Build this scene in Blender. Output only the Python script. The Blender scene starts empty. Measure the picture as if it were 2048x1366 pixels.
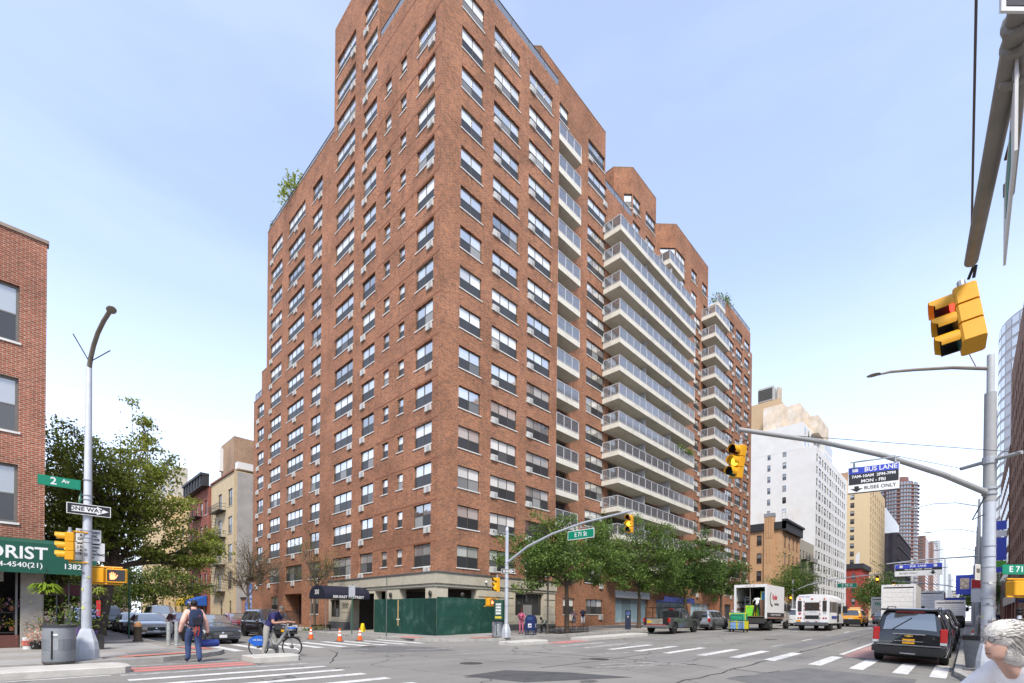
import bpy, math, random
import numpy as np
from mathutils import Vector, Matrix, Quaternion
random.seed(7); RNG = np.random.default_rng(7)
R = math.radians
scene = bpy.context.scene
COL = scene.collection
# world frame: X runs down the avenue (away, to the right), Y runs down the side street (away, to the left), Z up
# ---------------------------------------------------------------- camera
CAM_Z = 1.5
cam_data = bpy.data.cameras.new('camera'); cam = bpy.data.objects.new('camera', cam_data); COL.objects.link(cam)
cam_data.sensor_width = 36.0; cam_data.lens = 948.1/2048*36
cam_data.shift_y = (1231.7-683)/2048
cam_data.clip_start = 0.1; cam_data.clip_end = 3000
VA = R(44.4)-0.0080                      # angle from the avenue's direction to the view direction
fwd = Vector((math.cos(VA), math.sin(VA), 0)); up = Vector((0, 0, 1)); right = fwd.cross(up)
roll = 0.0102
r2 = right*math.cos(roll)+up*math.sin(roll); u2 = -right*math.sin(roll)+up*math.cos(roll)
m3 = Matrix((r2, u2, -fwd)).transposed()
cam.matrix_world = Matrix.Translation((0, 0, CAM_Z)) @ m3.to_4x4()
scene.camera = cam
# ---------------------------------------------------------------- sky, sun, exposure
SUN_EL, SUN_AZ = 52, 226                 # degrees; azimuth is the direction the light comes FROM, from +X towards +Y
world = bpy.data.worlds.new('World'); scene.world = world; world.use_nodes = True
wn, wl = world.node_tree.nodes, world.node_tree.links
wn.clear()
sky = wn.new('ShaderNodeTexSky'); sky.sky_type = 'NISHITA'; sky.sun_disc = False
sky.sun_elevation = R(SUN_EL); sky.sun_rotation = R(90-SUN_AZ)
sky.air_density = 1.0; sky.dust_density = 0.5; sky.ozone_density = 1.0; sky.altitude = 0
tc = wn.new('ShaderNodeTexCoord')
sep = wn.new('ShaderNodeSeparateXYZ'); wl.new(tc.outputs['Generated'], sep.inputs[0])
# thin high cloud: a soft veil that thickens towards the horizon, with drifting wisps
mp = wn.new('ShaderNodeMapping'); mp.inputs['Scale'].default_value = (1.0, 1.0, 3.2); mp.inputs['Rotation'].default_value = (0, 0.25, 0.5)
wl.new(tc.outputs['Generated'], mp.inputs[0])
nz = wn.new('ShaderNodeTexNoise'); nz.inputs['Scale'].default_value = 1.7; nz.inputs['Detail'].default_value = 5; nz.inputs['Roughness'].default_value = 0.55; nz.inputs['Distortion'].default_value = 0.25
wl.new(mp.outputs[0], nz.inputs['Vector'])
rmp = wn.new('ShaderNodeValToRGB'); rmp.color_ramp.elements[0].position = 0.45; rmp.color_ramp.elements[1].position = 0.85
rmp.color_ramp.elements[0].color = (0, 0, 0, 1); rmp.color_ramp.elements[1].color = (0.16, 0.16, 0.16, 1)
wl.new(nz.outputs['Fac'], rmp.inputs[0])
hor = wn.new('ShaderNodeMapRange'); hor.inputs['From Min'].default_value = 0.0; hor.inputs['From Max'].default_value = 0.56
hor.inputs['To Min'].default_value = 1.0; hor.inputs['To Max'].default_value = 0.0; wl.new(sep.outputs['Z'], hor.inputs['Value'])
hp = wn.new('ShaderNodeMath'); hp.operation = 'POWER'; hp.inputs[1].default_value = 1.15; wl.new(hor.outputs[0], hp.inputs[0])
veil = wn.new('ShaderNodeMath'); veil.operation = 'MULTIPLY_ADD'; veil.inputs[1].default_value = 0.60; veil.inputs[2].default_value = 0.20
wl.new(hp.outputs[0], veil.inputs[0])
inv = wn.new('ShaderNodeMath'); inv.operation = 'SUBTRACT'; inv.inputs[0].default_value = 1.0; wl.new(veil.outputs[0], inv.inputs[1])
wis = wn.new('ShaderNodeMath'); wis.operation = 'MULTIPLY_ADD'; wl.new(rmp.outputs[0], wis.inputs[0]); wl.new(inv.outputs[0], wis.inputs[1]); wl.new(veil.outputs[0], wis.inputs[2])
mixs = wn.new('ShaderNodeMix'); mixs.data_type = 'RGBA'; mixs.clamp_factor = True
wl.new(wis.outputs[0], mixs.inputs[0]); wl.new(sky.outputs[0], mixs.inputs[6])
mixs.inputs[7].default_value = (5.2, 5.6, 7.0, 1)
bg = wn.new('ShaderNodeBackground'); bg.inputs['Strength'].default_value = 0.142
wl.new(mixs.outputs[2], bg.inputs['Color'])
wo = wn.new('ShaderNodeOutputWorld'); wl.new(bg.outputs[0], wo.inputs['Surface'])
sun_d = bpy.data.lights.new('sun', 'SUN'); sun_d.energy = 2.4; sun_d.angle = R(14); sun_d.color = (1.0, 0.93, 0.83)
sun = bpy.data.objects.new('sun', sun_d); COL.objects.link(sun)
sd = Vector((math.cos(R(SUN_EL))*math.cos(R(SUN_AZ)), math.cos(R(SUN_EL))*math.sin(R(SUN_AZ)), math.sin(R(SUN_EL))))
sun.rotation_euler = sd.to_track_quat('Z', 'Y').to_euler()
vs = scene.view_settings
vs.view_transform = 'Standard'; vs.look = 'None'; vs.exposure = 1.12; vs.gamma = 1; vs.use_curve_mapping = False
scene.render.resolution_x = 1024; scene.render.resolution_y = 683
try:
    scene.cycles.max_bounces = 6; scene.cycles.diffuse_bounces = 3; scene.cycles.glossy_bounces = 3; scene.cycles.transparent_max_bounces = 8
    scene.cycles.use_denoising = True
except Exception: pass
# ---------------------------------------------------------------- helpers
ALB = 0.80                                # base colours below are scaled once to real-world reflectance
TMP = bpy.data.scenes.new('tmp')
def tmp_mesh(o):
    TMP.collection.objects.link(o); vl = TMP.view_layers[0]; vl.update(); me = bpy.data.meshes.new_from_object(o.evaluated_get(vl.depsgraph)); return me
def rz(x):                                # the avenue climbs gently away from the crossing
    return 0.018*(min(max(x, 14), 74)-14)
def gz(x, y):                             # and its camber falls away towards the near kerb
    return rz(x)-0.040*min(max(5.3-y, 0), 5.0)
NS = -0.20                                # so the near pavement lies this much lower
class MB:
    def __init__(s): s.v = []; s.f = []; s.mi = []
    def add(s, vs_, fs, mi=0):
        b = len(s.v); s.v += [tuple(p) for p in vs_]; s.f += [tuple(b+i for i in f) for f in fs]; s.mi += [mi]*len(fs); return s
    def box(s, x0, x1, y0, y1, z0, z1, mi=0):
        return s.add([(x0,y0,z0),(x1,y0,z0),(x1,y1,z0),(x0,y1,z0),(x0,y0,z1),(x1,y0,z1),(x1,y1,z1),(x0,y1,z1)],
            [(0,3,2,1),(4,5,6,7),(0,1,5,4),(1,2,6,5),(2,3,7,6),(3,0,4,7)], mi)
    def obox(s, c, sz, rot=None, mi=0):
        h = [Vector((a*sz[0]/2, b*sz[1]/2, d*sz[2]/2)) for a, b, d in ((-1,-1,-1),(1,-1,-1),(1,1,-1),(-1,1,-1),(-1,-1,1),(1,-1,1),(1,1,1),(-1,1,1))]
        if rot is not None: h = [rot @ p for p in h]
        return s.add([Vector(c)+p for p in h], [(0,3,2,1),(4,5,6,7),(0,1,5,4),(1,2,6,5),(2,3,7,6),(3,0,4,7)], mi)
    def bbox(s, x0, x1, y0, y1, z0, z1, b=0.02, mi=0):     # box with chamfered vertical and top edges
        ring = lambda d, z: [(x0+d+b,y0+d,z),(x1-d-b,y0+d,z),(x1-d,y0+d+b,z),(x1-d,y1-d-b,z),(x1-d-b,y1-d,z),(x0+d+b,y1-d,z),(x0+d,y1-d-b,z),(x0+d,y0+d+b,z)]
        return s.loft([ring(0, z0), ring(0, z1-b), ring(b, z1)], mi=mi)
    def loft(s, rings, closed=True, caps=True, mi=0):
        n = len(rings[0]); b = len(s.v)
        for r in rings: s.v += [tuple(p) for p in r]
        k = n if closed else n-1
        for i in range(len(rings)-1):
            for j in range(k):
                a = b+i*n+j; c = b+i*n+(j+1) % n
                s.f.append((a, c, c+n, a+n)); s.mi.append(mi)
        if caps and closed:
            s.f.append(tuple(b+j for j in reversed(range(n)))); s.mi.append(mi)
            s.f.append(tuple(b+(len(rings)-1)*n+j for j in range(n))); s.mi.append(mi)
        return s
    def tube(s, pts, r, n=8, caps=True, mi=0):
        pts = [Vector(p) for p in pts]; rs = r if hasattr(r, '__len__') else [r]*len(pts)
        rings = []; ref = None
        for i, p in enumerate(pts):
            t = (pts[min(i+1, len(pts)-1)]-pts[max(i-1, 0)]).normalized()
            if ref is None:
                ref = Vector((0, 0, 1)) if abs(t.z) < 0.9 else Vector((1, 0, 0))
            a = (ref-t*ref.dot(t))
            if a.length < 1e-5: a = t.orthogonal()
            a.normalize(); ref = a; b_ = t.cross(a)
            rings.append([p+(a*math.cos(2*math.pi*k/n)+b_*math.sin(2*math.pi*k/n))*rs[i] for k in range(n)])
        return s.loft(rings, caps=caps, mi=mi)
    def lathe(s, prof, n=16, c=(0, 0, 0), mi=0, axis='z'):
        def P(r, h, k):
            ca, sa = r*math.cos(2*math.pi*k/n), r*math.sin(2*math.pi*k/n)
            if axis == 'z': return (c[0]+ca, c[1]+sa, c[2]+h)
            if axis == 'y': return (c[0]+sa, c[1]+h, c[2]+ca)
            return (c[0]+h, c[1]+ca, c[2]+sa)
        return s.loft([[P(max(r, 1e-4), h, k) for k in range(n)] for r, h in prof], mi=mi)
    def prism(s, poly, z0, z1, mi=0):
        return s.loft([[(x, y, z0) for x, y in poly], [(x, y, z1) for x, y in poly]], mi=mi)
    def prismy(s, poly, y0, y1, mi=0):       # polygon in x,z extruded along y
        return s.loft([[(x, y0, z) for x, z in poly], [(x, y1, z) for x, z in poly]], mi=mi)
    def prismx(s, poly, x0, x1, mi=0):       # polygon in y,z extruded along x
        return s.loft([[(x0, y, z) for y, z in poly], [(x1, y, z) for y, z in poly]], mi=mi)
    def ell(s, c, r, n=12, m=8, mi=0, rot=None):
        rings = []
        for i in range(m+1):
            t = math.pi*i/m; q = max(math.sin(t), 1e-3)
            ring = [Vector((r[0]*q*math.cos(2*math.pi*k/n), r[1]*q*math.sin(2*math.pi*k/n), -r[2]*math.cos(t))) for k in range(n)]
            if rot is not None: ring = [rot @ p for p in ring]
            rings.append([Vector(c)+p for p in ring])
        return s.loft(rings, mi=mi)
    def mesh(s, name, mats, smooth=False):
        me = bpy.data.meshes.new(name); me.from_pydata(s.v, [], s.f)
        for m in (mats if isinstance(mats, (list, tuple)) else [mats]): me.materials.append(m)
        if any(s.mi): me.polygons.foreach_set('material_index', s.mi)
        if smooth: me.polygons.foreach_set('use_smooth', [True]*len(me.polygons))
        me.update(); return me
    def build(s, name, mats, parent=None, loc=(0, 0, 0), rot=0, smooth=False):
        return link(name, s.mesh(name, mats, smooth), parent, loc, rot, smooth)
def link(name, me, parent=None, loc=(0, 0, 0), rot=0, smooth=False):
    o = bpy.data.objects.new(name, me); COL.objects.link(o); o.parent = parent; o.location = loc
    if isinstance(rot, (int, float)): o.rotation_euler = (0, 0, rot)
    else: o.rotation_euler = rot
    if smooth:
        try: me.set_sharp_from_angle(angle=R(38))
        except Exception: pass
    return o
def tag(o, label, cat, group=None):
    o['label'] = label; o['category'] = cat
    if group: o['group'] = group
    return o
def struct(o, label=None): 
    o['kind'] = 'structure'
    if label: o['label'] = label
    return o
def thing(name, label, cat, loc=(0, 0, 0), rot=0, group=None):
    o = bpy.data.objects.new(name, None); COL.objects.link(o); o.location = loc; o.rotation_euler = (0, 0, rot)
    o.empty_display_size = 0.2
    return tag(o, label, cat, group)
def copy_tree(o, parent=None):
    c = o.copy(); COL.objects.link(c); c.parent = parent
    for ch in list(o.children): copy_tree(ch, c)
    return c
def text(name, s, size, mat_, parent, loc, rot=0, align='CENTER', sx=1.0, ext=0.002, shear=0.0, bold=0.0, space=1.0):
    cu = bpy.data.curves.new('t', 'FONT'); cu.body = s; cu.size = size; cu.extrude = ext; cu.align_x = align; cu.align_y = 'CENTER'
    cu.resolution_u = 3; cu.shear = shear; cu.offset = bold; cu.space_character = space
    t = bpy.data.objects.new('t', cu); me = tmp_mesh(t)
    bpy.data.objects.remove(t); bpy.data.curves.remove(cu)
    M = Matrix.Rotation(R(90), 4, 'X') @ Matrix.Diagonal((sx, 1, 1, 1)); me.transform(M)
    me.materials.clear(); me.materials.append(mat_); me.name = name
    return link(name, me, parent, loc, rot)
# ---------------------------------------------------------------- materials
MATS = {}
def P(name, rgb, rough=0.6, metal=0.0, var=0.12, scale=4.0, spec=0.4, bump=0.0, bscale=40.0, coat=0.0, emit=None, estr=0.0, vec='Object', stain=None, stainamt=0.0, sscale=0.6, trans=0.0):
    if name in MATS: return MATS[name]
    m = bpy.data.materials.new(name); m.use_nodes = True; MATS[name] = m; rgb = tuple(c*ALB for c in rgb); stain = tuple(c*ALB for c in stain) if stain else None
    n, l = m.node_tree.nodes, m.node_tree.links
    b = n['Principled BSDF']; b.inputs['Roughness'].default_value = rough; b.inputs['Metallic'].default_value = metal
    b.inputs['Specular IOR Level'].default_value = spec
    if coat: b.inputs['Coat Weight'].default_value = coat; b.inputs['Coat Roughness'].default_value = 0.05
    col = None; t = n.new('ShaderNodeTexCoord')
    if var > 0:
        nz_ = n.new('ShaderNodeTexNoise'); nz_.inputs['Scale'].default_value = scale; nz_.inputs['Detail'].default_value = 6
        l.new(t.outputs[vec], nz_.inputs['Vector'])
        mr = n.new('ShaderNodeMapRange'); mr.inputs['From Min'].default_value = 0.25; mr.inputs['From Max'].default_value = 0.75
        mr.inputs['To Min'].default_value = 1-var; mr.inputs['To Max'].default_value = 1+var; l.new(nz_.outputs['Fac'], mr.inputs['Value'])
        mx = n.new('ShaderNodeMix'); mx.data_type = 'RGBA'; mx.blend_type = 'MULTIPLY'; mx.inputs[0].default_value = 1
        mx.inputs[6].default_value = (*rgb, 1); l.new(mr.outputs[0], mx.inputs[7]); col = mx.outputs[2]
        if stain:
            n2 = n.new('ShaderNodeTexNoise'); n2.inputs['Scale'].default_value = sscale; n2.inputs['Detail'].default_value = 8; n2.inputs['Roughness'].default_value = 0.65
            l.new(t.outputs[vec], n2.inputs['Vector'])
            m2 = n.new('ShaderNodeMapRange'); m2.inputs['From Min'].default_value = 0.52; m2.inputs['From Max'].default_value = 0.72; m2.inputs['To Max'].default_value = stainamt; l.new(n2.outputs['Fac'], m2.inputs['Value'])
            x2 = n.new('ShaderNodeMix'); x2.data_type = 'RGBA'; l.new(m2.outputs[0], x2.inputs[0]); l.new(col, x2.inputs[6]); x2.inputs[7].default_value = (*stain, 1); col = x2.outputs[2]
        l.new(col, b.inputs['Base Color'])
    else: b.inputs['Base Color'].default_value = (*rgb, 1)
    if bump:
        n3 = n.new('ShaderNodeTexNoise'); n3.inputs['Scale'].default_value = bscale; n3.inputs['Detail'].default_value = 5; l.new(t.outputs[vec], n3.inputs['Vector'])
        bp = n.new('ShaderNodeBump'); bp.inputs['Strength'].default_value = bump; bp.inputs['Distance'].default_value = 0.02; l.new(n3.outputs['Fac'], bp.inputs['Height']); l.new(bp.outputs[0], b.inputs['Normal'])
    if emit: b.inputs['Emission Color'].default_value = (*emit, 1); b.inputs['Emission Strength'].default_value = estr
    if trans: b.inputs['Transmission Weight'].default_value = trans; b.inputs['IOR'].default_value = 1.1
    return m
def brick(name, c1, c2, mortar, bw=0.215, bh=0.075, mort=0.012, stain=(0.09, 0.06, 0.05), samt=0.5, bump=0.35, streak=False):
    if name in MATS: return MATS[name]
    m = bpy.data.materials.new(name); m.use_nodes = True; MATS[name] = m
    n, l = m.node_tree.nodes, m.node_tree.links; b = n['Principled BSDF']; b.inputs['Roughness'].default_value = 0.88; b.inputs['Specular IOR Level'].default_value = 0.2
    t = n.new('ShaderNodeTexCoord'); s = n.new('ShaderNodeSeparateXYZ'); l.new(t.outputs['Object'], s.inputs[0])
    ad = n.new('ShaderNodeMath'); ad.operation = 'ADD'; l.new(s.outputs['X'], ad.inputs[0]); l.new(s.outputs['Y'], ad.inputs[1])
    c = n.new('ShaderNodeCombineXYZ'); l.new(ad.outputs[0], c.inputs['X']); l.new(s.outputs['Z'], c.inputs['Y'])
    br = n.new('ShaderNodeTexBrick'); l.new(c.outputs[0], br.inputs['Vector'])
    br.inputs['Scale'].default_value = 1; br.inputs['Brick Width'].default_value = bw; br.inputs['Row Height'].default_value = bh
    br.inputs['Mortar Size'].default_value = mort; br.inputs['Mortar Smooth'].default_value = 0.25; br.inputs['Bias'].default_value = -0.1
    br.inputs['Color1'].default_value = (*c1, 1); br.inputs['Color2'].default_value = (*c2, 1); br.inputs['Mortar'].default_value = (*mortar, 1)
    # broad weathering and run-off streaks
    n1 = n.new('ShaderNodeTexNoise'); n1.inputs['Scale'].default_value = 0.35; n1.inputs['Detail'].default_value = 8; l.new(c.outputs[0], n1.inputs['Vector'])
    r1 = n.new('ShaderNodeMapRange'); r1.inputs['From Min'].default_value = 0.3; r1.inputs['From Max'].default_value = 0.7; r1.inputs['To Min'].default_value = 0.76; r1.inputs['To Max'].default_value = 1.2; l.new(n1.outputs['Fac'], r1.inputs['Value'])
    mx = n.new('ShaderNodeMix'); mx.data_type = 'RGBA'; mx.blend_type = 'MULTIPLY'; mx.inputs[0].default_value = 1; l.new(br.outputs['Color'], mx.inputs[6]); l.new(r1.outputs[0], mx.inputs[7])
    mpp = n.new('ShaderNodeMapping'); mpp.inputs['Scale'].default_value = (1.1, 0.5, 1); l.new(c.outputs[0], mpp.inputs[0])
    n2 = n.new('ShaderNodeTexNoise'); n2.inputs['Scale'].default_value = 1.3; n2.inputs['Detail'].default_value = 9; n2.inputs['Roughness'].default_value = 0.7; l.new(mpp.outputs[0], n2.inputs['Vector'])
    r2_ = n.new('ShaderNodeMapRange'); r2_.inputs['From Min'].default_value = 0.54; r2_.inputs['From Max'].default_value = 0.76; r2_.inputs['To Max'].default_value = samt; l.new(n2.outputs['Fac'], r2_.inputs['Value'])
    x2 = n.new('ShaderNodeMix'); x2.data_type = 'RGBA'; l.new(r2_.outputs[0], x2.inputs[0]); l.new(mx.outputs[2], x2.inputs[6]); x2.inputs[7].default_value = (*stain, 1)
    if streak:                               # soot run-off below the sills, storey by storey
        ph = n.new('ShaderNodeMath'); ph.operation = 'MULTIPLY_ADD'; ph.inputs[1].default_value = 1/2.75; ph.inputs[2].default_value = -4.81/2.75+100; l.new(s.outputs['Z'], ph.inputs[0])
        fr = n.new('ShaderNodeMath'); fr.operation = 'FRACT'; l.new(ph.outputs[0], fr.inputs[0])
        sm = n.new('ShaderNodeMapRange'); sm.interpolation_type = 'SMOOTHSTEP'; sm.inputs['From Min'].default_value = 0.62; sm.inputs['From Max'].default_value = 0.97; l.new(fr.outputs[0], sm.inputs['Value'])
        ms_ = n.new('ShaderNodeMapping'); ms_.inputs['Scale'].default_value = (1.0, 0.16, 1); l.new(c.outputs[0], ms_.inputs[0])
        ns = n.new('ShaderNodeTexNoise'); ns.inputs['Scale'].default_value = 2.4; ns.inputs['Detail'].default_value = 7; ns.inputs['Roughness'].default_value = 0.65; l.new(ms_.outputs[0], ns.inputs['Vector'])
        rs_ = n.new('ShaderNodeMapRange'); rs_.inputs['From Min'].default_value = 0.52; rs_.inputs['From Max'].default_value = 0.72; rs_.inputs['To Max'].default_value = 0.75; l.new(ns.outputs['Fac'], rs_.inputs['Value'])
        mm = n.new('ShaderNodeMath'); mm.operation = 'MULTIPLY'; l.new(sm.outputs[0], mm.inputs[0]); l.new(rs_.outputs[0], mm.inputs[1])
        x3 = n.new('ShaderNodeMix'); x3.data_type = 'RGBA'; l.new(mm.outputs[0], x3.inputs[0]); l.new(x2.outputs[2], x3.inputs[6]); x3.inputs[7].default_value = (0.055, 0.04, 0.033, 1); x2 = x3
    gn = n.new('ShaderNodeTexNoise'); gn.inputs['Scale'].default_value = 5.0; gn.inputs['Detail'].default_value = 4; gn.inputs['Roughness'].default_value = 0.9
    mg = n.new('ShaderNodeMapping'); mg.inputs['Scale'].default_value = (1, 2.4, 1); l.new(c.outputs[0], mg.inputs[0]); l.new(mg.outputs[0], gn.inputs['Vector'])
    rg_ = n.new('ShaderNodeMapRange'); rg_.inputs['From Min'].default_value = 0.3; rg_.inputs['From Max'].default_value = 0.7; rg_.inputs['To Min'].default_value = 0.5; rg_.inputs['To Max'].default_value = 1.5; l.new(gn.outputs['Fac'], rg_.inputs['Value'])
    xg = n.new('ShaderNodeMix'); xg.data_type = 'RGBA'; xg.blend_type = 'MULTIPLY'; xg.inputs[0].default_value = 1; l.new(x2.outputs[2], xg.inputs[6]); l.new(rg_.outputs[0], xg.inputs[7])
    l.new(xg.outputs[2], b.inputs['Base Color'])
    bp = n.new('ShaderNodeBump'); bp.inputs['Strength'].default_value = bump; bp.inputs['Distance'].default_value = 0.01; bp.invert = True; l.new(br.outputs['Fac'], bp.inputs['Height']); l.new(bp.outputs[0], b.inputs['Normal'])
    return m
def glass(name, inner, refl=0.45, rough=0.03, vary=0.6, light=(0.6, 0.6, 0.57), fw=1.0):   # window pane: reflecting sheet over whatever hangs behind it (dark room, blind, curtain)
    if name in MATS: return MATS[name]
    m = bpy.data.materials.new(name); m.use_nodes = True; MATS[name] = m
    n, l = m.node_tree.nodes, m.node_tree.links; n.remove(n['Principled BSDF']); out = n['Material Output']
    oi = n.new('ShaderNodeObjectInfo')
    rp = n.new('ShaderNodeValToRGB'); rp.color_ramp.interpolation = 'LINEAR'
    e = rp.color_ramp.elements; e[0].position = 0; e[0].color = (*inner, 1); e[1].position = 1-vary; e[1].color = (*[c*1.6 for c in inner], 1)
    x = rp.color_ramp.elements.new(1.0); x.color = (*light, 1)
    l.new(oi.outputs['Random'], rp.inputs[0])
    d = n.new('ShaderNodeBsdfDiffuse'); l.new(rp.outputs[0], d.inputs[0])
    g = n.new('ShaderNodeBsdfGlossy'); g.inputs['Roughness'].default_value = rough; g.inputs[0].default_value = (1.0, 0.985, 0.95, 1)
    fr = n.new('ShaderNodeFresnel'); fr.inputs['IOR'].default_value = 1.5
    ma = n.new('ShaderNodeMath'); ma.operation = 'MULTIPLY_ADD'; ma.inputs[1].default_value = fw; ma.inputs[2].default_value = refl; ma.use_clamp = True; l.new(fr.outputs[0], ma.inputs[0])
    # slightly wavy sheet
    t = n.new('ShaderNodeTexCoord'); nn = n.new('ShaderNodeTexNoise'); nn.inputs['Scale'].default_value = 1.6; l.new(t.outputs['Object'], nn.inputs['Vector'])
    bp = n.new('ShaderNodeBump'); bp.inputs['Strength'].default_value = 0.05; bp.inputs['Distance'].default_value = 0.05; l.new(nn.outputs['Fac'], bp.inputs['Height']); l.new(bp.outputs[0], g.inputs['Normal'])
    ms = n.new('ShaderNodeMixShader'); l.new(ma.outputs[0], ms.inputs[0]); l.new(d.outputs[0], ms.inputs[1]); l.new(g.outputs[0], ms.inputs[2]); l.new(ms.outputs[0], out.inputs['Surface'])
    return m
def clear_glass(name, tint=(0.86, 0.9, 0.9), refl=0.25, sky_white=0.0):
    if name in MATS: return MATS[name]
    m = bpy.data.materials.new(name); m.use_nodes = True; MATS[name] = m
    n, l = m.node_tree.nodes, m.node_tree.links; n.remove(n['Principled BSDF']); out = n['Material Output']
    tr = n.new('ShaderNodeBsdfTransparent'); tr.inputs[0].default_value = (*tint, 1)
    g = n.new('ShaderNodeBsdfGlossy'); g.inputs['Roughness'].default_value = 0.08
    fr = n.new('ShaderNodeFresnel'); fr.inputs['IOR'].default_value = 1.5
    ma = n.new('ShaderNodeMath'); ma.operation = 'ADD'; ma.inputs[1].default_value = refl; ma.use_clamp = True; l.new(fr.outputs[0], ma.inputs[0])
    ms = n.new('ShaderNodeMixShader'); l.new(ma.outputs[0], ms.inputs[0]); l.new(tr.outputs[0], ms.inputs[1]); l.new(g.outputs[0], ms.inputs[2]); last = ms
    if sky_white:                                 # pale diffuse share paints in the sky's white reflection
        df = n.new('ShaderNodeBsdfDiffuse'); df.inputs[0].default_value = (0.78, 0.77, 0.78, 1); m2 = n.new('ShaderNodeMixShader'); m2.inputs[0].default_value = sky_white; l.new(ms.outputs[0], m2.inputs[1]); l.new(df.outputs[0], m2.inputs[2]); last = m2
    l.new(last.outputs[0], out.inputs['Surface'])
    return m
def foliage(name, c1, c2, scale=0.9):
    if name in MATS: return MATS[name]
    m = bpy.data.materials.new(name); m.use_nodes = True; MATS[name] = m
    n, l = m.node_tree.nodes, m.node_tree.links; b = n['Principled BSDF']; b.inputs['Roughness'].default_value = 0.55; b.inputs['Specular IOR Level'].default_value = 0.3
    t = n.new('ShaderNodeTexCoord'); nz_ = n.new('ShaderNodeTexNoise'); nz_.inputs['Scale'].default_value = scale; nz_.inputs['Detail'].default_value = 9; nz_.inputs['Roughness'].default_value = 0.8
    l.new(t.outputs['Object'], nz_.inputs['Vector'])
    rp = n.new('ShaderNodeValToRGB'); rp.color_ramp.elements[0].position = 0.35; rp.color_ramp.elements[1].position = 0.66
    rp.color_ramp.elements[0].color = (*c1, 1); rp.color_ramp.elements[1].color = (*c2, 1); l.new(nz_.outputs['Fac'], rp.inputs[0]); l.new(rp.outputs[0], b.inputs['Base Color'])
    tl = n.new('ShaderNodeBsdfTranslucent'); l.new(rp.outputs[0], tl.inputs[0]); ms = n.new('ShaderNodeMixShader'); ms.inputs[0].default_value = 0.42
    l.new(b.outputs[0], ms.inputs[1]); l.new(tl.outputs[0], ms.inputs[2]); l.new(ms.outputs[0], n['Material Output'].inputs['Surface'])
    return m
BRICK = brick('brick_red', (0.35, 0.122, 0.050), (0.15, 0.047, 0.024), (0.33, 0.235, 0.165), bh=0.088, bw=0.26, mort=0.014, streak=True)
BRICK2 = brick('brick_pent', (0.32, 0.112, 0.043), (0.15, 0.048, 0.022), (0.30, 0.21, 0.15), bh=0.088, bw=0.26, mort=0.014, stain=(0.07, 0.04, 0.025), samt=0.7)
CONC = P('concrete_slab', (0.76, 0.72, 0.61), 0.85, var=0.1, stain=(0.3, 0.28, 0.23), stainamt=0.35)
LIME = P('limestone', (0.62, 0.56, 0.43), 0.8, var=0.07, stain=(0.32, 0.29, 0.23), stainamt=0.3)
GRANITE = P('granite_base', (0.13, 0.125, 0.12), 0.6, var=0.2, scale=30)
WFRAME = P('bronze_frame', (0.12, 0.105, 0.08), 0.45, 0.3, var=0.1)
WSILL = P('stone_sill', (0.72, 0.70, 0.66), 0.8, var=0.1)
ACW = P('ac_white', (0.66, 0.65, 0.61), 0.55, var=0.08, scale=8)
DARK = P('dark_recess', (0.03, 0.03, 0.03), 0.8, var=0.1)
PANE_U = glass('pane_upper', (0.22, 0.22, 0.215), 0.48, vary=0.7, light=(0.8, 0.79, 0.76))  # pale inner tone stands for blinds and paints in the white sky reflection
PANE_L = glass('pane_screen', (0.030, 0.031, 0.033), 0.03, rough=0.3, vary=0.14, light=(0.28, 0.28, 0.27), fw=0.45)
PANE_D = glass('pane_dark', (0.02, 0.021, 0.023), 0.06, vary=0.2, light=(0.22, 0.22, 0.21), fw=0.7)
PANE_B = glass('pane_blind', (0.42, 0.42, 0.40), 0.20, vary=0.9, light=(0.8, 0.79, 0.75)); PANE_S = glass('pane_sky', (0.05, 0.052, 0.055), 0.34, vary=0.3, light=(0.3, 0.3, 0.3))
PANE_F = glass('pane_far', (0.06, 0.065, 0.07), 0.16, vary=0.35, light=(0.45, 0.45, 0.45))
STEEL = P('galvanised', (0.42, 0.44, 0.46), 0.5, 0.35, var=0.12, scale=9)
STEEL_L = P('silver_paint', (0.55, 0.58, 0.62), 0.5, 0.2, var=0.1, scale=6, stain=(0.28, 0.28, 0.28), stainamt=0.4, sscale=3)
BLACK = P('black_paint', (0.018, 0.018, 0.02), 0.45, var=0.1)
YELLOW = P('signal_yellow', (0.80, 0.38, 0.008), 0.45, var=0.07, scale=7, stain=(0.45, 0.22, 0.02), stainamt=0.3, sscale=5)
WHITE = P('white_paint', (0.80, 0.80, 0.79), 0.5, var=0.06)
SIGN_G = P('sign_green', (0.0, 0.24, 0.13), 0.4, var=0.05)
SIGN_B = P('sign_blue', (0.04, 0.07, 0.52), 0.4, var=0.05)
SIGN_W = P('sign_white', (0.82, 0.82, 0.80), 0.45, var=0.04)
RUBBER = P('rubber', (0.018, 0.018, 0.018), 0.75, var=0.15, scale=20)
CHROME = P('chrome', (0.75, 0.76, 0.78), 0.15, 1.0, var=0.03)
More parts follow.
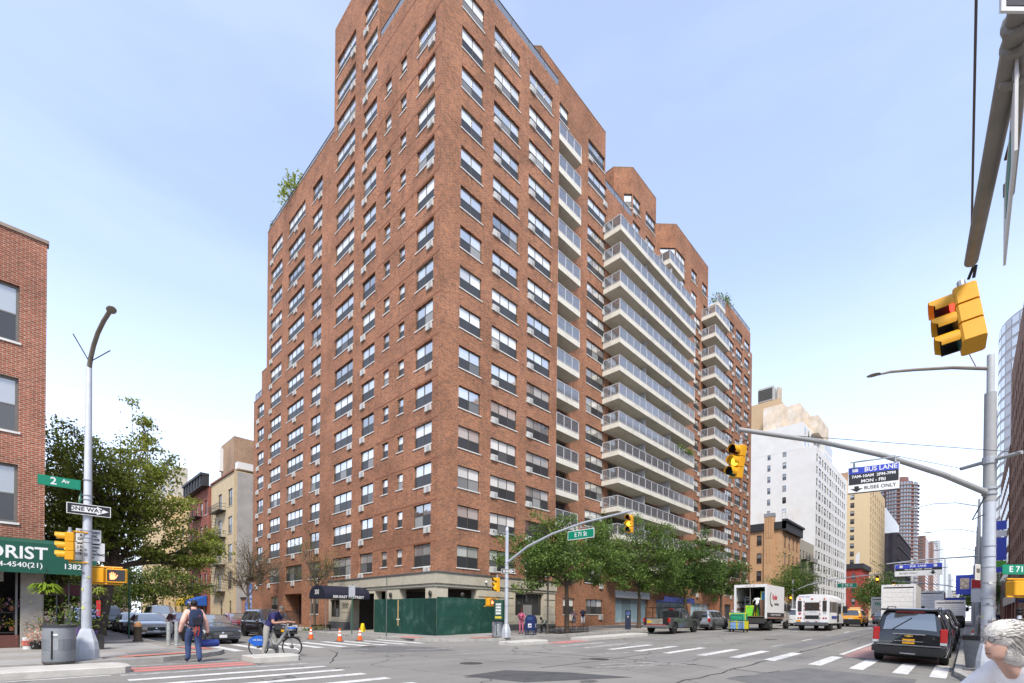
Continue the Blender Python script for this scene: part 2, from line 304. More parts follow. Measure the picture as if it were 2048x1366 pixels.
# ---------------------------------------------------------------- ground, roads, pavements
def asphalt():
    m = bpy.data.materials.new('asphalt'); m.use_nodes = True; n, l = m.node_tree.nodes, m.node_tree.links; b = n['Principled BSDF']
    b.inputs['Roughness'].default_value = 0.86; b.inputs['Specular IOR Level'].default_value = 0.25
    t = n.new('ShaderNodeTexCoord')
    n1 = n.new('ShaderNodeTexNoise'); n1.inputs['Scale'].default_value = 0.22; n1.inputs['Detail'].default_value = 9; n1.inputs['Roughness'].default_value = 0.6; l.new(t.outputs['Object'], n1.inputs[0])
    mp_ = n.new('ShaderNodeMapping'); mp_.inputs['Scale'].default_value = (0.035, 1.0, 1); l.new(t.outputs['Object'], mp_.inputs[0])
    n4 = n.new('ShaderNodeTexNoise'); n4.inputs['Scale'].default_value = 1.1; n4.inputs['Detail'].default_value = 5; l.new(mp_.outputs[0], n4.inputs[0])   # lengthwise wheel tracks
    n2 = n.new('ShaderNodeTexNoise'); n2.inputs['Scale'].default_value = 28; n2.inputs['Detail'].default_value = 6; n2.inputs['Roughness'].default_value = 0.8; l.new(t.outputs['Object'], n2.inputs[0])
    a = n.new('ShaderNodeMath'); a.operation = 'MULTIPLY_ADD'; a.inputs[1].default_value = 0.55; l.new(n1.outputs['Fac'], a.inputs[0]); 
    a0 = n.new('ShaderNodeMath'); a0.operation = 'MULTIPLY'; a0.inputs[1].default_value = 0.35; l.new(n4.outputs['Fac'], a0.inputs[0]); l.new(a0.outputs[0], a.inputs[2])
    a2 = n.new('ShaderNodeMath'); a2.operation = 'MULTIPLY_ADD'; a2.inputs[1].default_value = 0.45; l.new(n2.outputs['Fac'], a2.inputs[0]); l.new(a.outputs[0], a2.inputs[2])
    rp = n.new('ShaderNodeValToRGB'); rp.color_ramp.elements[0].position = 0.42; rp.color_ramp.elements[1].position = 0.88
    rp.color_ramp.elements[0].color = (0.118, 0.112, 0.102, 1); rp.color_ramp.elements[1].color = (0.255, 0.243, 0.222, 1); l.new(a2.outputs[0], rp.inputs[0])
    # cracks
    v = n.new('ShaderNodeTexVoronoi'); v.feature = 'DISTANCE_TO_EDGE'; v.inputs['Scale'].default_value = 0.33
    nd = n.new('ShaderNodeTexNoise'); nd.inputs['Scale'].default_value = 1.5; nd.inputs['Detail'].default_value = 6; l.new(t.outputs['Object'], nd.inputs[0])
    mxv = n.new('ShaderNodeMix'); mxv.data_type = 'RGBA'; mxv.inputs[0].default_value = 0.35; l.new(t.outputs['Object'], mxv.inputs[6]); l.new(nd.outputs['Color'], mxv.inputs[7]); l.new(mxv.outputs[2], v.inputs['Vector'])
    ls = n.new('ShaderNodeMath'); ls.operation = 'LESS_THAN'; ls.inputs[1].default_value = 0.0045; l.new(v.outputs['Distance'], ls.inputs[0])
    cm = n.new('ShaderNodeMath'); cm.operation = 'MULTIPLY'; cm.inputs[1].default_value = 0.6; l.new(ls.outputs[0], cm.inputs[0])
    x = n.new('ShaderNodeMix'); x.data_type = 'RGBA'; l.new(cm.outputs[0], x.inputs[0]); l.new(rp.outputs[0], x.inputs[6]); x.inputs[7].default_value = (0.04, 0.04, 0.04, 1)
    l.new(x.outputs[2], b.inputs['Base Color'])
    bp = n.new('ShaderNodeBump'); bp.inputs['Strength'].default_value = 0.25; bp.inputs['Distance'].default_value = 0.01; l.new(n2.outputs['Fac'], bp.inputs['Height']); l.new(bp.outputs[0], b.inputs['Normal'])
    return m
ASPH = asphalt()
PAVE = P('pavement_concrete', (0.33, 0.305, 0.275), 0.85, var=0.14, scale=1.2, bump=0.15, bscale=60, stain=(0.17, 0.16, 0.15), stainamt=0.5, sscale=1.1)
KERB = P('kerb_stone', (0.40, 0.385, 0.355), 0.85, var=0.18, scale=3, stain=(0.14, 0.13, 0.12), stainamt=0.6, sscale=2.5)
ISLE = P('island_concrete', (0.55, 0.53, 0.48), 0.85, var=0.14, scale=3, bump=0.2, bscale=30, stain=(0.3, 0.27, 0.22), stainamt=0.5, sscale=2)
def paint(name, rgb, wear=0.5):
    m = bpy.data.materials.new(name); m.use_nodes = True; n, l = m.node_tree.nodes, m.node_tree.links; b = n['Principled BSDF']; b.inputs['Roughness'].default_value = 0.8
    t = n.new('ShaderNodeTexCoord'); n1 = n.new('ShaderNodeTexNoise'); n1.inputs['Scale'].default_value = 3.2; n1.inputs['Detail'].default_value = 10; n1.inputs['Roughness'].default_value = 0.72; l.new(t.outputs['Object'], n1.inputs[0])
    rp = n.new('ShaderNodeValToRGB'); rp.color_ramp.elements[0].position = 0.53-wear*0.25; rp.color_ramp.elements[1].position = 0.66-wear*0.1
    rgb = tuple(c*0.82 for c in rgb); rp.color_ramp.elements[0].color = (*rgb, 1); rp.color_ramp.elements[1].color = (*[c*(1-wear)+0.15*wear for c in rgb], 1)
    l.new(n1.outputs['Fac'], rp.inputs[0]); l.new(rp.outputs[0], b.inputs['Base Color']); return m
PW = paint('road_white', (0.78, 0.77, 0.73), 0.5); PWF = paint('road_white_worn', (0.62, 0.61, 0.58), 0.85)
PR = paint('road_red', (0.60, 0.19, 0.165), 0.25); PRB = paint('bus_lane_red', (0.45, 0.25, 0.22), 0.35); PTAC = paint('tactile_red', (0.58, 0.20, 0.14), 0.2)
XS = [-160, -60, -20, 0, 8, 14] + list(range(18, 75, 4)) + [74, 90, 130, 200, 400, 900, 1500]
def sheet(name, poly_x, y0, y1, dz, mat_, parent=None, zf=rz):
    b = MB(); xs = sorted(set([poly_x[0], poly_x[1]] + [x for x in XS if poly_x[0] < x < poly_x[1]]))
    b.v = [(x, y, zf(x)+dz) for x in xs for y in (y0, y1)]
    b.f = [(2*i, 2*i+2, 2*i+3, 2*i+1) for i in range(len(xs)-1)]; b.mi = [0]*len(b.f)
    return b.build(name, mat_, parent)
g = sheet('ground', (-400, 1500), -500, 900, -0.40, P('earth', (0.2, 0.19, 0.18), 0.9)); struct(g)
# road: the avenue and the side street as one sheet
road = MB()
xs = [-160, -60, -20, 0, 8, 14] + list(range(18, 75, 4)) + [74, 90, 130, 200, 400, 900]
RY = (-60, 0.3, 5.3, 260); road.v = [(x, y, gz(x, y)) for x in xs for y in RY]; road.f = [(4*i+j, 4*i+4+j, 4*i+5+j, 4*i+1+j) for i in range(len(xs)-1) for j in range(3)]; road.mi = [0]*len(road.f)
road = struct(road.build('road', ASPH))
def slab(name, poly, mat_, h=0.15, kw=0.17, label=None, dz=0.0):
    """pavement: polygon (ccw) with kerb stones round its edge; z follows the avenue's climb"""
    n = len(poly); b = MB()
    cx = sum(p[0] for p in poly)/n; cy = sum(p[1] for p in poly)/n
    P2 = [Vector((x, y)) for x, y in poly]
    inner = []
    for i in range(n):
        a, p, c = P2[i-1], P2[i], P2[(i+1) % n]
        d1 = (p-a).normalized(); d2 = (c-p).normalized(); n1 = Vector((-d1.y, d1.x)); n2 = Vector((-d2.y, d2.x)); q = (n1+n2); q = q/max(q.length_squared, 0.3)*2
        inner.append(p+q*kw)
    h0 = h; h = h+dz; top = MB(); top.v = [(p.x, p.y, rz(p.x)+h-0.004) for p in inner]; top.f = [tuple(range(n))]; top.mi = [0]
    me = top.mesh(name, mat_); import bmesh; bm = bmesh.new(); bm.from_mesh(me)
    for xc in [14]+list(range(18, 75, 4))+[74]:
        if min(p.x for p in inner)+0.01 < xc < max(p.x for p in inner)-0.01: bmesh.ops.bisect_plane(bm, geom=bm.verts[:]+bm.edges[:]+bm.faces[:], plane_co=(xc, 0, 0), plane_no=(1, 0, 0))
    for v_ in bm.verts: v_.co.z = rz(v_.co.x)+h-0.012
    bm.to_mesh(me); bm.free(); o = link(name, me); struct(o)
    for i in range(n): b.v += [(P2[i].x, P2[i].y, rz(P2[i].x)-0.05+dz), (P2[i].x, P2[i].y, rz(P2[i].x)+h), (inner[i].x, inner[i].y, rz(inner[i].x)+h)]
    for i in range(n):
        a, c = 3*i, 3*((i+1) % n); b.f += [(a, c, c+1, a+1), (a+1, c+1, c+2, a+2)]; b.mi += [0, 0]
    k = b.build('kerb', KERB, o)
    return o
def line(a, b_, step=4.0):
    a, b_ = Vector(a), Vector(b_); n = max(1, int((b_-a).length/step)); return [tuple(a+(b_-a)*i/n) for i in range(n)]
walk_florist = slab('pavement_florist_corner', [(-60, 17.2)] + [(1.5, 17.2), (3.0, 17.45), (4.1, 18.2), (4.9, 19.1), (5.3, 20.0), (5.3, 21.2), (4.95, 22.6), (4.7, 24), (4.45, 27), (4.4, 200), (-60, 200)], PAVE)
dpoly = [(15.0, 200), (15.0, 30), (15.2, 25), (15.45, 22.4), (16.1, 20.9), (17.3, 19.9), (19.0, 19.2), (21, 18.9)] + line((21, 18.9), (74, 18.9)) + [(74, 18.9), (79.5, 18.9), (81.4, 19.8), (82.3, 21.6), (82.4, 24), (82.4, 200)]
walk_main = slab('pavement_main_block', dpoly, PAVE)
walk_near = slab('pavement_near_side', [(74, 0.3)] + list(reversed(line((18.8, 0.3), (74, 0.3)))) + [(17.2, 0.0), (16.0, -0.9), (15.4, -2.2), (15.2, -4), (15.2, -40), (74, -40)], PAVE, dz=NS)
walk_cam = slab('pavement_camera_corner', [(4.3, -40), (4.3, -2.5), (3.9, -1.2), (2.9, -0.2), (1.6, 0.2), (0, 0.3), (-60, 0.3), (-60, -40)], PAVE, dz=NS)
walk_far_l = slab('pavement_next_block', [(98, 200), (98, 24), (98.3, 21), (99.5, 19.4), (101.5, 18.9), (420, 18.9), (420, 200)], PAVE)
walk_far_r = slab('pavement_beyond_crossing', [(420, -40), (420, 0.3), (78, 0.3), (76, 0.3), (74.02, 0.3), (74.02, -40)], PAVE, dz=NS)
# pavement flags near enough to tell apart: thin tooled slabs, each its own piece
FLAG = MB().bbox(-0.745, 0.745, -0.745, 0.745, -0.02, 0.0, 0.008).mesh('flag', PAVE)
FLAG2 = MB().bbox(-0.745, 0.745, -0.745, 0.745, -0.02, 0.0, 0.008).mesh('flag', P('pavement_patch', (0.38, 0.365, 0.345), 0.85, var=0.12, scale=2, stain=(0.2, 0.19, 0.18), stainamt=0.4))
FLAG3 = MB().bbox(-0.745, 0.745, -0.745, 0.745, -0.02, 0.0, 0.008).mesh('flag', P('pavement_dark', (0.27, 0.26, 0.25), 0.85, var=0.14, scale=2, stain=(0.15, 0.145, 0.14), stainamt=0.5))
def flags(par, x0, x1, y0, y1, skip=None, dz=0.0):
    ni, nj = int((x1-x0)/1.5), int((y1-y0)/1.5)
    for i in range(ni):
        for j in range(nj):
            x, y = x0+0.75+1.5*i, y0+0.75+1.5*j
            if skip and skip(x, y): continue
            r = random.random()
            o = link('flag', FLAG if r < 0.6 else FLAG2 if r < 0.8 else FLAG3, par, (x, y, rz(x)+0.15+dz+random.uniform(-0.002, 0.003)))
            o.rotation_euler = (random.uniform(-.002, .002), -math.atan(0.018) if x > 14.8 and x < 73 else 0, 0)
flags(walk_florist, -3.6, 3.9, 17.45, 47.45, lambda x, y: (x > 2.6 and y < 19) or (x > 3.9 and y < 20) or (x < 0.5 and y > 25.3))
flags(walk_main, 15.3, 18.3, 21, 60, lambda x, y: x < 16.5 and y < 22.6)
flags(walk_main, 19.4, 64.4, 19.2, 25.2)
flags(walk_near, 17.5, 44.5, -4.6, -0.1, lambda x, y: x < 18.4 and y > -1.2, dz=NS)
# painted markings: thin sheets on the road, each its own piece
def mark(par, x0, x1, y0, y1, mat_, name='marking', dz=0.005, skew=0):
    xs_ = sorted(set([x0, x1] + [x for x in XS if x0 < x < x1])); b = MB()
    for x in xs_: b.v += [(x, y0, gz(x, y0)+dz), (x, y1, gz(x, y1)+dz)]
    b.f = [(2*i, 2*i+2, 2*i+3, 2*i+1) for i in range(len(xs_)-1)]; b.mi = [0]*len(b.f); return b.build(name, mat_, par)
def mpoly(par, pts, mat_, name='marking', dz=0.005):
    b = MB(); b.v = [(x, y, gz(x, max(y, 0.3))+dz) for x, y in pts]; b.f = [tuple(range(len(pts)))]; b.mi = [0]; return b.build(name, mat_, par)
for i in range(13):                                    # ladder crossing of the avenue, near side
    y = 14.35-1.12*i
    mark(road, 1.65, 6.05, y-0.15, y+0.17, PW if i else PWF, 'crossing_stripe')
for i, y in enumerate([15.75, 14.0, 12.6, 11.3, 10.0, 8.7, 7.3, 6.1, 4.95, 3.6, 2.5, 1.45, 0.62]):   # far side of the crossing
    mark(road, 17.9, 21.6, y-0.18, y+0.18, PW if y < 11.5 else PWF, 'crossing_stripe')
for i in range(9):                                     # crossing of the side street, along the avenue's far pavement
    x = 6.0+1.08*i
    mark(road, x-0.2, x+0.2, 20.6, 25.2, PW, 'crossing_stripe')
for y in (15.85, 15.2): mark(road, 2.0, 4.8, y-0.22, y+0.22, PR, 'red_bar')
mark(road, 2.0, 4.8, 16.55, 16.75, PWF, 'white_bar')
for y in (15.9, 15.3): mark(road, 19.3, 21.9, y-0.2, y+0.2, PR, 'red_bar', 0.007)
mark(road, 21.9, 90, 0.75, 3.5, PRB, 'bus_lane')
for s in range(12):
    mark(road, 24+6*s, 26.2+6*s, 6.55, 6.67, PW if s % 2 else PWF, 'lane_dash'); mark(road, 23.5+6*s, 25.7+6*s, 9.7, 9.82, PWF, 'lane_dash'); mark(road, 25+6*s, 27.2+6*s, 12.9, 13.02, PWF, 'lane_dash')
mark(road, 22.6, 90, 3.56, 3.72, PW, 'lane_line')
mark(road, -20, 1.5, 14.5, 14.62, PW, 'lane_line')
for p0, p1 in (((11.8, 7.9), (13.9, 7.0)), ((12.6, 8.3), (14.9, 7.2)), ((13.1, 7.7), (14.6, 6.2)), ((14.0, 7.6), (15.2, 6.3)), ((11.6, 14.1), (13.4, 14.0)), ((12.9, 13.2), (14.6, 12.2)), ((13.9, 13.4), (15.6, 12.7)), ((14.9, 13.0), (15.9, 11.6)), ((11.4, 17.2), (13.2, 16.8)), ((12.6, 16.9), (14.2, 17.3)), ((15.5, 10.4), (17.2, 9.9)), ((9.2, 16.3), (10.9, 15.7)), ((8.9, 19.0), (10.4, 18.6))):
    d = (Vector(p1)-Vector(p0)).normalized(); q = Vector((-d.y, d.x))*0.07; mpoly(road, [Vector(p0)-q, Vector(p1)-q, Vector(p1)+q, Vector(p0)+q], PWF, 'guide_dash')
# patches of fresher tarmac and ironwork
PATCH = P('tar_patch', (0.085, 0.085, 0.085), 0.85, var=0.25, scale=3); PATCH2 = P('tar_patch_old', (0.15, 0.148, 0.145), 0.88, var=0.2, scale=2)
mpoly(road, [(7.9, 7.2), (10.6, 6.0), (10.2, 7.7), (9.3, 9.2), (7.6, 9.0)], PATCH, 'tar_patch', 0.003)
mpoly(road, [(9.5, 17.0), (12.9, 15.6), (13.4, 18.0), (12.4, 20.2), (9.8, 20.1)], PATCH2, 'tar_patch', 0.003)
mpoly(road, [(11.6, 1.0), (16.9, 1.0), (16.9, 3.6), (12.4, 4.4)], PATCH2, 'tar_patch', 0.004)
mpoly(road, [(24, 5.4), (60, 5.4), (60, 6.3), (24, 6.3)], P('tar_wheel_path', (0.185, 0.182, 0.178), 0.85, var=0.2, scale=1), 'tar_patch', 0.003)
SEAL = P('crack_sealant', (0.035, 0.034, 0.033), 0.6, var=0.2)
def seam(pts, w):                                    # wandering line of poured crack sealant
    q = []
    for (a, c), (d, e) in zip(pts[:-1], pts[1:]):
        n_ = max(2, int(math.hypot(d-a, e-c)/0.7)); q += [(a+(d-a)*k/n_+random.uniform(-.07, .07), c+(e-c)*k/n_+random.uniform(-.07, .07)) for k in range(n_)]
    L_ = []; R__ = []
    for k in range(len(q)-1):
        dv = (Vector(q[k+1])-Vector(q[k])).normalized(); nn = Vector((-dv.y, dv.x))*w*random.uniform(.5, 1.2); L_.append(Vector(q[k])+nn); R__.append(Vector(q[k])-nn)
    b = MB(); b.v = [(p.x, p.y, gz(p.x, p.y)+0.0042) for p in L_+R__]; m_ = len(L_); b.f = [(k, k+1, m_+k+1, m_+k) for k in range(m_-1)]; b.mi = [0]*len(b.f); b.build('crack_seal', SEAL, road)
seam([(7.5, 4.8), (17, 5.0), (34, 4.9), (60, 5.1)], .035); seam([(10.5, 8.9), (16, 9.1), (24, 8.8)], .025); seam([(14.6, 4.0), (14.9, 9.5), (14.5, 15.5)], .03); seam([(7.4, 8.8), (10.2, 7.6), (10.5, 6.2)], .03); seam([(23, 11.9), (40, 12.1)], .03); seam([(6.6, 14), (8.6, 17.6), (9.4, 21)], .025); seam([(11.6, 1.2), (12.4, 4.4), (16.9, 3.7)], .03)
OIL = P('oil_stain', (0.11, 0.105, 0.098), 0.6, var=0.4, scale=5)
for k in range(8):
    x, y, r_ = random.choice(((random.uniform(22, 50), 5.0), (random.uniform(22, 50), 8.2), (random.uniform(9, 16), random.uniform(6, 13)))) + (random.uniform(.06, .2),)
    mpoly(road, [(x+r_*1.6*math.cos(a)*random.uniform(.7, 1.1), y+r_*math.sin(a)*random.uniform(.7, 1.1)) for a in np.linspace(0, 6.283, 13)[:-1]], OIL, 'oil_stain', 0.0036)
for x, y in ((11.2, 20.0), (12.9, 22.2), (12.2, 3.2), (14.2, 9.4), (9.8, 11.2), (30, 8.2)):
    o = MB().lathe([(0.36, 0), (0.36, 0.008), (0.30, 0.012), (0.28, 0.007), (0.1, 0.009)], 20).build('manhole_cover', P('cast_iron', (0.09, 0.085, 0.08), 0.6, 0.4, var=0.3, scale=20), road, (x, y, gz(x, y)))
mpoly(walk_florist, [(2.2, 18.05), (4.35, 18.9), (4.2, 19.3), (2.0, 18.5)], PTAC, 'tactile_pad', 0.160); mpoly(walk_florist, [(4.5, 20.4), (5.1, 20.4), (4.8, 22.3), (4.2, 22.3)], PTAC, 'tactile_pad', 0.160)
mpoly(walk_main, [(15.6, 22.6), (16.3, 22.6), (16.3, 24.6), (15.6, 24.6)], PTAC, 'tactile_pad', 0.160); mpoly(walk_main, [(17.7, 20.1), (19.8, 19.5), (19.9, 20.1), (17.9, 20.7)], PTAC, 'tactile_pad', 0.160)
mpoly(walk_near, [(17.0, -1.5), (18.6, -0.6), (18.3, -0.1), (16.6, -0.9)], PTAC, 'tactile_pad', 0.160)
mpoly(walk_cam, [(2.0, -1.2), (3.2, -1.2), (2.4, -0.4), (1.6, -0.4)], PTAC, 'tactile_pad', 0.160)
# raised concrete islands that keep the cycle lane apart
def island(label, x0, x1, y0, y1, h=0.17):
    n = 8; pts = [(x0, y0)] + [(x, y0) for x in np.linspace(x0, x1, n)[1:-1]] + [(x1-0.15, y0), (x1, y0+0.25), (x1, y1-0.25), (x1-0.15, y1)] + [(x, y1) for x in np.linspace(x1, x0, n)[1:-1]] + [(x0, y1)]
    ct = Vector(((x0+x1)/2, (y0+y1)/2)); b = MB()
    b.loft([[(x, y, rz(x)-0.02) for x, y in pts], [(x, y, rz(x)+h-0.02) for x, y in pts], [(ct.x+(x-ct.x)*0.985, ct.y+(y-ct.y)*0.965, rz(x)+h) for x, y in pts]])
    o = b.build('traffic_island', ISLE); return tag(o, label, 'traffic island')
island('long low concrete island at lower left beside the florist pavement', -14, 1.95, 14.9, 16.3)
island('short concrete island end in front of the man with the bicycle', 4.9, 6.35, 15.45, 16.65)
island('short concrete island nose beside the middle signal pole', 16.6, 19.2, 15.75, 16.9)
island('long concrete island in front of the tree guard', 22.0, 29.0, 15.3, 16.5)
# ---------------------------------------------------------------- facade kit
def wallmesh(W, z0, z1, holes, reveal=0.14, x0=0.0, top=None):
    """sheet of wall in the plane y=0 (front towards -y) with openings (x0,x1,z0,z1[,reveal]) that have real reveals"""
    b = MB(); r4 = lambda v: round(v, 3)
    H = [tuple(map(r4, h[:4])) for h in holes]
    xs = sorted(set([r4(x0), r4(W)] + [h[0] for h in H] + [h[1] for h in H])); zs = sorted(set([r4(z0), r4(z1)] + [h[2] for h in H] + [h[3] for h in H]))
    xs = [x for x in xs if r4(x0) <= x <= r4(W)]; zs = [z for z in zs if r4(z0) <= z <= r4(z1)]
    xi = {x: i for i, x in enumerate(xs)}; zi = {z: i for i, z in enumerate(zs)}
    solid = np.ones((len(xs)-1, len(zs)-1), bool)
    for h in H:
        if h[0] in xi and h[1] in xi: solid[xi[h[0]]:xi[h[1]], zi.get(h[2], 0):zi.get(h[3], len(zs)-1)] = False
    vi = {}
    def V(i, j):
        if (i, j) not in vi: vi[(i, j)] = len(b.v); b.v.append((xs[i], 0, zs[j]))
        return vi[(i, j)]
    for i in range(len(xs)-1):
        j = 0
        while j < len(zs)-1:
            if solid[i, j]:
                k = j
                while k+1 < len(zs)-1 and solid[i, k+1]: k += 1
                b.f.append((V(i, j), V(i+1, j), V(i+1, k+1), V(i, k+1))); b.mi.append(0); j = k+1
            else: j += 1
    for h, hh in zip(H, holes):
        d = hh[4] if len(hh) > 4 else reveal; a, c, e, f = h
        b.add([(a,0,e),(c,0,e),(c,0,f),(a,0,f),(a,d,e),(c,d,e),(c,d,f),(a,d,f)], [(0,1,5,4),(1,2,6,5),(2,3,7,6),(3,0,4,7)])
    return b
_wc = {}
def window(par, org, rot, x0, x1, z0, z1, lights=2, rev=0.14, sash=True, sill=True, upper=None, lower=None, frame=None, separate=True, fw=0.045, name='window', sillmat=None):
    """double-hung window: frame mesh, sill and panes; org/rot place the facade's local frame inside the building"""
    if upper is None:
        q_ = random.random(); upper = PANE_U if q_ < 0.70 else PANE_B if q_ < 0.9 else PANE_S
    upper = upper or PANE_U; lower = lower or PANE_L; frame = frame or WFRAME
    W, H = round(x1-x0, 3), round(z1-z0, 3)
    key = (W, H, lights, sash, frame.name, fw)
    if key not in _wc:
        b = MB(); y0, y1 = -0.03, 0.035
        b.box(0, fw, y0, y1, 0, H); b.box(W-fw, W, y0, y1, 0, H); b.box(fw, W-fw, y0, y1, 0, fw); b.box(fw, W-fw, y0, y1, H-fw, H)
        for k in range(1, lights): x = W*k/lights; b.box(x-fw*0.55, x+fw*0.55, y0-0.004, y1, fw, H-fw)
        if sash:
            for k in range(lights): xa = W*k/lights+fw*0.6; xb = W*(k+1)/lights-fw*0.6; b.box(xa, xb, y0+0.008, y1, H*0.5-0.025, H*0.5+0.025)
        fm = b.mesh('window', frame)
        pw = W/lights-fw*1.0
        hs = (H/2-fw*1.0) if sash else H-2*fw
        pane = MB().box(0, pw, 0, 0.012, 0, hs)
        _wc[key] = (fm, pane, pw, hs, {})
    fm, pane, pw, hs, pm = _wc[key]
    c, s = math.cos(rot), math.sin(rot)
    loc = lambda x, y, z: (org[0]+c*x-s*y, org[1]+s*x+c*y, org[2]+z)
    w = link(name, fm, par, loc(x0, rev, z0), rot)
    def pm_(m_):
        if m_.name not in pm: pm[m_.name] = pane.mesh('pane', m_)
        return pm[m_.name]
    for k in range(lights):
        xa = W*k/lights+(W/lights-pw)/2
        if sash:
            link('pane', pm_(upper), w, (xa, 0.0, H/2+0.02)); link('pane', pm_(lower), w, (xa, -0.012, fw*0.7))
        else: link('pane', pm_(upper), w, (xa, 0.0, fw))
    if sill:
        ks = ('sill', W)
        if ks not in _wc: _wc[ks] = MB().box(-0.06, W+0.06, -0.19-0.0, -0.001, -0.075, 0.0).mesh('sill', sillmat or WSILL)
        link('sill', _wc[ks], w, (0, rev-0.14+0.0, 0))
    return w
_ac = MB(); _ac.box(0, 0.62, -0.12, 0.02, 0, 0.44)
for k in range(7): _ac.box(0.30, 0.58, -0.135, -0.115, 0.05+0.052*k, 0.078+0.052*k)
for k in range(3): _ac.box(0.04, 0.27, -0.128, -0.115, 0.08+0.12*k, 0.10+0.12*k)
ACM = _ac.mesh('air_conditioner', ACW)
_ag = MB(); _ag.box(0.3, 0.58, -0.122, -0.1205, 0.05, 0.40); AGM = _ag.mesh('grille', P('ac_dark', (0.25, 0.25, 0.24), 0.7))
def aircon(par, org, rot, x, z):
    c, s = math.cos(rot), math.sin(rot)
    o = link('air_conditioner', ACM, par, (org[0]+c*x, org[1]+s*x, org[2]+z), rot); link('grille', AGM, o); return o
def fplace(par, org, rot, mesh_or_mb, name, mats, x=0, y=0, z=0, smooth=False):
    c, s = math.cos(rot), math.sin(rot)
    return mesh_or_mb.build(name, mats, par, (org[0]+c*x-s*y, org[1]+s*x+c*y, org[2]+z), rot, smooth)
# ---------------------------------------------------------------- the brick apartment building on the corner
FH = 2.75; UC, VC, VW = 19.085, 25.355, 26.7
WT = lambda n: 6.36+FH*(n-2)           # window head of floor n
FL = lambda n: WT(n)-2.27              # floor level
main = thing('apartment_building', 'tall red brick apartment block with long concrete balconies on the corner', 'building', (UC, VC, 0))
RO = (0, 0, 0); LV = 61.27-VC           # right facade frame: x = U-UC ; left facade frame: x = LV-(V-VC), origin at far end
LO = (0, LV, 0); LR = R(-90)
lx = lambda V: 61.27-V
ux = lambda U: U-UC
WH = 1.55
# --- left facade columns (V from, V to, lights, floors, ac position)
lcols = [(26.07, 28.11, 2, (2, 15), 'r'), (33.63, 35.69, 2, (2, 18), 'l'), (37.11, 40.49, 3, (2, 18), 'r'), (43.22, 45.41, 2, (2, 15), 'r'), (47.04, 51.2, 4, (2, 15), 'm'), (52.85, 56.08, 3, (2, 15), 'l'), (57.64+0.3, 60.11, 2, (2, 9), 'l')]
holes = []; wins = []
for V0, V1, L, (n0, n1), ac in lcols:
    for n in range(n0, n1+1):
        z1 = WT(n); z0 = z1-WH; holes.append((lx(V1), lx(V0), z0, z1)); wins.append((V0, V1, L, z0, z1, ac, n))
for V0, V1, dz in ((29.5, 30.29, 0), (31.52, 32.37, 0)):
    for n in range(2, 16):
        z1 = WT(n)-0.12-dz; z0 = z1-1.15; holes.append((lx(V1), lx(V0), z0, z1)); wins.append((V0, V1, 1, z0, z1, None, n))
# left facade in four lengths because the roofline steps
CB = 4.33                                # top of the limestone base
segs = [(25.355, 33.35, CB, 46.2), (33.35, 40.95, CB, 53.5), (40.95, 57.2, 0.2, 44.4), (57.2, 58.7, 26.45, 29.15), (57.2, 61.27, 0.2, 26.45)]
gl_holes = [(lx(45.0), lx(43.2), 1.5, 3.4), (lx(51.4), lx(47.0), 0.35, 3.5, 1.6), (lx(55.2), lx(53.2), 1.5, 3.3)]
for Va, Vb, za, zb in segs:
    hs = [h for h in holes if h[0] >= lx(Vb)-1e-3 and h[1] <= lx(Va)+1e-3 and h[3] < zb-0.1] + ([h for h in gl_holes if h[0] >= lx(Vb) and h[1] <= lx(Va)] if za < 1 else [])
    if Va > 33 and Va < 34: za = CB if Vb < 41 else za
    fplace(main, LO, LR, wallmesh(lx(Va), za, zb, hs, x0=lx(Vb)), 'wall', BRICK)
for V0, V1, L, z0, z1, ac, n in wins:
    window(main, LO, LR, lx(V1), lx(V0), z0, z1, L)
    if ac:
        W = V1-V0; x = {'r': W-0.66, 'l': 0.02, 'm': W*0.5-0.31}[ac]
        if V0 > 57: x = 0.05
        aircon(main, LO, LR, lx(V1)+x, z0-0.075-0.44)
window(main, LO, LR, lx(45.0), lx(43.2), 1.5, 3.4, 2); window(main, LO, LR, lx(55.2), lx(53.2), 1.5, 3.3, 2)
# dark porch with two sash windows behind railings
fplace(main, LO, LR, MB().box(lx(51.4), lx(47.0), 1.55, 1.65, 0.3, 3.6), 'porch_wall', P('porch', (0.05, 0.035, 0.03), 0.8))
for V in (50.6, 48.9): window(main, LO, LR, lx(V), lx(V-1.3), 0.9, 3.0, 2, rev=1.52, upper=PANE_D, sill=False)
b = MB()
for k in range(28): x = lx(51.3)+k*0.155; b.box(x, x+0.02, -0.25, -0.23, 0.2, 1.75)
b.box(lx(51.35), lx(46.95), -0.26, -0.22, 1.72, 1.77); b.box(lx(51.35), lx(46.95), -0.26, -0.22, 0.4, 0.44)
fplace(main, LO, LR, b, 'porch_railing', BLACK)
# brick belt courses standing just proud of the wall
b = MB()
for z in [WT(n)+0.06 for n in range(2, 17)]:
    b.box(lx(33.35), lx(25.355), -0.012, 0.0, z, z+0.07)
fplace(main, LO, LR, b, 'belt_course', P('belt_brick', (0.27, 0.10, 0.055), 0.9, var=0.2, scale=6))
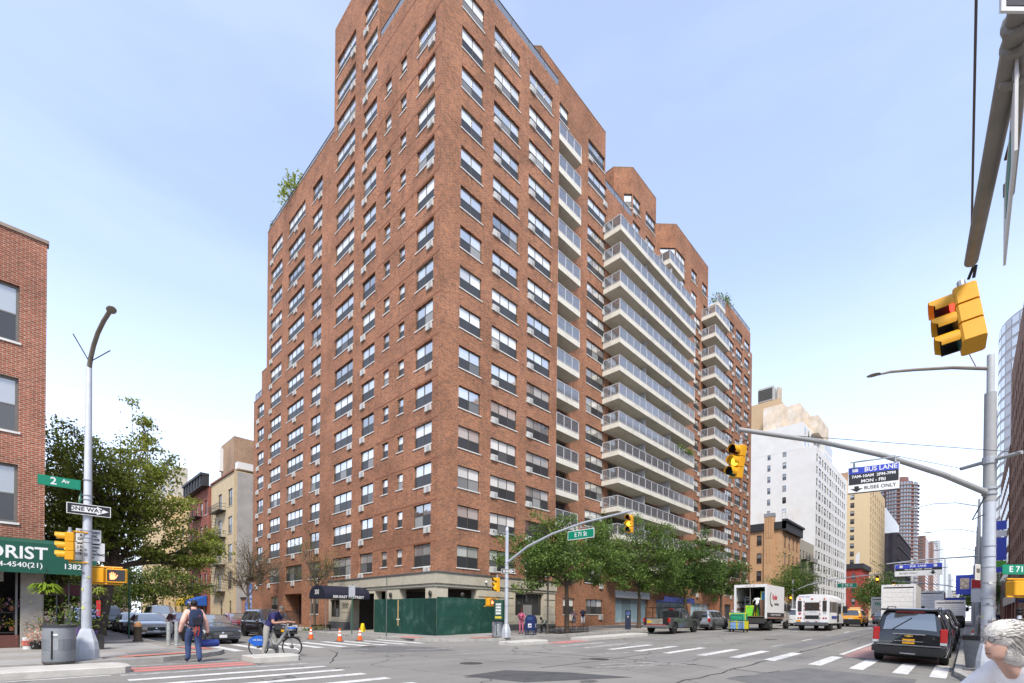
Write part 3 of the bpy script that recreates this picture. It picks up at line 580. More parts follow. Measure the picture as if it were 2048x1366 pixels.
# roof edges and returns of the steps
b = MB()
b.box(lx(40.98), lx(33.32), 0.02, 9, 53.48, 53.56); b.box(lx(57.23), lx(40.97), -0.03, 11, 44.38, 44.46); b.box(lx(58.73), lx(57.2), -0.03, 11, 29.15, 29.22); b.box(lx(61.3), lx(58.68), -0.03, 11, 26.45, 26.52)
fplace(main, LO, LR, b, 'coping', P('coping', (0.32, 0.25, 0.2), 0.8))
for V, za, zb in ((40.95, 44.4, 53.5), (33.35, 46.2, 53.5), (57.2, 29.1, 44.4), (58.7, 26.4, 29.15), (61.27, 0.2, 26.45)):
    x = V-VC; MB().add([(0, x, za), (14, x, za), (14, x, zb), (0, x, zb)], [(0, 1, 2, 3)]).build('side_wall', BRICK2, main)
# --- right facade
rcols = [(20.8, 22.82, 2, (2, 16), None), (23.86, 26.62, 3, (2, 16), 'l'), (27.71, 30.62, 3, (2, 16), 'l')]
holes = []; wins = []
for a, c, L, (n0, n1), ac in rcols:
    for n in range(n0, n1+1): holes.append((ux(a), ux(c), WT(n)-WH, WT(n))); wins.append((a, c, L, n, ac, 0.0))
fplace(main, RO, 0, wallmesh(ux(31.5), CB, 46.4, holes), 'wall', BRICK)
# set-back middle length (plane VW) and the end pavilion (plane VC again)
YW = VW-VC
mcols = [(37.66, 40.85, 3, (2, 16), 'r'), (62.2, 64.25, 2, (2, 15), 'r'), (46.05, 47.7, 2, (16, 16), 'l'), (48.9, 51.2, 3, (16, 16), None), (56.65, 59.3, 3, (16, 16), 'l'), (61.2, 63.0, 2, (16, 16), None)]
holes2 = []
for a, c, L, (n0, n1), ac in mcols:
    for n in range(n0, n1+1): holes2.append((ux(a), ux(c), WT(n)-WH, WT(n))); wins.append((a, c, L, n, ac, YW))
DG = P('door_frame', (0.30, 0.31, 0.32), 0.4, 0.5, var=0.05)
doors = []
for n in range(3, 17):
    doors.append((32.0, 34.6, n, 3))
    if n <= 15:
        for a in (41.6, 47.2, 53.0): doors.append((a, a+4.2, n, 4))
    doors.append((65.2, 68.6, n, 3))
for a, c, n, L in doors: holes2.append((ux(a), ux(c), FL(n)+0.05, FL(n)+2.25))
lowholes = [h for h in holes2 if h[3] < 44.92]; 
W1 = MB()
gf = [(ux(31.9), ux(33.2), 1.2+rz(32), 3.2), (ux(34.4), ux(36.1), 1.3+rz(35), 3.2), (ux(38.0), ux(40.9), 1.3+rz(39), 3.2), (ux(43.3), ux(50.4), 0.85, 3.5, 0.4), (ux(52.3), ux(60.5), 0.95, 3.6, 0.4), (ux(62), ux(68.5), 1.0, 3.5, 0.4)]
fplace(main, (0, YW, 0), 0, wallmesh(ux(69.7), 0.2, 44.95, lowholes+gf, x0=ux(31.5)), 'wall', BRICK)
for a, c, z0, z1, L in ((31.9, 33.2, 1.2+rz(32), 3.2, 2), (34.4, 36.1, 1.3+rz(35), 3.2, 2), (38.0, 40.9, 1.3+rz(39), 3.2, 3)):
    window(main, (0, YW, 0), 0, ux(a), ux(c), z0, z1, L); aircon(main, (0, YW, 0), 0, ux(c)-0.7, z0-0.55)
# shop windows in the base
for i, (a, c, z0, z1) in enumerate(((43.3, 50.4, 0.85, 3.5), (52.3, 60.5, 0.95, 3.6), (62, 68.5, 1.0, 3.5))):
    window(main, (0, YW, 0), 0, ux(a), ux(c), z0, z1, 4, rev=0.3, sash=False, sill=False, upper=glass('shop_glass', (0.16, 0.24, 0.28), 0.12, vary=0.8, light=(0.35, 0.5, 0.6)), frame=DG)
fplace(main, (0, YW, 0), 0, MB().box(ux(52.2), ux(60.6), -1.1, -0.02, 3.35, 3.5).box(ux(52.2), ux(60.6), -1.1, -1.05, 3.5, 3.95), 'shop_awning', P('awning_blue', (0.05, 0.07, 0.28), 0.6))
fplace(main, (0, YW, 0), 0, MB().box(ux(43.2), ux(50.5), -0.12, -0.02, 3.55, 4.3), 'shop_sign', P('sign_pale', (0.62, 0.66, 0.72), 0.5))
text('sign_lettering', '300', 0.45, P('sign_ink', (0.1, 0.12, 0.3), 0.5), main, (ux(56), YW-1.11, 3.72))
for a, c, L, n, ac, yy in wins:
    window(main, (0, yy, 0), 0, ux(a), ux(c), WT(n)-WH, WT(n), L)
    if ac: aircon(main, (0, yy, 0), 0, ux(a)+0.03 if ac == 'l' else ux(c)-0.6, WT(n)-WH-0.075-0.44+(0.0 if ac == 'r' else 0.38) - (0 if ac == 'r' else 0.0))
for a, c, n, L in doors:
    window(main, (0, YW, 0), 0, ux(a), ux(c), FL(n)+0.05, FL(n)+2.25, L, sash=False, sill=False, upper=PANE_D, frame=DG, name='balcony_door')
# end pavilion
dcols = [(70.16, 73.15, 3, (2, 16), 'r'), (73.98, 76.77, 3, (2, 16), 'r'), (77.66, 79.96, 2, (2, 16), 'r')]
holes3 = [(ux(a), ux(c), WT(n)-WH, WT(n)) for a, c, L, (n0, n1), ac in dcols for n in range(n0, n1+1)]
gd = [(ux(70.4), ux(73), 1.4, 3.5), (ux(74.1), ux(79.8), 1.3, 3.7)]
fplace(main, RO, 0, wallmesh(ux(80.3), 0.3, 46.8, holes3+gd, x0=ux(69.7)), 'wall', BRICK)
fplace(main, RO, 0, wallmesh(ux(81.2), 0.3, 43.9, [], x0=ux(80.3)), 'wall', BRICK)
for a, c, L, (n0, n1), ac in dcols:
    for n in range(n0, n1+1):
        window(main, RO, 0, ux(a), ux(c), WT(n)-WH, WT(n), L); aircon(main, RO, 0, ux(c)-0.62, WT(n)-WH-0.52)
for a, c, z0, z1 in ((70.4, 73, 1.4, 3.5), (74.1, 79.8, 1.3, 3.7)): window(main, RO, 0, ux(a), ux(c), z0, z1, 3, upper=PANE_D, sash=False, sill=False)
for x in (31.5, 69.7): MB().add([(ux(x), 0, 0.2), (ux(x), YW, 0.2), (ux(x), YW, 46.4), (ux(x), 0, 46.4)], [(0, 1, 2, 3)]).build('side_wall', BRICK, main)
for x, zb in ((80.3, 46.8), (81.2, 43.9)): MB().add([(ux(x), 0, 0.2), (ux(x), 14, 0.2), (ux(x), 14, zb), (ux(x), 0, zb)], [(0, 1, 2, 3)]).build('side_wall', BRICK, main)
# roofs
b = MB(); b.box(0.1, ux(31.4), 0.1, 30, 43.5, 44.0); b.box(ux(31.4), ux(69.6), YW+0.1, 25, 43.4, 43.7); b.box(ux(69.8), ux(80.2), 0.1, 14, 46.3, 46.5)
b.box(0.1, 13, 15.6, 31.7, 43.9, 44.1); b.box(0.1, 13, 8.1, 15.5, 53.0, 53.3); b.box(ux(80.2), ux(81.15), 0.1, 14, 43.4, 43.7)
b.build('roof', P('roof_felt', (0.2, 0.2, 0.2), 0.9), main)
# penthouses: brick blocks with canted corners and wrap-round windows
def penthouse(U0, U1, cant, zt, zb=44.95, depth=9.0, wins_=(), cwin=True, wide=False):
    pts = [(ux(U1), YW), (ux(U0), YW), (ux(U0)-cant, YW+cant), (ux(U0)-cant, YW+depth), (ux(U1), YW+depth)]
    # canted end wall and back walls
    b = MB()
    for (p, q) in ((1, 2), (2, 3), (3, 4), (4, 0)):
        if p == 1 and cwin: continue
        a, c = pts[p], pts[q]; b.add([(c[0], c[1], zb), (a[0], a[1], zb), (a[0], a[1], zt), (c[0], c[1], zt)], [(0, 1, 2, 3)])
    b.build('penthouse_side', BRICK2, main)
    b = MB(); b.prism(list(reversed(pts)), zt-0.06, zt+0.06); b.build('penthouse_roof', P('coping', (0.32, 0.25, 0.2), 0.8), main)
    hs = [(ux(a), ux(c), z-WH, z) for a, c, z, L, s in wins_]
    fplace(main, (0, YW, 0), 0, wallmesh(ux(U1), zb, zt, hs, x0=ux(U0)), 'penthouse_wall', BRICK2)
    for a, c, z, L, s in wins_:
        window(main, (0, YW, 0), 0, ux(a), ux(c), z-WH, z, L)
        if s: aircon(main, (0, YW, 0), 0, ux(a)+0.02, z-WH-0.5)
    if cwin:
        Lc = cant*math.sqrt(2); og = (ux(U0)-cant, YW+cant, 0); rt = R(-45)
        zz = sorted(set(z for *_, z, L, s in [(w[0], w[1], w[2], w[3], w[4]) for w in wins_]))
        x0, x1 = (Lc*0.25, Lc-0.08) if wide else (Lc*0.55, Lc-0.1)
        fplace(main, og, rt, wallmesh(Lc, zb, zt, [(x0, x1, z-WH, z) for z in zz]), 'penthouse_wall', BRICK2)
        for z in zz: window(main, og, rt, x0, x1, z-WH, z, 1)
z17, z16 = WT(17), WT(16)
# first: over the first balcony stack, up to floor 17
penthouse(30.6, 40.6, 1.45, 50.3, wins_=((32.3, 34.5, z17, 2, 'l'), (37.66, 40.5, z17, 3, 'l')), cwin=False)
b = MB(); b.add([(ux(29.15), YW+1.45, 44), (ux(30.6), YW, 44), (ux(30.6), YW, 50.3), (ux(29.15), YW+1.45, 50.3)], [(0, 1, 2, 3)]); b.build('penthouse_side', BRICK2, main)
penthouse(46.0, 51.3, 1.5, 50.5, wins_=((46.05, 47.7, WT(17), 2, 'l'), (48.9, 51.2, WT(17), 3, None)))
penthouse(56.6, 66.7, 1.9, 50.7, wins_=((56.65, 59.3, WT(17)+0.1, 3, 'l'), (61.2, 63.0, WT(17)+0.1, 2, None), (64.7, 66.4, WT(17)+0.1, 2, None)), wide=True)
# penthouse behind the left parapet
b = MB(); b.box(1.6, 11, 15.7, 27.6, 44, 47.6); b.build('penthouse_side', BRICK2, main)
# balconies: slab, glass rail with posts
RAILM = P('rail_aluminium', (0.62, 0.62, 0.63), 0.45, 0.15, var=0.05); RGLASS = clear_glass('rail_glass', (0.80, 0.81, 0.80), 0.22, sky_white=0.10)
def balcony(x0, x1, yf, yb, zf, left=True, rightside=False, nposts=3, name='balcony'):
    """x0..x1 along the facade, yf front, yb back, zf floor level; parented to the building"""
    o = MB().box(x0, x1, yf, yb, zf-0.46, zf+0.02).build(name, CONC, main)
    r = MB(); g_ = 0.05; h = 1.08; t = 0.035
    r.box(x0+g_-t, x1-0.02, yf+g_-t, yf+g_+t, zf+h-0.04, zf+h+0.02); r.box(x0+g_-t, x1-0.02, yf+g_-0.02, yf+g_+0.02, zf+0.10, zf+0.14)
    for k in range(nposts+1):
        x = x0+g_+(x1-x0-2*g_)*k/nposts; r.box(x-0.03, x+0.03, yf+g_-0.03, yf+g_+0.03, zf+0.02, zf+h)
    if left:
        r.box(x0+g_-t, x0+g_+t, yf+g_, yb-0.02, zf+h-0.04, zf+h+0.02); r.box(x0+g_-0.02, x0+g_+0.02, yf+g_, yb-0.02, zf+0.10, zf+0.14)
        for y in (yf+(yb-yf)*0.5, yb-0.06): r.box(x0+g_-0.03, x0+g_+0.03, y-0.03, y+0.03, zf+0.02, zf+h)
    r.build('railing', RAILM, o)
    for k in range(nposts):
        xa = x0+g_+(x1-x0-2*g_)*k/nposts+0.04; xb = x0+g_+(x1-x0-2*g_)*(k+1)/nposts-0.04
        MB().box(xa, xb, yf+g_-0.006, yf+g_+0.006, zf+0.14, zf+h-0.04).build('glass_panel', RGLASS, o)
    if left:
        ym = yf+(yb-yf)*0.5
        for ya, yb_ in ((yf+g_+0.04, ym-0.04), (ym+0.04, yb-0.1)): MB().box(x0+g_-0.006, x0+g_+0.006, ya, yb_, zf+0.14, zf+h-0.04).build('glass_panel', RGLASS, o)
    return o
YB = 24.75-VC
for n in range(3, 17): balcony(ux(31.52), ux(34.75), 0.0, YW-0.01, FL(n), left=False, nposts=3)
for n in range(3, 16):
    o = balcony(ux(40.45), ux(58.1), YB, YW-0.01, FL(n), nposts=13)
    d = MB()
    for x in (46.3, 52.2): d.box(ux(x), ux(x)+0.05, YB+0.35, YW-0.03, FL(n)+0.03, FL(n)+2.2)
    d.build('divider', P('divider_grey', (0.45, 0.46, 0.47), 0.6), o)
for n in range(3, 17): balcony(ux(64.5), ux(69.68), YB, YW-0.01, FL(n), nposts=4)
balcony(ux(51.6), ux(55.4), YB+0.3, YW+0.3, FL(16)+0.2, nposts=3)
balcony(ux(66.8), ux(69.6), YB+0.6, YW-0.1, FL(17), nposts=2, left=False)
# terrace rails on the parapets
def rail(x0, x1, y, z, axis='x', h=0.75):
    r = MB(); n = max(2, int(abs(x1-x0)/1.7))
    def bx(a0, a1, c0, c1, z0, z1): (r.box(a0, a1, c0, c1, z0, z1) if axis == 'x' else r.box(c0, c1, a0, a1, z0, z1))
    bx(x0, x1, y-0.03, y+0.03, z+h-0.05, z+h); 
    for k in range(n+1): x = x0+(x1-x0)*k/n; bx(x-0.025, x+0.025, y-0.025, y+0.025, z, z+h)
    o = r.build('terrace_rail', P('rail_dark', (0.07, 0.06, 0.055), 0.5), main)
    g2 = MB(); (g2.box(x0, x1, y-0.005, y+0.005, z+0.08, z+h-0.08) if axis == 'x' else g2.box(y-0.005, y+0.005, x0, x1, z+0.08, z+h-0.08)); g2.build('glass_panel', RGLASS, o)
rail(ux(20), ux(31.4), 0.08, 46.4); rail(ux(40.7), ux(46.0), YW+0.08, 44.95); rail(ux(69.8), ux(80.2), 0.1, 46.8); rail(15.7, 31.7, 0.15, 44.4, 'y'); rail(33.4, 35.8, 0.15, 26.5, 'y', 0.9); rail(0.2, 7.9, 0.1, 46.2, 'y')
# chamfered penthouse corner marks: white drain scuppers at the corner parapet are too small; limestone base instead
# --- limestone base at the corner: piers, cornice band, dark entrance recess
BZ = 0.2
lh = [(lx(40.7), lx(38.9), 1.25, 2.75), (lx(36.6), lx(33.2), BZ+0.03, 3.15, 0.6), (lx(31.6), lx(29.9), BZ+0.03, 3.3, 0.6) if False else (lx(29.7), lx(26.5), BZ+0.03, 3.35, 0.6), (lx(33.1), lx(31.5), BZ+0.03, 3.3, 0.6)]
fplace(main, LO, LR, wallmesh(lx(25.3), BZ, CB, lh, x0=lx(40.95)), 'base_wall', LIME, y=-0.06)
window(main, LO, LR, lx(40.7), lx(38.9), 1.25, 2.75, 3, rev=0.2, upper=PANE_D)
rh = [(ux(20.0), ux(22.6), BZ+0.03, 3.35, 0.6), (ux(26.6), ux(29.9), 1.55, 3.3, 0.25)]
fplace(main, (0, -0.06, 0), 0, wallmesh(ux(31.5), BZ, CB, rh, x0=-0.06), 'base_wall', LIME)
window(main, (0, -0.06, 0), 0, ux(26.6), ux(29.9), 1.55, 3.3, 3, rev=0.25, upper=PANE_D)
for z in (1.6, 2.25, 2.9, 3.4):             # rusticated courses, each its own stone band
    for a, c in ((22.75, 26.4), (30.05, 31.45)): MB().box(ux(a), ux(c), -0.085, -0.06, z-0.6, z-0.03).build('stone_course', LIME, main)
    MB().box(-0.085, -0.06, 37.0-VC, 38.7-VC, z-0.6, z-0.03).build('stone_course', LIME, main)
b = MB(); b.box(-0.2, ux(31.55), -0.22, 0.0, 3.62, CB+0.0); b.box(-0.2, 0.0, 0.0, 40.95-VC, 3.62, CB); b.box(-0.12, ux(31.53), -0.14, -0.06, 3.42, 3.62); b.box(-0.12, -0.06, -0.06, 40.95-VC, 3.42, 3.62)
b.build('cornice_band', P('cornice_stone', (0.52, 0.475, 0.37), 0.8, var=0.1, stain=(0.2, 0.19, 0.16), stainamt=0.5), main)
b = MB(); b.box(-0.26, ux(31.58), -0.28, 0.0, CB, CB+0.09); b.box(-0.26, 0.0, 0.0, 41.0-VC, CB, CB+0.09); b.build('flashing', P('flashing', (0.12, 0.115, 0.11), 0.7, var=0.2), main)
b = MB(); b.box(ux(22.62), ux(31.5), -0.1, -0.06, 0.0, 0.85); b.box(-0.1, -0.06, 37.0-VC, 40.9-VC, 0.1, 0.85); b.build('plinth', GRANITE, main)
# recess behind the piers: dark lobby with ceiling lights
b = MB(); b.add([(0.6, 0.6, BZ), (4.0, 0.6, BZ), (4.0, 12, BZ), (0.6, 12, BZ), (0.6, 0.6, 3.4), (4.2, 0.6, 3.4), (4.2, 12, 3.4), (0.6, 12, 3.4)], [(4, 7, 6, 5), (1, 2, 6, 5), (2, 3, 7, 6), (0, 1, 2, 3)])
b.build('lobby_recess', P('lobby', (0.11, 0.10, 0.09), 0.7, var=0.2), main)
b = MB(); 
for y, z in ((5.6, 3.0),): b.prismx([(y-0.9, z), (y-0.35, z-0.28), (y+0.35, z-0.28), (y+0.9, z)], 3.9, 3.98)
b.build('lobby_lamp', P('lamp_glow', (0.9, 0.7, 0.5), 0.5, emit=(1.0, 0.62, 0.35), estr=0.9), main)
for U, V in ((-0.16, 25.55+0.3), (-0.16, 30.7)):
    MB().ell((0, 0, 0), (0.1, 0.16, 0.2), 10, 6).build('wall_lamp', P('lamp_dark', (0.05, 0.045, 0.04), 0.5), main, (U, V-VC, 2.95), smooth=True)
MB().ell((0, 0, 0), (0.16, 0.1, 0.2), 10, 6).build('wall_lamp', P('lamp_dark', (0.05, 0.045, 0.04), 0.5), main, (ux(21.2), -0.16, 2.9), smooth=True)
text('number_lettering', '300', 0.75, BLACK, main, (-0.09, 37.85-VC, 2.2), R(-90))
for x in (26.3, 30.0): MB().lathe([(0.02, 0), (0.09, 0.02), (0.1, 0.1), (0.05, 0.16)], 10).build('security_camera', WHITE, main, (ux(x)-3.0, -0.3, 3.85))
# ---------------------------------------------------------------- other buildings
def joined_windows(par, name, org, rot, rects, mat_, d=0.06, stuff=True):
    """far windows too small to pick apart: one mesh of recess-framed panes"""
    b = MB()
    for x0, x1, z0, z1 in rects: b.box(x0, x1, -d*0.4, d, z0, z1)
    o = fplace(par, org, rot, b, name, mat_)
    if stuff: o['kind'] = 'stuff'
    return o
def block(name, label, U0, U1, V0, V1, H, wall, front=None, side=None, base=None, group=None, frame=None, roofm=None, sillmat=None, pane=None, hx=None):
    """free-standing block: front faces -Y at V0, side faces -X at U0. front/side = (cols [(a,c)..] in metres from the near end, rows [(z0,z1)..], lights)"""
    z = rz(U0) if base is None else base
    t = thing(name, label, 'building', (U0, V0, z), 0, group); W, D = U1-U0, V1-V0
    fh = [(a, c, r0, r1) for cols, rows, L in (front or []) for a, c in cols for r0, r1 in rows]
    sh = [(D-c, D-a, r0, r1) for cols, rows, L in (side or []) for a, c in cols for r0, r1 in rows]
    fplace(t, (0, 0, 0), 0, wallmesh(W, 0, H, fh), 'wall', wall); fplace(t, (0, D, 0), R(-90), wallmesh(D, 0, H, sh), 'wall', wall)
    b = MB(); b.add([(W, 0, 0), (W, D, 0), (W, D, H), (W, 0, H)], [(0, 1, 2, 3)]); b.add([(0, D, 0), (W, D, 0), (W, D, H), (0, D, H)], [(3, 2, 1, 0)]); b.add([(0, 0, H), (W, 0, H), (W, D, H), (0, D, H)], [(0, 1, 2, 3)])
    b.build('back_and_roof', roofm or wall, t)
    for fs, org, rot, flip in ((front or [], (0, 0, 0), 0, False), (side or [], (0, D, 0), R(-90), True)):
        for cols, rows, L in fs:
            for a, c in cols:
                for r0, r1 in rows:
                    x0, x1 = (D-c, D-a) if flip else (a, c)
                    window(t, org, rot, x0, x1, r0, r1, L, sash=(L > 0 and (r1-r0) < 3), sill=sillmat is not None, upper=pane or PANE_F, lower=PANE_D, frame=frame or BLACK, sillmat=sillmat)
    return t
rows = lambda z0, h, step, n: [(z0+step*i, z0+step*i+h) for i in range(n)]
# --- florist's corner house (only its edge is in the picture)
FB = brick('brick_florist', (0.29, 0.085, 0.045), (0.20, 0.058, 0.033), (0.34, 0.27, 0.21), bw=0.22, bh=0.076, mort=0.011, samt=0.15)
fl = thing('brick_house', 'red brick corner house above the green florist awning', 'building', (0.62, VC, 0.15))
fx = lambda U: U-0.62+14
fh = [(fx(-2.1), fx(-0.1), z0, z1) for z0, z1 in ((4.6, 6.75), (7.95, 9.95), (11.25, 13.35))] + [(fx(-5.6), fx(-3.6), z0, z1) for z0, z1 in ((4.6, 6.75), (7.95, 9.95), (11.25, 13.35))]
fplace(fl, (-14, 0, 0), 0, wallmesh(14, 4.05, 15.35, fh), 'wall', FB)
for a, c, z0, z1 in fh: window(fl, (-14, 0, 0), 0, a, c, z0, z1, 1, rev=0.14, upper=glass('pane_house', (0.22, 0.23, 0.24), 0.12, vary=0.3), frame=P('frame_grey', (0.16, 0.15, 0.13), 0.5), fw=0.09, sillmat=P('sill_grey', (0.42, 0.40, 0.37), 0.8))
MB().add([(0, 0, 0), (0, 30, 0), (0, 30, 15.35), (0, 0, 15.35)], [(0, 1, 2, 3)]).build('side_wall', FB, fl)
MB().box(-14, 0.05, -0.06, 0.3, 15.3, 15.42).build('coping', P('coping', (0.32, 0.25, 0.2), 0.8), fl)
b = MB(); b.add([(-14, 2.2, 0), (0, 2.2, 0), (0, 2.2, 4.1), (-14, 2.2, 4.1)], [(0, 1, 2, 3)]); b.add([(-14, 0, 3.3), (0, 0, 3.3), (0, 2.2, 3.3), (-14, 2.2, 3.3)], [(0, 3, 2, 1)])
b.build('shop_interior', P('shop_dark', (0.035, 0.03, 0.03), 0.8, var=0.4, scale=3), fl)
MB().bbox(-0.62, -0.0, -0.04, 0.45, 0, 4.05, 0.03).build('stone_pier', P('pier_stone', (0.33, 0.30, 0.26), 0.85, var=0.2, scale=3, bump=0.3, bscale=25), fl)
MB().box(-14, -0.65, 0.02, 0.2, 0, 0.45).build('stall_riser', P('riser', (0.14, 0.05, 0.04), 0.6), fl)
MB().box(-14, -0.62, -0.02, 0.3, 3.0, 4.05).build('fascia', P('fascia', (0.1, 0.09, 0.08), 0.7), fl)
# shop air-conditioner grille and window uprights
MB().box(-3.0, -1.05, -0.1, 0.1, 2.42, 2.98).build('grille_box', P('grille', (0.36, 0.34, 0.31), 0.7, var=0.3, scale=12), fl)
for x in (-0.72, -2.2, -3.7): MB().box(x-0.03, x+0.03, 0.05, 0.12, 0.45, 3.0).build('shopfront_bar', P('bar_grey', (0.2, 0.19, 0.18), 0.5), fl)
# awning: sloping top with a deep printed valance that juts past the corner
AWN = P('awning_green', (0.004, 0.085, 0.05), 0.65, var=0.1)
aw = thing('awning', 'dark green shop awning lettered FLORIST with white print', 'awning', (0.62, VC, 0.15))
pr = [(-0.0, 4.05), (-0.95, 3.82), (-0.95, 2.72), (-0.90, 2.72), (-0.90, 3.78), (0.0, 4.0)]
MB().prismx(pr, -14, 1.42).build('canvas', AWN, aw)
MB().add([(1.41, -0.95, 2.72), (1.41, 0.9, 2.72), (1.41, 0.9, 4.02), (1.41, 0, 4.05), (1.41, -0.95, 3.82)], [(0, 1, 2, 3, 4)]).add([(1.40, -0.94, 2.74), (1.40, 0.9, 2.74), (1.40, 0.9, 4.0), (1.40, 0, 4.03), (1.40, -0.94, 3.8)], [(4, 3, 2, 1, 0)]).build('end_flap', AWN, aw)
MB().add([(-14, -0.93, 2.75), (1.4, -0.93, 2.75), (1.4, 0.6, 2.9), (-14, 0.6, 2.9)], [(0, 3, 2, 1)]).build('soffit', P('soffit', (0.16, 0.15, 0.14), 0.8), aw)
text('shop_name', 'FLORIST', 0.62, SIGN_W, aw, (0.07, -0.954, 3.42), 0, 'RIGHT', sx=0.92, bold=0.012)
text('phone_number', '212-734-4540(21)', 0.25, SIGN_W, aw, (-0.05, -0.954, 3.0), 0, 'RIGHT', sx=1.0, bold=0.003)
text('house_number', '1382', 0.27, SIGN_W, aw, (0.74, -0.954, 3.02), 0, 'CENTER', sx=0.95, bold=0.004)
# --- low garage beside the main building
gb = block('parking_garage', 'low brick garage with a blue PARK sign beside the tall block', 20.6, 32, 61.3, 70.2, 3.9, brick('brick_garage', (0.36, 0.15, 0.085), (0.28, 0.105, 0.06), (0.4, 0.3, 0.24)), side=[([(4.5, 8.4)], [(0.05, 2.8)], 0)] if False else None, base=0.15)
MB().box(-0.25, 0.1, 0.0, 8.9, 3.45, 3.85).build('cornice', P('cornice_grey', (0.42, 0.41, 0.39), 0.8), gb)
MB().box(-0.03, 0.05, 1.2, 3.4, 0, 2.7).build('garage_door', P('shutter', (0.12, 0.12, 0.12), 0.5), gb)
ps = thing('parking_sign', 'tall blue vertical PARK sign on the low garage', 'sign', (20.3, 64.8, 2.1))
MB().box(-0.75, 0.2, -0.08, 0.08, -0.6, 3.1).build('panel', P('sign_blue_pale', (0.16, 0.26, 0.62), 0.45), ps)
for i, ch in enumerate('PARK'): text('letter', ch, 0.62, SIGN_W, ps, (-0.28, -0.085, 2.05-0.62*i))
p2 = thing('rate_board', 'small blue rate board on the garage wall', 'sign', (20.5, 67.2, 2.0))
MB().box(-0.06, 0.0, -1.1, 1.1, -0.4, 0.9).build('panel', P('sign_blue2', (0.05, 0.13, 0.4), 0.5), p2)
for i, w in enumerate((0.7, 1.6, 1.3)): MB().box(-0.066, -0.06, -w/2, w/2, 0.5-0.35*i, 0.66-0.35*i).build('print_line', SIGN_W, p2)
# --- the row along the side street
def fire_escape(par, org, rot, x0, x1, levels, depth=0.95, ladder=True):
    c, s = math.cos(rot), math.sin(rot)
    for i, z in enumerate(levels):
        b = MB(); b.box(x0, x1, -depth, 0, z-0.04, z+0.02)
        for zz in (0.45, 0.9):
            b.box(x0, x1, -depth-0.02, -depth+0.02, z+zz-0.02, z+zz+0.02); b.box(x0-0.02, x0+0.02, -depth, 0, z+zz-0.02, z+zz+0.02); b.box(x1-0.02, x1+0.02, -depth, 0, z+zz-0.02, z+zz+0.02)
        n = int((x1-x0)/0.3)
        for k in range(n+1): x = x0+(x1-x0)*k/n; b.box(x-0.012, x+0.012, -depth-0.012, -depth+0.012, z, z+0.9)
        for x in (x0+0.2, x1-0.2): b.tube([(x, -depth+0.05, z-0.03), (x, -0.02, z-0.75)], 0.02, 4)
        if ladder and i+1 < len(levels):
            dz = levels[i+1]-z; xa, xb = x0+0.35, x0+1.5
            for yy in (-depth+0.12, -depth+0.6): b.tube([(xa, yy, z), (xb, yy, z+dz)], 0.03, 4)
            for k in range(1, 9): t_ = k/9; b.box(xa+(xb-xa)*t_-0.09, xa+(xb-xa)*t_+0.09, -depth+0.12, -depth+0.6, z+dz*t_-0.012, z+dz*t_+0.012)
        fplace(par, org, rot, b, 'fire_escape', BLACK)
CREAM = P('cream_brick', (0.60, 0.47, 0.29), 0.85, var=0.1, scale=1.5, stain=(0.38, 0.30, 0.2), stainamt=0.4)
STUC = P('grey_stucco', (0.42, 0.40, 0.38), 0.9, var=0.15, scale=0.8, stain=(0.14, 0.13, 0.12), stainamt=0.7, sscale=0.35)
zr = rows(4.6, 2.3, 3.75, 4)
tan = block('tenement_house', 'cream walk-up with black fire escape and grey stucco party wall', 19.6, 34, 70.3, 81.2, 20.3, CREAM, side=[([(0.8, 2.7), (5.6, 7.3)], zr, 2), ([(0.8, 1.8), (4.8, 5.9)], [(0.9, 3.0)], 1)], base=0.15, sillmat=P('sill_cream', (0.6, 0.52, 0.4), 0.8))
MB().box(0.35, 12, -0.05, -0.005, 0, 20.2).build('stucco_wall', STUC, tan)
MB().box(-0.18, 0.0, 0, 10.9, 20.2, 20.45).build('cornice', P('cornice_red', (0.25, 0.1, 0.06), 0.7), tan)
fire_escape(tan, (0, 10.9, 0), R(-90), 2.6, 7.4, [4.3, 8.0, 11.8, 15.5])
MB().box(0.4, 6.5, 1.7, 7.6, 20.3, 25.4).build('roof_bulkhead', brick('brick_brown', (0.33, 0.21, 0.13), (0.28, 0.17, 0.10), (0.36, 0.27, 0.2)), tan)
MB().box(4.2, 9, 0.3, 1.6, 20.3, 21.9).build('roof_bulkhead', MATS['brick_brown'], tan)
MB().box(0.5, 4.1, 0.5, 1.5, 20.8, 21.7).build('roof_sign', WHITE, tan)
MB().box(0.0, 0.4, 6.6, 7.4, 21.6, 24.8).build('flue', WHITE, tan)
for y in (9.2, 10.2, 10.8): MB().tube([(2, y, 20.3), (2, y, 23.4+0.3*(y-9))], 0.03, 4).build('aerial', BLACK, tan)
DRED = brick('brick_dark_red', (0.27, 0.075, 0.05), (0.21, 0.055, 0.04), (0.24, 0.12, 0.09))
dr = block('tenement_house', 'dark red brick walk-up with heavy black cornice', 19.3, 33, 81.3, 92.5, 20.2, DRED, side=[([(0.9, 2.2), (3.4, 4.8), (6.2, 7.6), (8.9, 10.2)], rows(5.0, 2.2, 3.7, 4), 1), ([(2.0, 3.2), (7.6, 8.8)], [(0.8, 3.2)], 1)], base=0.15, sillmat=P('sill_red', (0.3, 0.12, 0.08), 0.8))
b = MB(); b.box(-0.9, 0.0, -0.1, 11.3, 20.1, 21.6); b.box(-1.15, -0.0, -0.15, 11.35, 21.6, 21.95)
b.build('cornice', P('cornice_black', (0.035, 0.036, 0.04), 0.6), dr)
for k in range(7): MB().box(-1.05, -0.9, 0.3+1.7*k, 0.6+1.7*k, 20.3, 21.6).build('bracket', MATS['cornice_black'], dr)
fire_escape(dr, (0, 11.2, 0), R(-90), 2.5, 7.5, [5.0, 8.7, 12.4, 16.1])
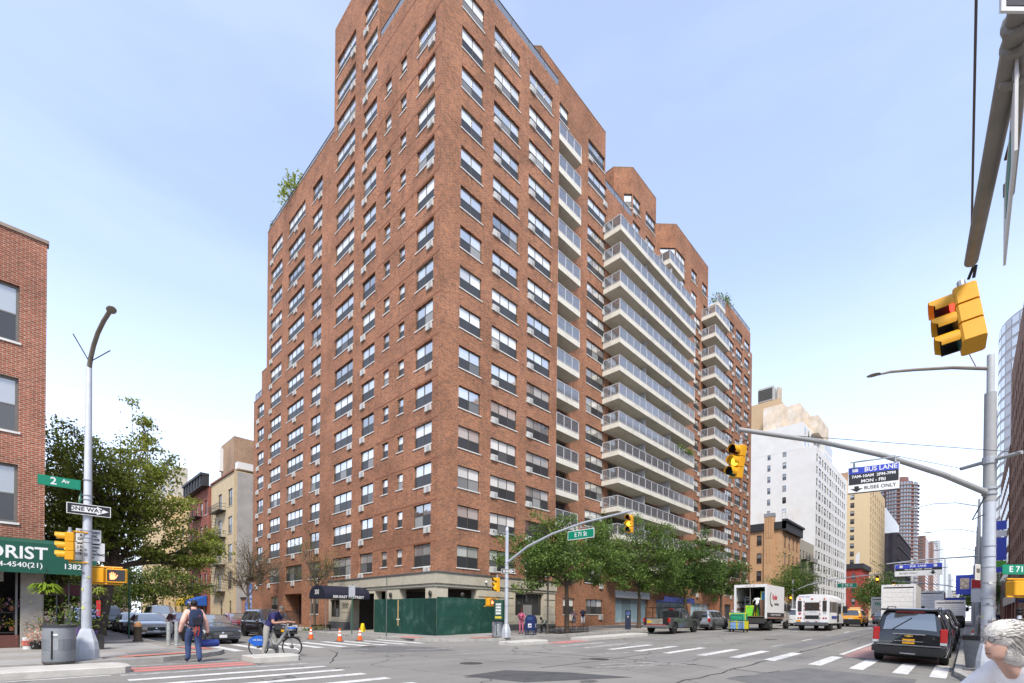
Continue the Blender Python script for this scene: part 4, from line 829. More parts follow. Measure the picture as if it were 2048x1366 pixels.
YEL = P('yellow_brick', (0.66, 0.45, 0.20), 0.85, var=0.1, scale=2, stain=(0.45, 0.32, 0.16), stainamt=0.35)
block('apartment_house', 'ochre brick house partly behind the big street tree', 19.6, 34, 92.6, 113, 18.6, YEL, side=[([(1.2, 3.2), (5.4, 7.4), (10.5, 12.5), (15.5, 17.5)], rows(1.2, 2.0, 3.3, 5), 2)], base=0.15)
block('apartment_house', 'plain pale ochre wall rising behind the street tree', 20, 36, 113.5, 140, 24.5, P('ochre_wall', (0.68, 0.50, 0.27), 0.85, var=0.08), side=[([(3, 5), (9, 11), (16, 18)], rows(2, 1.8, 3.2, 6), 2)], base=0.15)
CREAMT = P('cream_tower', (0.55, 0.49, 0.40), 0.85, var=0.08)
block('apartment_tower', 'cream tower with wide windows above the ochre houses', 33, 36.5, 178, 235, 47, CREAMT, side=[([(3, 9), (14, 20), (27, 33), (40, 46)], rows(22, 2, 3.3, 7), 2)], base=0)
def plain_row(name, label, x0, x1, y0, y1, H, m_, face, z=0.15):      # houses across the way; only their reflections show
    t_ = thing(name, label, 'building', (x0, y0, z)); W_, D_ = x1-x0, y1-y0; MB().box(0, W_, 0, D_, 0, H).build('wall', m_, t_)
    n_ = int((D_ if face == '+x' else W_)/3.2); rc = [(3.2*i+1, 3.2*i+2.2, zz, zz+1.8) for i in range(n_) for zz in np.arange(1.4, H-2.2, 3.1)]
    joined_windows(t_, 'window_grid', (W_, 0, 0) if face == '+x' else (W_, D_, 0), R(90) if face == '+x' else R(180), rc, PANE_F, 0.1)
plain_row('row_house', 'long brick row hidden behind the florist house', -14, 0.55, 55.6, 150, 13, P('house_brown', (0.24, 0.13, 0.09), 0.85), '+x')
plain_row('row_house', 'brick row across the avenue outside the picture', 22, 61.8, -25, -5.2, 16, P('house_brown2', (0.27, 0.16, 0.11), 0.85), '+y', NS+0.2)
plain_row('row_house', 'low brick row behind the camera outside the picture', -80, -3, -25, -5.2, 8.5, P('house_brown2', (0.27, 0.16, 0.11), 0.85), '+y', NS+0.2)
plain_row('row_house', 'brick row beside the florist house outside the picture', -80, -13.6, VC, 45, 16, P('house_brown', (0.24, 0.13, 0.09), 0.85), '+x')
block('school_house', 'low grey-brown house closing the far end of the side street', 1.2, 22, 172, 195, 14, P('school_brick', (0.2, 0.15, 0.12), 0.85), front=[([(1.5+3*k, 3+3*k) for k in range(6)], rows(1.5, 1.8, 3.4, 3), 1)], base=0)
# white towers at far left
WT1 = P('white_tower', (0.66, 0.65, 0.62), 0.85, var=0.06, stain=(0.5, 0.49, 0.46), stainamt=0.4)
t = block('apartment_tower', 'white concrete tower far beyond the florist house', 9.6, 13.6, 262, 290, 61, WT1, front=[([(0.5, 1.4), (2.2, 3.1)], rows(20, 2, 3.4, 11), 1)], base=0)
block('apartment_tower', 'low white slab tower left of the white concrete tower', 6.6, 9.5, 268, 290, 58, P('white_tower2', (0.7, 0.7, 0.69), 0.8, var=0.04), front=[([(0.5, 1.2), (1.8, 2.5)], rows(10, 1.8, 3.3, 14), 1)], base=0)
# --- block beyond the next crossing, along the avenue
TANB = P('tan_brick', (0.60, 0.36, 0.19), 0.88, var=0.12, scale=1.2, stain=(0.4, 0.24, 0.14), stainamt=0.35)
t4 = block('corner_house', 'tan brick four-storey corner house with black cornice', 99.4, 112, VC, 46, 17.6, TANB, front=[([(1.3, 2.5), (4.2, 5.4), (7.2, 8.4), (10, 11.2)], rows(4.2, 2.1, 3.3, 4), 1)], side=[([(3.6, 4.5)], rows(0.75, 1.95, 3.45, 5), 1)], sillmat=P('sill_brown', (0.3, 0.17, 0.1), 0.8))
for a, c in ((-0.6, 1.35), (3.15, 20.6)): MB().box(-0.35, 0.0, a, c, 17.3, 18.7).build('cornice', P('cornice_black', (0.035, 0.036, 0.04), 0.6), t4)
MB().box(-0.35, 12.6, -0.6, 0.0, 17.0, 18.7).build('cornice', MATS['cornice_black'], t4); MB().box(-0.5, 12.8, -0.9, 0.0, 18.7, 19.1).build('cornice', MATS['cornice_black'], t4)
MB().box(-0.3, 0.6, 1.4, 3.1, 0, 19.8).build('chimney_breast', TANB, t4); MB().box(-0.35, 0.65, 1.35, 3.15, 19.8, 20.5).build('chimney_cap', P('lead', (0.3, 0.31, 0.32), 0.6), t4)
for k in range(3): MB().box(-0.38, -0.3, 1.65+0.45*k, 1.85+0.45*k, 15.8, 19.7).build('chimney_rib', TANB, t4)
for k in range(2): MB().box(-0.36, -0.3, 1.95+0.45*k, 2.1+0.45*k, 11.0, 14.5).build('chimney_rib', TANB, t4)
for x, y in ((3, 0.9), (5, 0.9), (7, 1.2), (9, 0.9), (11, 1.0)): MB().box(x, x+0.5, y, y+0.35, 17.6, 21.4).build('phone_mast', WHITE, t4)
fire_escape(t4, (0, 0, 0), 0, 6.6, 12.0, [4.2, 7.5, 10.8], ladder=True)
t5 = block('tenement_house', 'pale tenement with black fire escapes against the white tower', 112.1, 125.4, VC+0.2, 46, 17.2, P('pale_brick', (0.42, 0.38, 0.31), 0.88, var=0.12, stain=(0.3, 0.27, 0.22), stainamt=0.4), front=[([(0.9, 2.1), (3.6, 4.8), (6.4, 7.6), (9.0, 10.2), (11.4, 12.4)], rows(3.6, 2.0, 3.1, 4), 1)])
fire_escape(t5, (0, 0, 0), 0, 1.5, 6.0, [3.6, 6.7, 9.8, 12.9]); fire_escape(t5, (0, 0, 0), 0, 8.0, 12.6, [3.6, 6.7, 9.8, 12.9])
WB = P('white_brick', (0.74, 0.73, 0.70), 0.85, var=0.05, scale=0.5, stain=(0.60, 0.50, 0.40), stainamt=0.45, sscale=0.22)
fc = []; x = 0.6
for w in (1.4, 2.3, 1.4, 2.3, 1.4, 2.3, 1.0, 1.0, 2.2, 2.2, 1.4, 2.0, 1.4): fc.append((x, x+w)); x += w+1.05
wt = block('apartment_tower', 'tall white brick tower block beyond the tan corner house', 125.5, 163.7, VC, 74, 40.0, WB, front=[([c for c in fc if c[1] < 37.6], rows(3.2, 1.75, 2.78, 13), 1)], side=[([(6.0, 6.8), (9.4, 10.1)], rows(5.7, 1.5, 2.75, 13), 1)])
MB().box(-0.02, 14, 2.5, 26, 39.9, 46.0).build('setback_storey', WB, wt); MB().box(3.5, 14, 4.0, 7.6, 46, 52).build('setback_storey', P('white_peeling', (0.66, 0.55, 0.42), 0.85, var=0.25, scale=0.5, stain=(0.80, 0.78, 0.74), stainamt=0.9, sscale=0.4), wt)
MB().box(3, 14, 7.6, 12, 46, 52.8).build('setback_storey', MATS['white_peeling'], wt); MB().box(14, 24, 1.0, 12, 40, 45.5).build('setback_storey', WB, wt); MB().box(8, 20, 1.2, 6, 45.5, 49.8).build('setback_storey', MATS['white_peeling'], wt); MB().box(7, 16, 9.5, 20, 46, 56).build('setback_storey', P('tan_penthouse', (0.52, 0.37, 0.22), 0.85, var=0.12), wt)
joined_windows(wt, 'setback_windows', (0, 2.5, 0), 0, [(0.8+3.2*k, 2.3+3.2*k, z, z+1.7) for k in range(4) for z in (40.7, 43.5)], PANE_F); joined_windows(wt, 'setback_windows', (14, 1.0, 0), 0, [(0.8+2.2*k, 2.2+2.2*k, z, z+1.7) for k in range(4) for z in (40.6, 43.2)], PANE_F)
ct = thing('cooling_tower', 'boxy cooling tower with dark louvres on the white tower', 'cooling tower', (133.5, VC+11.2, rz(130)+56))
MB().box(0, 6, 0, 3.6, 0.6, 4.2).build('casing', P('casing_grey', (0.45, 0.44, 0.42), 0.7), ct)
for k in range(6): MB().box(-0.12, 0.0, 0.15, 3.45, 0.95+0.48*k, 1.3+0.48*k).build('louvre', P('louvre', (0.06, 0.055, 0.045), 0.7), ct)
for x in (0.2, 5.4):
    for y in (0.2, 3.2): MB().box(x, x+0.2, y, y+0.2, 0, 0.6).build('leg', BLACK, ct)
for k in range(3): MB().lathe([(0.25, 0), (0.25, 4.2+k*0.4)], 8).build('roof_pipe', P('pipe_tan', (0.5, 0.42, 0.34), 0.7), ct, (2+1.4*k, -0.6, 0.0))
RED = brick('brick_scarlet', (0.36, 0.05, 0.04), (0.30, 0.04, 0.03), (0.3, 0.08, 0.06))
rb = block('corner_house', 'small scarlet brick corner house with black cornice', 189.6, 206.4, VC, 50, 17.2, RED, front=[([(1.2, 2.8), (4.4, 6.0), (8, 9.6), (11.5, 13.1)], rows(4, 2.5, 3.7, 3), 1)], side=[([(1.5, 2.5)], rows(1.0, 2.2, 4.1, 4), 1)], sillmat=WSILL)
MB().box(-0.5, 17, -0.7, 24, 17.0, 18.6).build('cornice', MATS['cornice_black'], rb)
for k in range(6): MB().box(2+2*k, 2.7+2*k, 0.8+0.4*k, 1.2+0.4*k, 18.4, 22.5).build('phone_mast', WHITE, rb)
yb = block('apartment_tower', 'yellow brick tower block behind the scarlet house', 206.6, 248, VC, 62, 50.2, P('yellow_tower', (0.70, 0.53, 0.31), 0.85, var=0.07, stain=(0.6, 0.42, 0.2), stainamt=0.3), front=[([(2+5.6*k, 4.2+5.6*k) for k in range(7)], rows(5, 2.0, 3.05, 14), 1)], side=[([(4.4, 5.6)], rows(14.2, 1.8, 2.9, 12), 1)])
MB().box(2, 8, 6, 10, 50.2, 54).build('water_tank_house', P('tank_brick', (0.45, 0.28, 0.17), 0.85), yb)
NET = P('scaffold_net', (0.035, 0.03, 0.04), 0.9, var=0.35, scale=0.25)
nb = thing('netted_building', 'building wrapped in black scaffold netting', 'building', (296, VC, rz(296)))
b = MB(); 
rg = [[(x+0.0, (0.35 if i % 2 else 0.0)) for i, x in enumerate(np.linspace(0, 68, 30))]]
pts = [(x, -0.6 if i % 2 else 0.0) for i, x in enumerate(np.linspace(0, 68, 41))] + [(68, 40)] + [(0-(0.6 if i % 2 else 0), y) for i, y in enumerate(np.linspace(40, 0, 25))]
b.prism(pts, 0, 43); b.build('netting', NET, nb)
for z in range(6, 43, 6): MB().box(-0.75, 68.2, -0.8, -0.6, z, z+0.35).build('scaffold_lift', P('scaffold', (0.1, 0.09, 0.09), 0.7), nb)
block('office_block', 'stepped white block rising behind the black netting', 330, 400, VC+8, 75, 62, P('white_office', (0.62, 0.63, 0.64), 0.7, var=0.06), side=[([(8, 12)], [(50, 54)], 1)])
block('office_block', 'narrow pale block between the netting and the brown tower', 372, 420, VC+2, 60, 41, P('pale_office', (0.55, 0.54, 0.50), 0.8, var=0.1), front=[([(3+7*k, 7+7*k) for k in range(6)], rows(6, 1.8, 3.6, 9), 1)])
# rounded brown tower with balconies
rt = thing('round_tower', 'tall rounded brown brick tower with rings of balconies', 'building', (521, 44, rz(430)))
Lr = lambda r, n=40, ph=0: [(r*math.cos(2*math.pi*k/n+ph), r*math.sin(2*math.pi*k/n+ph)) for k in range(n)]
MB().prism(Lr(12.6), 0, 112).build('shaft', P('brown_brick', (0.20, 0.10, 0.085), 0.8, var=0.1), rt, smooth=False)
b = MB()
for i in range(36): b.lathe([(12.6, 4+3.1*i), (13.8, 4+3.1*i), (13.8, 4.5+3.1*i), (12.6, 4.5+3.1*i)], 28)
o = b.build('balcony_ring', P('brown_conc', (0.30, 0.20, 0.17), 0.8), rt); o['kind'] = 'stuff'
b = MB()
for i in range(36):
    for k in range(40):
        if k % 5 == 0: continue
        a = 2*math.pi*(k+0.5)/40; b.obox((12.6*math.cos(a), 12.6*math.sin(a), 5.8+3.1*i), (0.3, 1.5, 1.9), Matrix.Rotation(a, 3, 'Z'))
o = b.build('window_band', glass('tower_glass', (0.09, 0.11, 0.13), 0.15, vary=0.1), rt); o['kind'] = 'stuff'
for r, z0, z1 in ((9.5, 112, 117), (6.5, 117, 121)): MB().prism(Lr(r, 12), z0, z1).build('crown', P('brown_brick', (0.20, 0.10, 0.085), 0.8), rt)
for k in range(6): MB().box(-6+2.3*k, -5.5+2.3*k, -0.5, 0.5, 121, 131).build('roof_frame', WHITE, rt)
for z in (122, 126, 130): MB().box(-6, 6, -0.6, -0.5, z, z+1.2).build('roof_frame', WHITE, rt)
BRN = P('brown_block', (0.25, 0.13, 0.10), 0.85, var=0.12)
def far(name, label, U0, U1, V0, V1, H, m_, nx, ny, side=True, pane=None):
    t_ = thing(name, label, 'building', (U0, V0, rz(U0))); W, D = U1-U0, V1-V0
    MB().box(0, W, 0, D, 0, H).build('wall', m_, t_)
    wx, wz = W/nx, H/ny
    joined_windows(t_, 'window_grid', (0, 0, 0), 0, [(wx*(i+0.2), wx*(i+0.8), wz*(j+0.25), wz*(j+0.75)) for i in range(nx) for j in range(1, ny)], pane or PANE_F, 0.1)
    if side:
        n2 = max(2, int(D/(W/nx))); w2 = D/n2
        joined_windows(t_, 'window_grid', (0, D, 0), R(-90), [(w2*(i+0.2), w2*(i+0.8), wz*(j+0.25), wz*(j+0.75)) for i in range(n2) for j in range(1, ny)], pane or PANE_F, 0.1)
    return t_
far('apartment_tower', 'brown brick slab beside the rounded brown tower', 560, 640, VC+3, 70, 76, BRN, 12, 27)
far('apartment_tower', 'stepped brown block further along the avenue', 645, 720, VC+1, 70, 80, P('brown_block2', (0.30, 0.17, 0.13), 0.85, var=0.1), 12, 25)
far('apartment_tower', 'pale slim tower behind the brown blocks', 760, 880, VC, 70, 96, P('pale_tower', (0.52, 0.53, 0.53), 0.8), 12, 34)
far('apartment_tower', 'grey tower further along past the pale slim tower', 960, 1100, VC, 60, 92, P('grey_tower', (0.46, 0.47, 0.47), 0.8), 12, 30)
far('apartment_tower', 'grey block low on the skyline over the avenue', 1150, 1300, VC-2, 60, 84, P('grey_tower2', (0.42, 0.43, 0.44), 0.8), 12, 22)
far('apartment_house', 'low cream block at the end of the avenue', 1320, 1420, VC-8, 60, 62, P('cream_low', (0.6, 0.55, 0.45), 0.8), 14, 12)
# --- near side of the avenue: facades facing +Y
def nearblock(name, label, U0, U1, V0, H, m_, cw, ww, ph, wh, z0, pane=None, joined=False, depth=30):
    t_ = thing(name, label, 'building', (U1, V0, rz(U0)+NS)); W = U1-U0
    n = int(W/cw); cols = [(cw*(k+0.5)-ww/2, cw*(k+0.5)+ww/2) for k in range(n)]; rws = rows(z0, wh, ph, int((H-z0-1)/ph))
    hs = [(a, c, r0, r1) for a, c in cols for r0, r1 in rws]
    if joined:
        fplace(t_, (0, 0, 0), R(180), wallmesh(W, 0, H, []), 'wall', m_); joined_windows(t_, 'window_grid', (0, 0, 0), R(180), hs, pane or PANE_F, 0.08)
    else:
        fplace(t_, (0, 0, 0), R(180), wallmesh(W, 0, H, hs, 0.25), 'wall', m_)
        for a, c, r0, r1 in hs: window(t_, (0, 0, 0), R(180), a, c, r0, r1, 2, rev=0.25, sash=True, upper=pane or PANE_F, lower=PANE_D, frame=P('frame_brown', (0.1, 0.07, 0.05), 0.5), sillmat=P('sill_brown2', (0.4, 0.3, 0.24), 0.8))
    b_ = MB(); b_.add([(0, 0, 0), (0, -depth, 0), (0, -depth, H), (0, 0, H)], [(0, 1, 2, 3)]); b_.add([(-W, 0, 0), (-W, -depth, 0), (-W, -depth, H), (-W, 0, H)], [(3, 2, 1, 0)]); b_.add([(0, 0, H), (0, -depth, H), (-W, -depth, H), (-W, 0, H)], [(0, 1, 2, 3)])
    b_.build('back_and_roof', m_, t_); return t_
BRB = brick('brick_umber', (0.23, 0.115, 0.075), (0.18, 0.09, 0.06), (0.25, 0.17, 0.13), samt=0.2)
nb1 = nearblock('apartment_building', 'brown brick apartment house at the right picture edge', 62, 118, -5.0, 43.5, BRB, 3.6, 1.9, 2.9, 1.7, 5.4)
nb2 = nearblock('apartment_house', 'lower dark brick house beyond the brown one at right', 118.2, 150, -4.9, 31, brick('brick_umber2', (0.17, 0.085, 0.06), (0.14, 0.07, 0.05), (0.2, 0.13, 0.1)), 3.4, 1.7, 3.0, 1.7, 5, joined=True)
# curved glass tower
gt = thing('glass_tower', 'curved grey glass tower standing over the right-hand houses', 'building', (216, -28.3, rz(210)))
pts = [(22*math.cos(a), 22*math.sin(a)) for a in np.linspace(R(20), R(200), 25)] + [(-20, -20), (20, -20)]
MB().prism(pts, 0, 92).build('core', P('tower_conc', (0.55, 0.53, 0.54), 0.7), gt)
b = MB(); b2 = MB()
for i in range(27):
    z = 3+3.3*i
    for k in range(24):
        a = (np.linspace(R(20), R(200), 25)[k]+np.linspace(R(20), R(200), 25)[k+1])/2
        (b if (k % 4) else b2).obox((22*math.cos(a), 22*math.sin(a), z+1.4), (0.25, 2.5, 2.3), Matrix.Rotation(a, 3, 'Z'))
o = b.build('curtain_wall', glass('curtain_glass', (0.16, 0.18, 0.2), 0.3, vary=0.1), gt); o['kind'] = 'stuff'
o = b2.build('balcony_panel', P('panel_white', (0.68, 0.67, 0.68), 0.6), gt); o['kind'] = 'stuff'
far('glass_block', 'pale green glass block low behind the right signal pole', 300, 340, -40, -7, 70, P('pale_glass', (0.5, 0.56, 0.55), 0.4), 10, 20)
far('apartment_tower', 'white tower with pink lines behind the banner pole', 230, 285, -40, -6, 72, P('white_pink', (0.62, 0.58, 0.58), 0.7), 12, 22)
far('apartment_house', 'white brick house low at the far end, near side', 345, 420, -40, -4, 44, P('white_far', (0.6, 0.58, 0.54), 0.8), 14, 13)
# ---------------------------------------------------------------- trees and plants
BARK = P('bark', (0.10, 0.075, 0.055), 0.95, var=0.3, scale=6, bump=0.6, bscale=14); BARK2 = P('bark_grey', (0.15, 0.115, 0.085), 0.95, var=0.3, scale=8, bump=0.6, bscale=16)
def leaves_mesh(name, C, Nrm, size, mats, aspect=0.55, jit=0.5):
    """one quad-pair leaf (bent along its rib) per centre"""
    n = len(C); C = np.asarray(C, float); rng = RNG
    d = rng.normal(size=(n, 3)); d[:, 2] -= 0.35; d /= np.linalg.norm(d, axis=1)[:, None]
    u = np.asarray(Nrm, float)+rng.normal(size=(n, 3))*0.75; s = np.cross(d, u); s /= np.linalg.norm(s, axis=1)[:, None]+1e-9
    up_ = np.cross(s, d); L = size*(1+jit*(rng.random(n)-0.5))[:, None]; Wd = L*aspect*0.5
    v = np.empty((n, 4, 3)); v[:, 0] = C-d*L*0.5; v[:, 1] = C+s*Wd+up_*L*0.1; v[:, 2] = C+d*L*0.5; v[:, 3] = C-s*Wd+up_*L*0.1
    me = bpy.data.meshes.new(name); me.vertices.add(4*n); me.vertices.foreach_set('co', v.ravel())
    me.loops.add(4*n); me.loops.foreach_set('vertex_index', np.arange(4*n, dtype=np.int32)); me.polygons.add(n)
    me.polygons.foreach_set('loop_start', np.arange(0, 4*n, 4, dtype=np.int32)); 
    try: me.polygons.foreach_set('loop_total', np.full(n, 4, dtype=np.int32))
    except Exception: pass
    for m in mats: me.materials.append(m)
    me.polygons.foreach_set('material_index', rng.choice(len(mats), n, p=([0.6, 0.4] if len(mats) == 2 else None)).astype(np.int32) if len(mats) > 1 else np.zeros(n, np.int32))
    me.update(calc_edges=True); me.validate(); return me
def branch(b, p0, p1, r0, r1, bend=0.15, n=4, sides=6):
    p0, p1 = Vector(p0), Vector(p1); L = (p1-p0).length; off = Vector((random.uniform(-1, 1), random.uniform(-1, 1), random.uniform(-0.2, 0.8)))*L*bend
    pts = [p0.lerp(p1, t)+off*math.sin(math.pi*t) for t in np.linspace(0, 1, n+1)]
    b.tube(pts, [r0+(r1-r0)*t for t in np.linspace(0, 1, n+1)], sides); return pts
def tree(label, x, y, th, tr, lobes, nleaf, lsize, mats, group=None, bark=None, lean=(0, 0), z0=None, twigs=60, name='street_tree', sparse=False, sg=0.42, forks=None):
    """lobes: ellipsoids (cx,cy,cz,rx,ry,rz) relative to the foot; leaves sit in clumps near their shells on real twigs"""
    z = rz(x)+0.15 if z0 is None else z0
    t = thing(name, label, 'tree', (x, y, z), 0, group); b = MB(); bark = bark or BARK
    top = Vector((lean[0], lean[1], th)); flare = [(tr*1.5, -0.1), (tr*1.1, 0.35)]
    pts = [Vector((0, 0, -0.1)), Vector((0, 0, 0.3))] + [Vector((lean[0]*k+random.uniform(-.04, .04), lean[1]*k+random.uniform(-.04, .04), th*k)) for k in (0.3, 0.6, 0.85, 1.0)]
    b.tube(pts, [tr*1.45, tr*1.08, tr*0.98, tr*0.9, tr*0.82, tr*0.75], 10)
    tips = []; vol = sum(l[3]*l[4]*l[5] for l in lobes); C = []; Nn = []
    for (cx, cy, cz, rx, ry, rz_) in lobes:
        c = Vector((cx, cy, cz)); start = top if cz > th else Vector((lean[0]*0.8, lean[1]*0.8, th*0.85))
        mid = start.lerp(c, 0.6); pts = branch(b, start, mid, tr*0.55, tr*0.28, 0.1, 4, 7)
        k = max(6, int(twigs*rx*ry*rz_/vol)); centres = []
        for i in range(k):
            d = Vector(RNG.normal(size=3)); d.normalize(); q = 0.55+0.5*random.random()**0.6
            p = c+Vector((d.x*rx, d.y*ry, d.z*rz_))*q
            s = pts[random.randint(2, len(pts)-1)]; tw = branch(b, s, p, tr*0.2, 0.012, 0.14, 4, 4); centres.append((p, d)); centres.append((tw[3], d))
            for w in range(2):
                e = p+Vector(RNG.normal(size=3))*0.35*min(rx, rz_); branch(b, tw[2], e, 0.02, 0.006, 0.1, 2, 3); centres.append((e, d))
        m = int(nleaf*rx*ry*rz_/vol); per = max(4, m//len(centres)); sg_ = sg*(min(rx, ry, rz_)**0.5)
        for p, d in centres:
            f = random.uniform(0.35, 1.7); kk = max(2, int(per*f)); cl = sg_*random.uniform(0.6, 1.15)
            o = RNG.normal(size=(kk, 3))*np.array([cl, cl, cl*0.55]); C.append(np.array(p)+o); Nn.append(o/ (np.linalg.norm(o, axis=1)[:, None]+1e-6)+np.array([0, 0, 0.8]))
    b.build('trunk', bark, t, smooth=True)
    link('crown', leaves_mesh('crown', np.concatenate(C), np.concatenate(Nn), lsize, mats), t)
    return t
LOC1 = foliage('leaf_locust', (0.032, 0.072, 0.016), (0.145, 0.235, 0.042)); LOC2 = foliage('leaf_locust_light', (0.075, 0.13, 0.024), (0.225, 0.31, 0.065))
GIN1 = foliage('leaf_ginkgo', (0.085, 0.125, 0.018), (0.30, 0.34, 0.05)); GIN2 = foliage('leaf_ginkgo_light', (0.15, 0.20, 0.028), (0.38, 0.41, 0.08))
DRK1 = foliage('leaf_dark', (0.03, 0.065, 0.018), (0.11, 0.17, 0.035)); PALE = foliage('leaf_pale', (0.08, 0.10, 0.03), (0.17, 0.18, 0.06)); LIME_ = foliage('leaf_lime', (0.16, 0.25, 0.02), (0.36, 0.42, 0.05))
DRY = foliage('leaf_dry', (0.10, 0.09, 0.03), (0.2, 0.15, 0.06))
# the locusts along the main building
tree('leafy green locust tree in the iron guard behind the mailbox', 26.1, 19.9, 3.3, 0.17, [(-0.6, 0.2, 5.7, 3.2, 2.4, 1.8), (1.4, -0.3, 6.6, 2.8, 2.4, 1.6), (-3.0, 0.8, 4.7, 2.1, 1.8, 1.3), (3.2, 0.0, 4.9, 2.4, 2.0, 1.4), (0.2, -0.8, 4.4, 2.6, 1.8, 1.1), (-1.8, 0.3, 7.2, 1.5, 1.3, 0.9), (-3.6, 0.6, 3.7, 1.3, 1.2, 0.8)], 19440, 0.18, [LOC1, LOC2], 'street trees along the avenue', lean=(0.1, 0.1), sg=0.30)
tree('tall locust tree behind the grey pickup', 36.5, 20.2, 3.0, 0.16, [(0, 0, 6.6, 3.4, 2.6, 2.1), (-2.4, 0.2, 5.2, 2.6, 2.0, 1.6), (2.4, 0, 5.4, 2.8, 2.2, 1.6), (0.5, 0.1, 8.4, 2.0, 1.7, 1.1), (0, 0, 4.3, 2.8, 2.0, 1.0)], 17280, 0.19, [LOC1, LOC2], 'street trees along the avenue', sg=0.30)
tree('locust tree left of the white box truck', 45.5, 20.2, 3.0, 0.15, [(0, 0, 6.1, 3.2, 2.6, 2.1), (-2.4, 0, 4.7, 2.6, 2.1, 1.5), (2.5, 0, 4.9, 2.8, 2.2, 1.5), (0.4, 0, 7.6, 1.9, 1.6, 1.0)], 12960, 0.21, [LOC1, DRK1], 'street trees along the avenue', sg=0.32)
tree('locust tree hidden low behind the silver hatchback', 55, 20.2, 2.8, 0.15, [(0, 0, 5.4, 3.2, 2.6, 2.0), (2.4, 0, 4.6, 2.6, 2.2, 1.4), (-2.4, 0, 4.6, 2.6, 2.2, 1.4)], 8640, 0.22, [LOC1, DRK1], 'street trees along the avenue', sg=0.32)
tree('bright green tree above the white box truck roof', 84, 19.9, 3.2, 0.18, [(0, 0, 6.4, 3.6, 3.0, 2.4), (-2.6, 0.3, 5.0, 2.4, 2.0, 1.5), (2.8, 0, 5.4, 2.8, 2.4, 1.8)], 7200, 0.26, [LOC1, LOC2], 'street trees along the avenue', sg=0.45)
tree('green tree down the avenue in front of the netted building', 152, 16.5, 4.0, 0.25, [(0, 0, 8, 5.5, 5, 3.6), (-5, 1, 6.4, 4, 4, 2.6), (6, 0, 6.6, 5, 4, 2.8)], 5760, 0.5, [LOC1, DRK1], 'street trees along the avenue', sg=0.6)
tree('far green tree on the right side of the avenue', 150, -2.2, 3.6, 0.22, [(0, 0, 7.5, 3.8, 3, 3.2), (3, 0, 6.2, 3.5, 2.6, 2.4)], 4320, 0.45, [DRK1, LOC1], 'street trees on the near side', sg=0.55)
tree('second far green tree on the right side of the avenue', 210, -1.8, 3.6, 0.22, [(0, 0, 8.5, 4.5, 3, 3.6), (4, 0, 7, 4, 2.6, 2.6)], 3600, 0.55, [DRK1, LOC1], 'street trees on the near side', sg=0.6)
# side street
tree('big spreading ginkgo over the parked cars at left', 3.1, 35.2, 3.8, 0.27, [(0.3, -0.6, 9.0, 2.3, 2.6, 1.9), (1.9, -1.0, 7.2, 2.0, 2.4, 1.5), (-0.9, 0, 7.2, 1.7, 2.4, 1.7), (3.9, -0.8, 5.3, 2.1, 2.0, 1.1), (1.4, -0.5, 5.4, 2.4, 2.4, 1.2), (1.4, -0.4, 11.4, 1.2, 1.4, 1.2), (2.5, -0.6, 9.9, 1.1, 1.4, 1.0), (-0.7, 0.2, 10.2, 1.1, 1.4, 1.1), (-1.0, 0, 5.2, 1.2, 1.8, 1.0), (5.3, -0.6, 4.6, 1.6, 1.6, 0.9), (-1.6, 0, 6.6, 1.3, 1.6, 1.3)], 23760, 0.19, [GIN1, GIN2], 'trees down the side street', bark=BARK2, lean=(0.55, 0.1), twigs=110, sg=0.27)
tree('dark maple behind the lamp post at left', 2.0, 47, 4, 0.22, [(-0.6, 0, 7.5, 2.6, 2.6, 2.4), (0.2, 0, 10.8, 1.7, 2, 1.8), (-0.8, 0, 5.0, 2.4, 2.0, 1.5), (0.4, 0, 13.4, 1.0, 1.3, 1.5)], 11520, 0.24, [DRK1, GIN1], 'trees down the side street', sg=0.4)
tree('bushy dark tree low behind the white van', 10.5, 66, 3.0, 0.2, [(0, 0, 5.0, 3.0, 3.0, 2.2), (2.6, 0, 4.4, 2.4, 2.4, 1.6), (-2.6, 0, 4.6, 2.2, 2.2, 1.7)], 5760, 0.28, [DRK1, GIN1], 'trees down the side street', z0=0.1, sg=0.45)
tree('far dark tree at the end of the side street', 5.5, 92, 3, 0.3, [(0, 0, 6, 5, 4, 3.6), (4, 0, 4.6, 4, 4, 3), (-4, 0, 5.0, 4, 4, 3.2), (0, 0, 3.0, 6, 4, 2)], 7920, 0.5, [DRK1, GIN1], 'trees down the side street', z0=0.1, sg=0.6)
tree('thin half-bare tree beside the canopy of the tall block', 16.3, 37.6, 2.9, 0.10, [(0.0, 0, 4.6, 1.3, 1.3, 1.3), (0.9, 0.2, 5.6, 1.1, 1.1, 1.2), (-0.6, -0.4, 6.3, 0.9, 1.0, 1.2), (0.2, 0, 3.3, 0.8, 0.8, 0.6), (0.9, -1.4, 5.0, 0.9, 0.9, 0.7)], 1440, 0.12, [PALE, GIN1], 'half-bare trees along the side street', bark=BARK2, twigs=60, sg=0.34)
tree('thin half-bare tree in front of the garage', 16.2, 52.0, 3.0, 0.14, [(0.3, 0.6, 6.2, 2.2, 2.2, 1.8), (-1.2, 0.8, 5.2, 1.9, 1.9, 1.5), (1.6, -0.8, 6.0, 1.6, 1.6, 2.0), (0, 0, 8.0, 1.5, 1.5, 1.1)], 1368, 0.15, [PALE, DRY], 'half-bare trees along the side street', bark=BARK2, lean=(-0.3, 0.3), twigs=110, sg=0.4)
